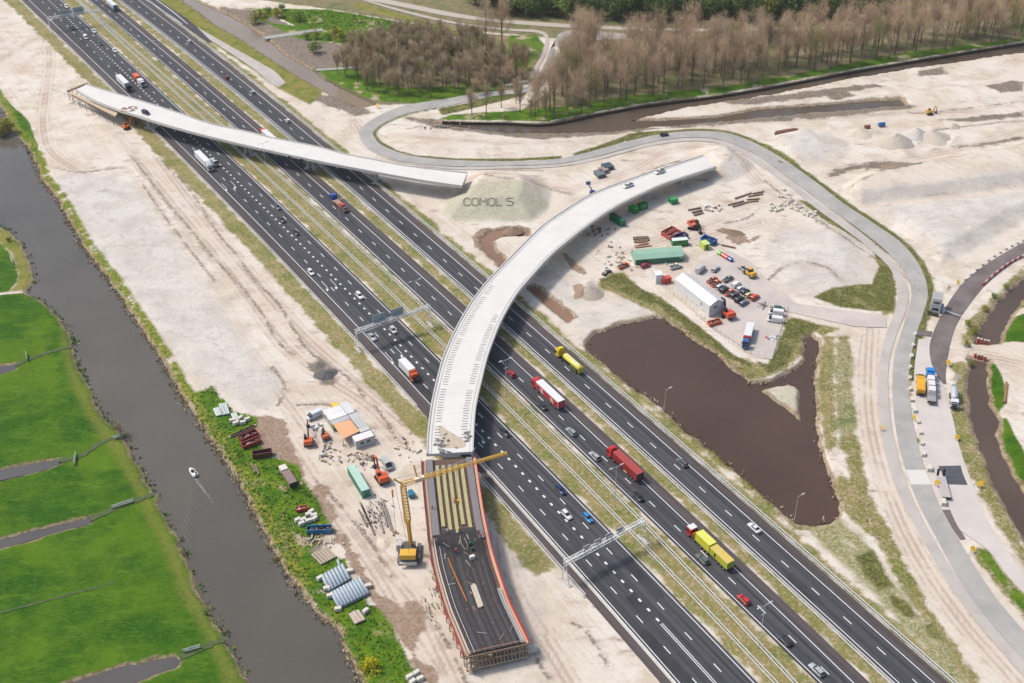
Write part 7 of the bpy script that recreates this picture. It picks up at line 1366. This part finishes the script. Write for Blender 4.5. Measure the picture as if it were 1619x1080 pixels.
# ------------------------------------------------------------------ farm gates and field ditches on the meadows
for lab, a, b in (('white farm gate across the uppermost field ditch', (41.5, 560), (43.5, 571)), ('grey farm gate at the end of the second field ditch', (120.5, 719), (117.5, 736)), ('pale plank bridge at the river end of the second field ditch', (180, 695), (191, 690.5)), ('pale green farm gate left of the third field ditch', (177, 804.5), (211, 793)), ('grey green farm gate at the lowest field ditch', (290, 1032), (317, 1024)), ('short white fence in the uppermost meadow', (16.5, 409), (21, 418))):
    p, q = at(*a), at(*b); d = q - p; t = thing('farm_gate', lab, 'gate', (p.x, p.y, 0), atan2(d.y, d.x)); L = d.length; GW = M('gate_pale', (206,214,200), .6, .06, 1)
    for z in (.25, .5, .75, 1.0, 1.2): MB().box(0, L, -.06, .06, z - .06, z + .06).build('rail', GW, t)
    for x in (0, L / 2, L): MB().box(x - .09, x + .09, -.09, .09, -.2, 1.35).build('post', GW, t)
    MB().bar((0, 0, .25), (L, 0, 1.2), .1).build('brace', GW, t)
DKD = M('ditch_weeds', (82,98,56), .9, .3, 1)
for k, pts in enumerate(([(112,548),(80,556),(50,566),(24,577)], [(192,688),(160,700),(125,722),(92,728)], [(243,781),(210,793),(178,806),(143,820)], [(353,1011),(320,1024),(283,1040)], [(0,969),(90,945),(180,921)])):
    w = .9 if k < 4 else .35; c = catmull(W(pts), 8); d = np.gradient(c, axis=0); n_ = np.stack([-d[:, 1], d[:, 0]], 1); n_ /= np.linalg.norm(n_, axis=1)[:, None]; wob = (rng.rand(len(c), 1) * .8 + .6) * w
    ribbon('narrow_ditch', c + n_ * wob, c - n_ * wob, .0, DKD, kind='structure')
q = at(700, 703, 7.3); o = litter('site_clutter', 'timber scraps and boxes on the raw deck end above the formwork', 'site clutter', 700, 703, 34, 1.6, 2.0, [WOOD, CONC2, FP[1], GREY], .4, 1.2, 31, None, 1.6); o.location = (q.x, q.y, 7.32)
q = at(736, 690, 7.3); o = litter('site_clutter', 'small frames at the right deck edge above the formwork', 'site clutter', 736, 690, 16, .7, 2.2, [WOOD, FP[0], CONC2], .4, 1.1, 32, None, 1.5); o.location = (q.x, q.y, 7.32)
q = fpt(30, .5); t = thing('deck_offcuts', 'scattered rebar offcuts and boards on the dark rebar deck', 'offcuts', tuple(q))
for k in range(24):
    v = fpt(rng.uniform(21, 47), rng.uniform(.2, .86), .02) - q; MB().box(-1, 1, -.12, .12, 0, .14).build('piece', [RUST, FP[0], FP[2], WOODD, GREY][k % 5], t, tuple(v), rng.normal() * .5 + R(110)); S.objects[-1].scale = (rng.uniform(.4, 1.3), 1, 1)
# ------------------------------------------------------------------ vegetation
def leafmat(name, c0, c1):
    m = bpy.data.materials.new(name); m.use_nodes = True; n, l = m.node_tree.nodes, m.node_tree.links; b = n['Principled BSDF']; b.inputs['Roughness'].default_value = .9; b.inputs['Specular IOR Level'].default_value = .1
    oi = n.new('ShaderNodeObjectInfo'); geo = n.new('ShaderNodeNewGeometry'); ad = n.new('ShaderNodeMath'); ad.operation = 'MULTIPLY_ADD'; ad.inputs[1].default_value = .55
    mu = n.new('ShaderNodeMath'); mu.operation = 'MULTIPLY'; mu.inputs[1].default_value = .45; l.new(oi.outputs['Random'], mu.inputs[0]); l.new(geo.outputs['Random Per Island'], ad.inputs[0]); l.new(mu.outputs[0], ad.inputs[2])
    mx = n.new('ShaderNodeMix'); mx.data_type = 'RGBA'; l.new(ad.outputs[0], mx.inputs[0]); mx.inputs[6].default_value = pc(*c0); mx.inputs[7].default_value = pc(*c1); l.new(mx.outputs[2], b.inputs['Base Color']); return m
TW_PINK = leafmat('twigs_pinkish', (222,187,150), (246,218,186)); TW_GREY = leafmat('twigs_grey', (188,164,130), (228,206,172)); TW_OLIVE = leafmat('twigs_budding', (164,156,100), (206,196,140))
LF_DARK = leafmat('leaves_dark', (76,100,56), (130,148,86)); LF_MID = leafmat('leaves_mid', (104,132,62), (160,172,96)); LF_YEL = leafmat('leaves_yellow', (142,146,52), (190,180,84)); BARK = M('bark', (128,112,96), .9, .15, 2)
def bare_tree(key, h, w, n, leaf, seed, low=.3):
    def mk():
        r_ = np.random.RandomState(seed); tr_ = MB(); tr_.tube((0, 0, -.4), (r_.normal() * .15, r_.normal() * .15, h * .55), h * .014 + .05, h * .008 + .03, 6, 0, False); tr_.tube((0, 0, h * .55), (r_.normal() * .3, r_.normal() * .3, h * .93), h * .008 + .03, .03, 5, 0, False)
        v, lm = [], []
        for i in range(17):
            z = h * r_.uniform(low * .8, .72); a = r_.uniform(0, 2 * pi) + i * 2.4; L = w * r_.uniform(.18, .5); up = min(h * r_.uniform(.18, .38), h * 1.02 - z)
            m_ = (cos(a) * L * .55, sin(a) * L * .55, z + up * .4); e = (cos(a) * L, sin(a) * L, z + up); tr_.tube((0, 0, z), m_, .12, .08, 4, 0, False); tr_.tube(m_, e, .08, .03, 4, 0, False); lm.append((np.array(m_), np.array(e), r_.uniform(.5, 1.)))
        lm.append((np.array((0, 0, h * .6)), np.array((0, 0, h * .97)), 1.2)); wt = np.array([q[2] for q in lm]); wt /= wt.sum(); sg = w * .115
        for i in range(n):
            a_, e_, _ = lm[r_.choice(len(lm), p=wt)]; f = r_.uniform(.05, 1.1); p = a_ + (e_ - a_) * f + r_.normal(size=3) * sg * (1.15 - .45 * f)
            out = np.array([p[0], p[1], 0]) / (w * .5) * .5 + np.array([0, 0, 1.]) + r_.normal(size=3) * .4; out /= np.linalg.norm(out); L = r_.uniform(.5, 1.6); sd = np.cross(out, r_.normal(size=3)); sd /= np.linalg.norm(sd); t = r_.uniform(.02, .055)
            v += [p - sd * t, p + sd * t, p + out * L]
        f = np.arange(len(v)).reshape(-1, 3).tolist(); cr = MB().add(v, f)
        return tr_.mesh('trunk', [BARK]), cr.mesh('crown', [leaf])
    return cached(key, mk)
def leafy_tree(key, h, w, n, leaf, seed, low=.15, size=.75):
    def mk():
        r_ = np.random.RandomState(seed); tr_ = MB().tube((0, 0, -.4), (0, 0, h * .6), h * .02 + .08, .08, 6, 0, False)
        B = [(r_.normal() * w * .22, r_.normal() * w * .22, h * r_.uniform(low + .2, .82), w * r_.uniform(.2, .34)) for _ in range(9)] + [(0, 0, h * .6, w * .36)]
        for bx, by, bz, br in B: tr_.tube((0, 0, h * .3), (bx, by, bz), .12, .04, 4, 0, False)
        v = []
        for i in range(n):
            bx, by, bz, br = B[r_.randint(len(B))]; d = r_.normal(size=3); d /= np.linalg.norm(d); p = np.array([bx, by, bz]) + d * br * r_.uniform(.55, 1.08) * (1, 1, 1.1); q = r_.normal(size=(3, 3)) * size * .5
            v += [p + q[0], p + q[1], p + q[2]]
        return tr_.mesh('trunk', [BARK]), MB().add(v, np.arange(len(v)).reshape(-1, 3).tolist()).mesh('crown', [leaf])
    return cached(key, mk)
def plant(meshes, name, label, cat, x, y, sc, group, z=None):
    t = thing(name, label, cat, (x, y, hz(x, y) if z is None else z), rng.uniform(0, 6.28), group); t.scale = (sc, sc, sc * rng.uniform(.9, 1.1))
    obj('trunk', meshes[0], t); obj('crown', meshes[1], t)
def inside(P, x, y):
    c = False
    for i in range(len(P)):
        a, b = P[i], P[(i + 1) % len(P)]
        if (a[1] > y) != (b[1] > y) and x < (b[0] - a[0]) * (y - a[1]) / (b[1] - a[1]) + a[0]: c = not c
    return c
def spread(poly, step, jit=.35):
    P = W(poly); lo, hi = P.min(0), P.max(0); out = []
    for y in np.arange(lo[1], hi[1], step):
        for x in np.arange(lo[0], hi[0], step):
            q = (x + rng.uniform(-jit, jit) * step, y + rng.uniform(-jit, jit) * step)
            if inside(P, *q): out.append(q)
    return out
# tall bare poplars of the park on the right of the avenue
pop = [bare_tree(('pop', k), 26, 11, 4600, (TW_PINK, TW_PINK, TW_GREY, TW_OLIVE)[k], 100 + k, .34) for k in range(4)]
pts = spread([(822,184),(900,184),(1000,160),(1100,145),(1200,128),(1400,95),(1560,68),(1660,52),(1660,14),(1560,30),(1400,62),(1250,82),(1100,90),(1000,96),(905,108),(880,140)], 7.2)
PG = 'bare poplars of the park beyond the canal'
for x, y in pts:
    k = rng.choice(4, p=[.36, .34, .18, .12])
    if rng.rand() < .93: plant(pop[k], 'poplar_tree', ('tall bare tan poplar in the park wood beyond the canal', 'tall bare tan poplar in the park wood beyond the canal', 'tall greyish bare poplar in the park wood beyond the canal', 'yellowish budding poplar in the park wood beyond the canal')[k], 'tree', x, y, rng.uniform(.55, 1.08) if y < 640 or x > 150 else rng.uniform(.45, .8), PG)
for x, y in spread([(905,100),(930,70),(950,90),(935,112)], 8) + spread([(752,74),(770,66),(800,74),(795,88),(760,86)], 8): plant(pop[rng.randint(2)], 'poplar_tree', 'very tall bushy pinkish poplar standing at the park road junction', 'tree', x, y, rng.uniform(1.0, 1.2), 'tall poplars at the park road')
# dense young wood left of the avenue
yng = [bare_tree(('yng', k), 15, 5.6, 2000, (TW_GREY, TW_GREY, TW_OLIVE)[k], 120 + k, .3) for k in range(3)]
for x, y in spread([(552,92),(600,72),(690,66),(750,76),(800,100),(838,108),(838,126),(770,140),(700,150),(640,158),(602,158),(560,132),(530,118),(548,104)], 5.7): k = rng.choice(3, p=[.5, .36, .14]); plant(yng[k], 'young_tree', 'slender yellowish budding tree in the dense young wood' if k == 2 else 'slender bare grey-brown tree in the dense young wood', 'tree', x, y, rng.uniform(.75, 1.1), 'trees of the dense young wood')
for x, y in spread([(730,140),(770,120),(830,105),(840,128),(800,140),(745,150)], 8): plant(bare_tree(('pb',), 12, 8, 2000, TW_PINK, 131, .12), 'bushy_tree', 'bushy pale pink bare tree at the edge of the avenue bend', 'tree', x, y, rng.uniform(.6, 1.0), 'bushy trees at the avenue bend')
for i, (px, py) in enumerate(((746, 182), (769, 181), (793, 170), (816, 163), (822, 177), (840, 188), (862, 186))):
    p = at(px, py); plant(yng[i % 2], 'roadside_tree', 'thin bare tree in the row between service road and canal', 'tree', p.x, p.y, rng.uniform(.75, 1.05), 'thin trees along the canal bank')
# green wood at the top edge
grn = [leafy_tree(('grn', k), 15, 12.5, 3000, (LF_DARK, LF_DARK, LF_MID, LF_YEL)[k], 140 + k) for k in range(4)]
for x, y in spread([(728,4),(800,26),(900,30),(1000,34),(1250,34),(1300,36),(1420,20),(1500,4),(1500,-40),(1100,-60),(728,-40)], 9.6): k = rng.choice(4, p=[.4, .32, .18, .1]); plant(grn[k], 'leafy_tree', ('round dark green', 'round dark green', 'round mid green', 'round yellow green')[k] + ' tree in the dense wood at the top edge', 'tree', x, y, rng.uniform(.8, 1.25), 'green trees at the top edge')
for x, y in spread([(1290,40),(1450,20),(1640,-5),(1640,-40),(1450,-15),(1300,16)], 11): plant(pop[rng.randint(4)], 'poplar_tree', 'bare poplar in the far wood behind the green trees at the top right', 'tree', x, y, rng.uniform(.6, .85), 'poplars of the far wood')
for x, y in spread([(1000,88),(1100,84),(1260,78),(1400,64),(1400,56),(1200,70),(1000,78)], 10): plant(bare_tree(('pb2', rng.randint(2)), 11, 9, 2000, TW_OLIVE if rng.rand() < .4 else TW_PINK, 133, .1), 'bushy_tree', 'low bushy bare tree along the far side of the park road', 'tree', x, y, rng.uniform(.6, 1.0), 'bushy trees along the park road')
scrub = [leafy_tree(('scr', k), 4.5, 5.5, 600, (LF_YEL, LF_MID)[k], 160 + k, .05, .5) for k in range(2)]
for i, (px, py) in enumerate(((412,28),(424,20),(438,28),(446,16),(404,36),(487,62),(500,60),(520,62),(530,58),(496,84),(540,66),(470,32),(690,88),(705,86),(720,84),(1242,40))):
    p = at(px, py); plant(scrub[i % 2], 'scrub_bush', ('yellow green', 'mid green')[i % 2] + ' scrub bush on the cleared ground of the park', 'bush', p.x, p.y, rng.uniform(.7, 1.3), 'scrub bushes of the park')
p = at(14, 207); plant(leafy_tree(('wil',), 6, 8, 1500, LF_YEL, 170, .0, .5), 'willow_bush', 'large yellow green willow leaning over the river at the left edge', 'bush', p.x, p.y, 1.15, None, -.6); p = at(3, 213); plant(leafy_tree(('wil',), 6, 8, 1500, LF_YEL, 170, .0, .5), 'willow_bush', 'smaller yellow green willow at the very left edge of the photo', 'bush', p.x, p.y, .75, None, -.6)
p = at(191, 684); plant(bare_tree(('bb',), 3.4, 4, 500, TW_GREY, 180, .05), 'bare_bush', 'bare brown bush hanging over the river at the second field ditch', 'bush', p.x, p.y, 1., None, -.2)
for px, py in ((15, 381), (327, 969)): p = at(px, py); plant(scrub[1], 'round_bush', 'round dark bush on the headland of the uppermost meadow' if px < 100 else 'dark round bush on the pale strip above the lowest field ditch', 'bush', p.x, p.y, .42 if px < 100 else .3, None)
p = at(585, 1057); plant(leafy_tree(('yb',), 2.4, 5.5, 900, leafmat('rape_yellow', (196,190,30), (222,212,52)), 181, .0, .4), 'yellow_bush', 'bright yellow flowering clump at the bottom of the green bank', 'bush', p.x, p.y, .9, None)
for px, py, s_ in ((1533, 516, 1.0), (1540, 528, .9), (1527, 548, .8), (1555, 489, .8), (1572, 470, .7), (1535, 575, .7), (1590, 455, .7)): p = at(px, py); plant(scrub[0] if s_ > .75 else scrub[1], 'bank_bush', 'yellowish bush on the bank between dark road and brown channel', 'bush', p.x, p.y, s_ * .6, 'bushes on the channel bank')
# low growth: tufts scattered over banks and verges, one mesh per kind
def tufts(name, label, polys, n, mats, hmin, hmax, wmin, wmax, seed, blades=4, world=False):
    r_ = np.random.RandomState(seed); P = [np.array(p) if world else W(p) for p in polys]; A = np.array([np.prod(np.ptp(p, axis=0)) for p in P]); A = A / A.sum(); v, f, m = [], [], []; tries = 0
    while len(f) < n * blades and tries < n * 30:
        tries += 1; p = P[r_.choice(len(P), p=A)]; lo, hi = p.min(0), p.max(0); x, y = r_.uniform(lo[0], hi[0]), r_.uniform(lo[1], hi[1])
        if abs(x) > 330 or not inside(p, x, y): continue
        z = hz(x, y) - .05; k = r_.randint(len(mats)); h = r_.uniform(hmin, hmax); w = r_.uniform(wmin, wmax)
        if z < -.9: continue
        for b in range(blades):
            a = r_.uniform(0, 2 * pi); q = r_.normal(size=2) * w * .6; o = len(v); v += [(x + q[0] - cos(a) * w, y + q[1] - sin(a) * w, z), (x + q[0] + cos(a) * w, y + q[1] + sin(a) * w, z), (x + q[0] * 2 + r_.normal() * w * .5, y + q[1] * 2 + r_.normal() * w * .5, z + h)]; f.append((o, o + 1, o + 2)); m.append(k)
    me_ = bpy.data.meshes.new(name); me_.from_pydata(v, [], f)
    for q in mats: me_.materials.append(q)
    me_.polygons.foreach_set('material_index', m); me_.update(); return obj(name, me_, None, label=label, kind='stuff')
LFG = leafmat('weeds_green', (104,142,50), (148,180,76)); LFY = leafmat('weeds_yellow', (150,158,60), (200,188,78)); LFD = leafmat('reeds_dry', (206,180,146), (236,214,182)); LFV = leafmat('verge_tuft', (126,122,56), (172,156,100)); LFK = leafmat('verge_dark', (90,98,40), (126,124,60))
tufts('bank_weeds', 'tall green weeds on the grassy river bank beside the site', REG['weeds'][0:3], 4500, [LFG, LFG, LFG, LFY], .2, .55, .12, .32, 1)
tufts('bank_flowers', 'yellow flowering weeds along the site side of the river', REG['flower'], 2400, [LFY, LFG, LFY, LFD], .2, .5, .1, .28, 2)
tufts('verge_tufts', 'dry yellow green tufts on the motorway verges', REG['verge'], 5000, [LFV, LFK, LFV], .08, .25, .08, .22, 3, 3, True)
tufts('rough_grass', 'rough grass round the brown pond and along the roads', REG['vergepx'] + REG['dkgrass'], 8000, [LFV, LFK, LFV, LFD], .1, .3, .08, .24, 4, 3)
def reeds(name, label, line, n, off, mats, h, seed):
    r_ = np.random.RandomState(seed); c = catmull(W(line), 8); v, f, m = [], [], []
    d = np.gradient(c, axis=0); nn = np.stack([-d[:, 1], d[:, 0]], 1); nn /= np.linalg.norm(nn, axis=1)[:, None]
    seg = np.r_[0, np.cumsum(np.linalg.norm(np.diff(c, axis=0), axis=1))]
    for i in range(n):
        s_ = r_.uniform(0, seg[-1]); k = min(int(np.searchsorted(seg, s_)), len(c) - 1); clump = (sin(s_ * .9) + sin(s_ * .37 + 1)) * .5; p = c[k] + nn[k] * (off + r_.normal() * .6) + d[k] / np.linalg.norm(d[k]) * r_.uniform(-1, 1)
        if clump < r_.uniform(-1.3, .6): continue
        k_ = r_.randint(len(mats)); w = r_.uniform(.12, .34); z = -1.0
        for b in range(4):
            a = r_.uniform(0, 6.28); q = r_.normal(size=2) * .3; o = len(v); v += [(p[0] + q[0] - cos(a) * w, p[1] + q[1] - sin(a) * w, z), (p[0] + q[0] + cos(a) * w, p[1] + q[1] + sin(a) * w, z), (p[0] + q[0] * 2, p[1] + q[1] * 2, z + r_.uniform(.6, 1.) * h)]; f.append((o, o + 1, o + 2)); m.append(k_)
    me_ = bpy.data.meshes.new(name); me_.from_pydata(v, [], f)
    for q in mats: me_.materials.append(q)
    me_.polygons.foreach_set('material_index', m); me_.update(); return obj(name, me_, None, label=label, kind='stuff')
reeds('bank_sedge', 'dark sedge tufts along the meadow side of the river', RIV_L[2:30], 520, .2, [LF_DARK, LFG, LFG], .8, 8)
reeds('bank_reeds', 'dry reeds along the site side of the river', RIV_R[2:30], 1500, -.2, [LFD, LFD, LFD, LFV], .8, 9)
reeds('pond_reeds', 'dry stalks around the brown pond', POND + POND[:1], 250, .1, [LFD, LFV], .8, 10)
# ------------------------------------------------------------------ the hazy air between the camera and the far fields
hm = bpy.data.materials.new('haze_air'); hm.use_nodes = True; hn, hl = hm.node_tree.nodes, hm.node_tree.links
hn.remove(hn['Principled BSDF']); hv = hn.new('ShaderNodeVolumePrincipled'); hv.inputs['Color'].default_value = (.86, .9, .95, 1); hv.inputs['Density'].default_value = .00005; hv.inputs['Anisotropy'].default_value = .2
hl.new(hv.outputs[0], hn['Material Output'].inputs['Volume'])
MB().box(-3100, 3100, -700, 4300, -5, 262).build('haze', hm, kind='stuff')
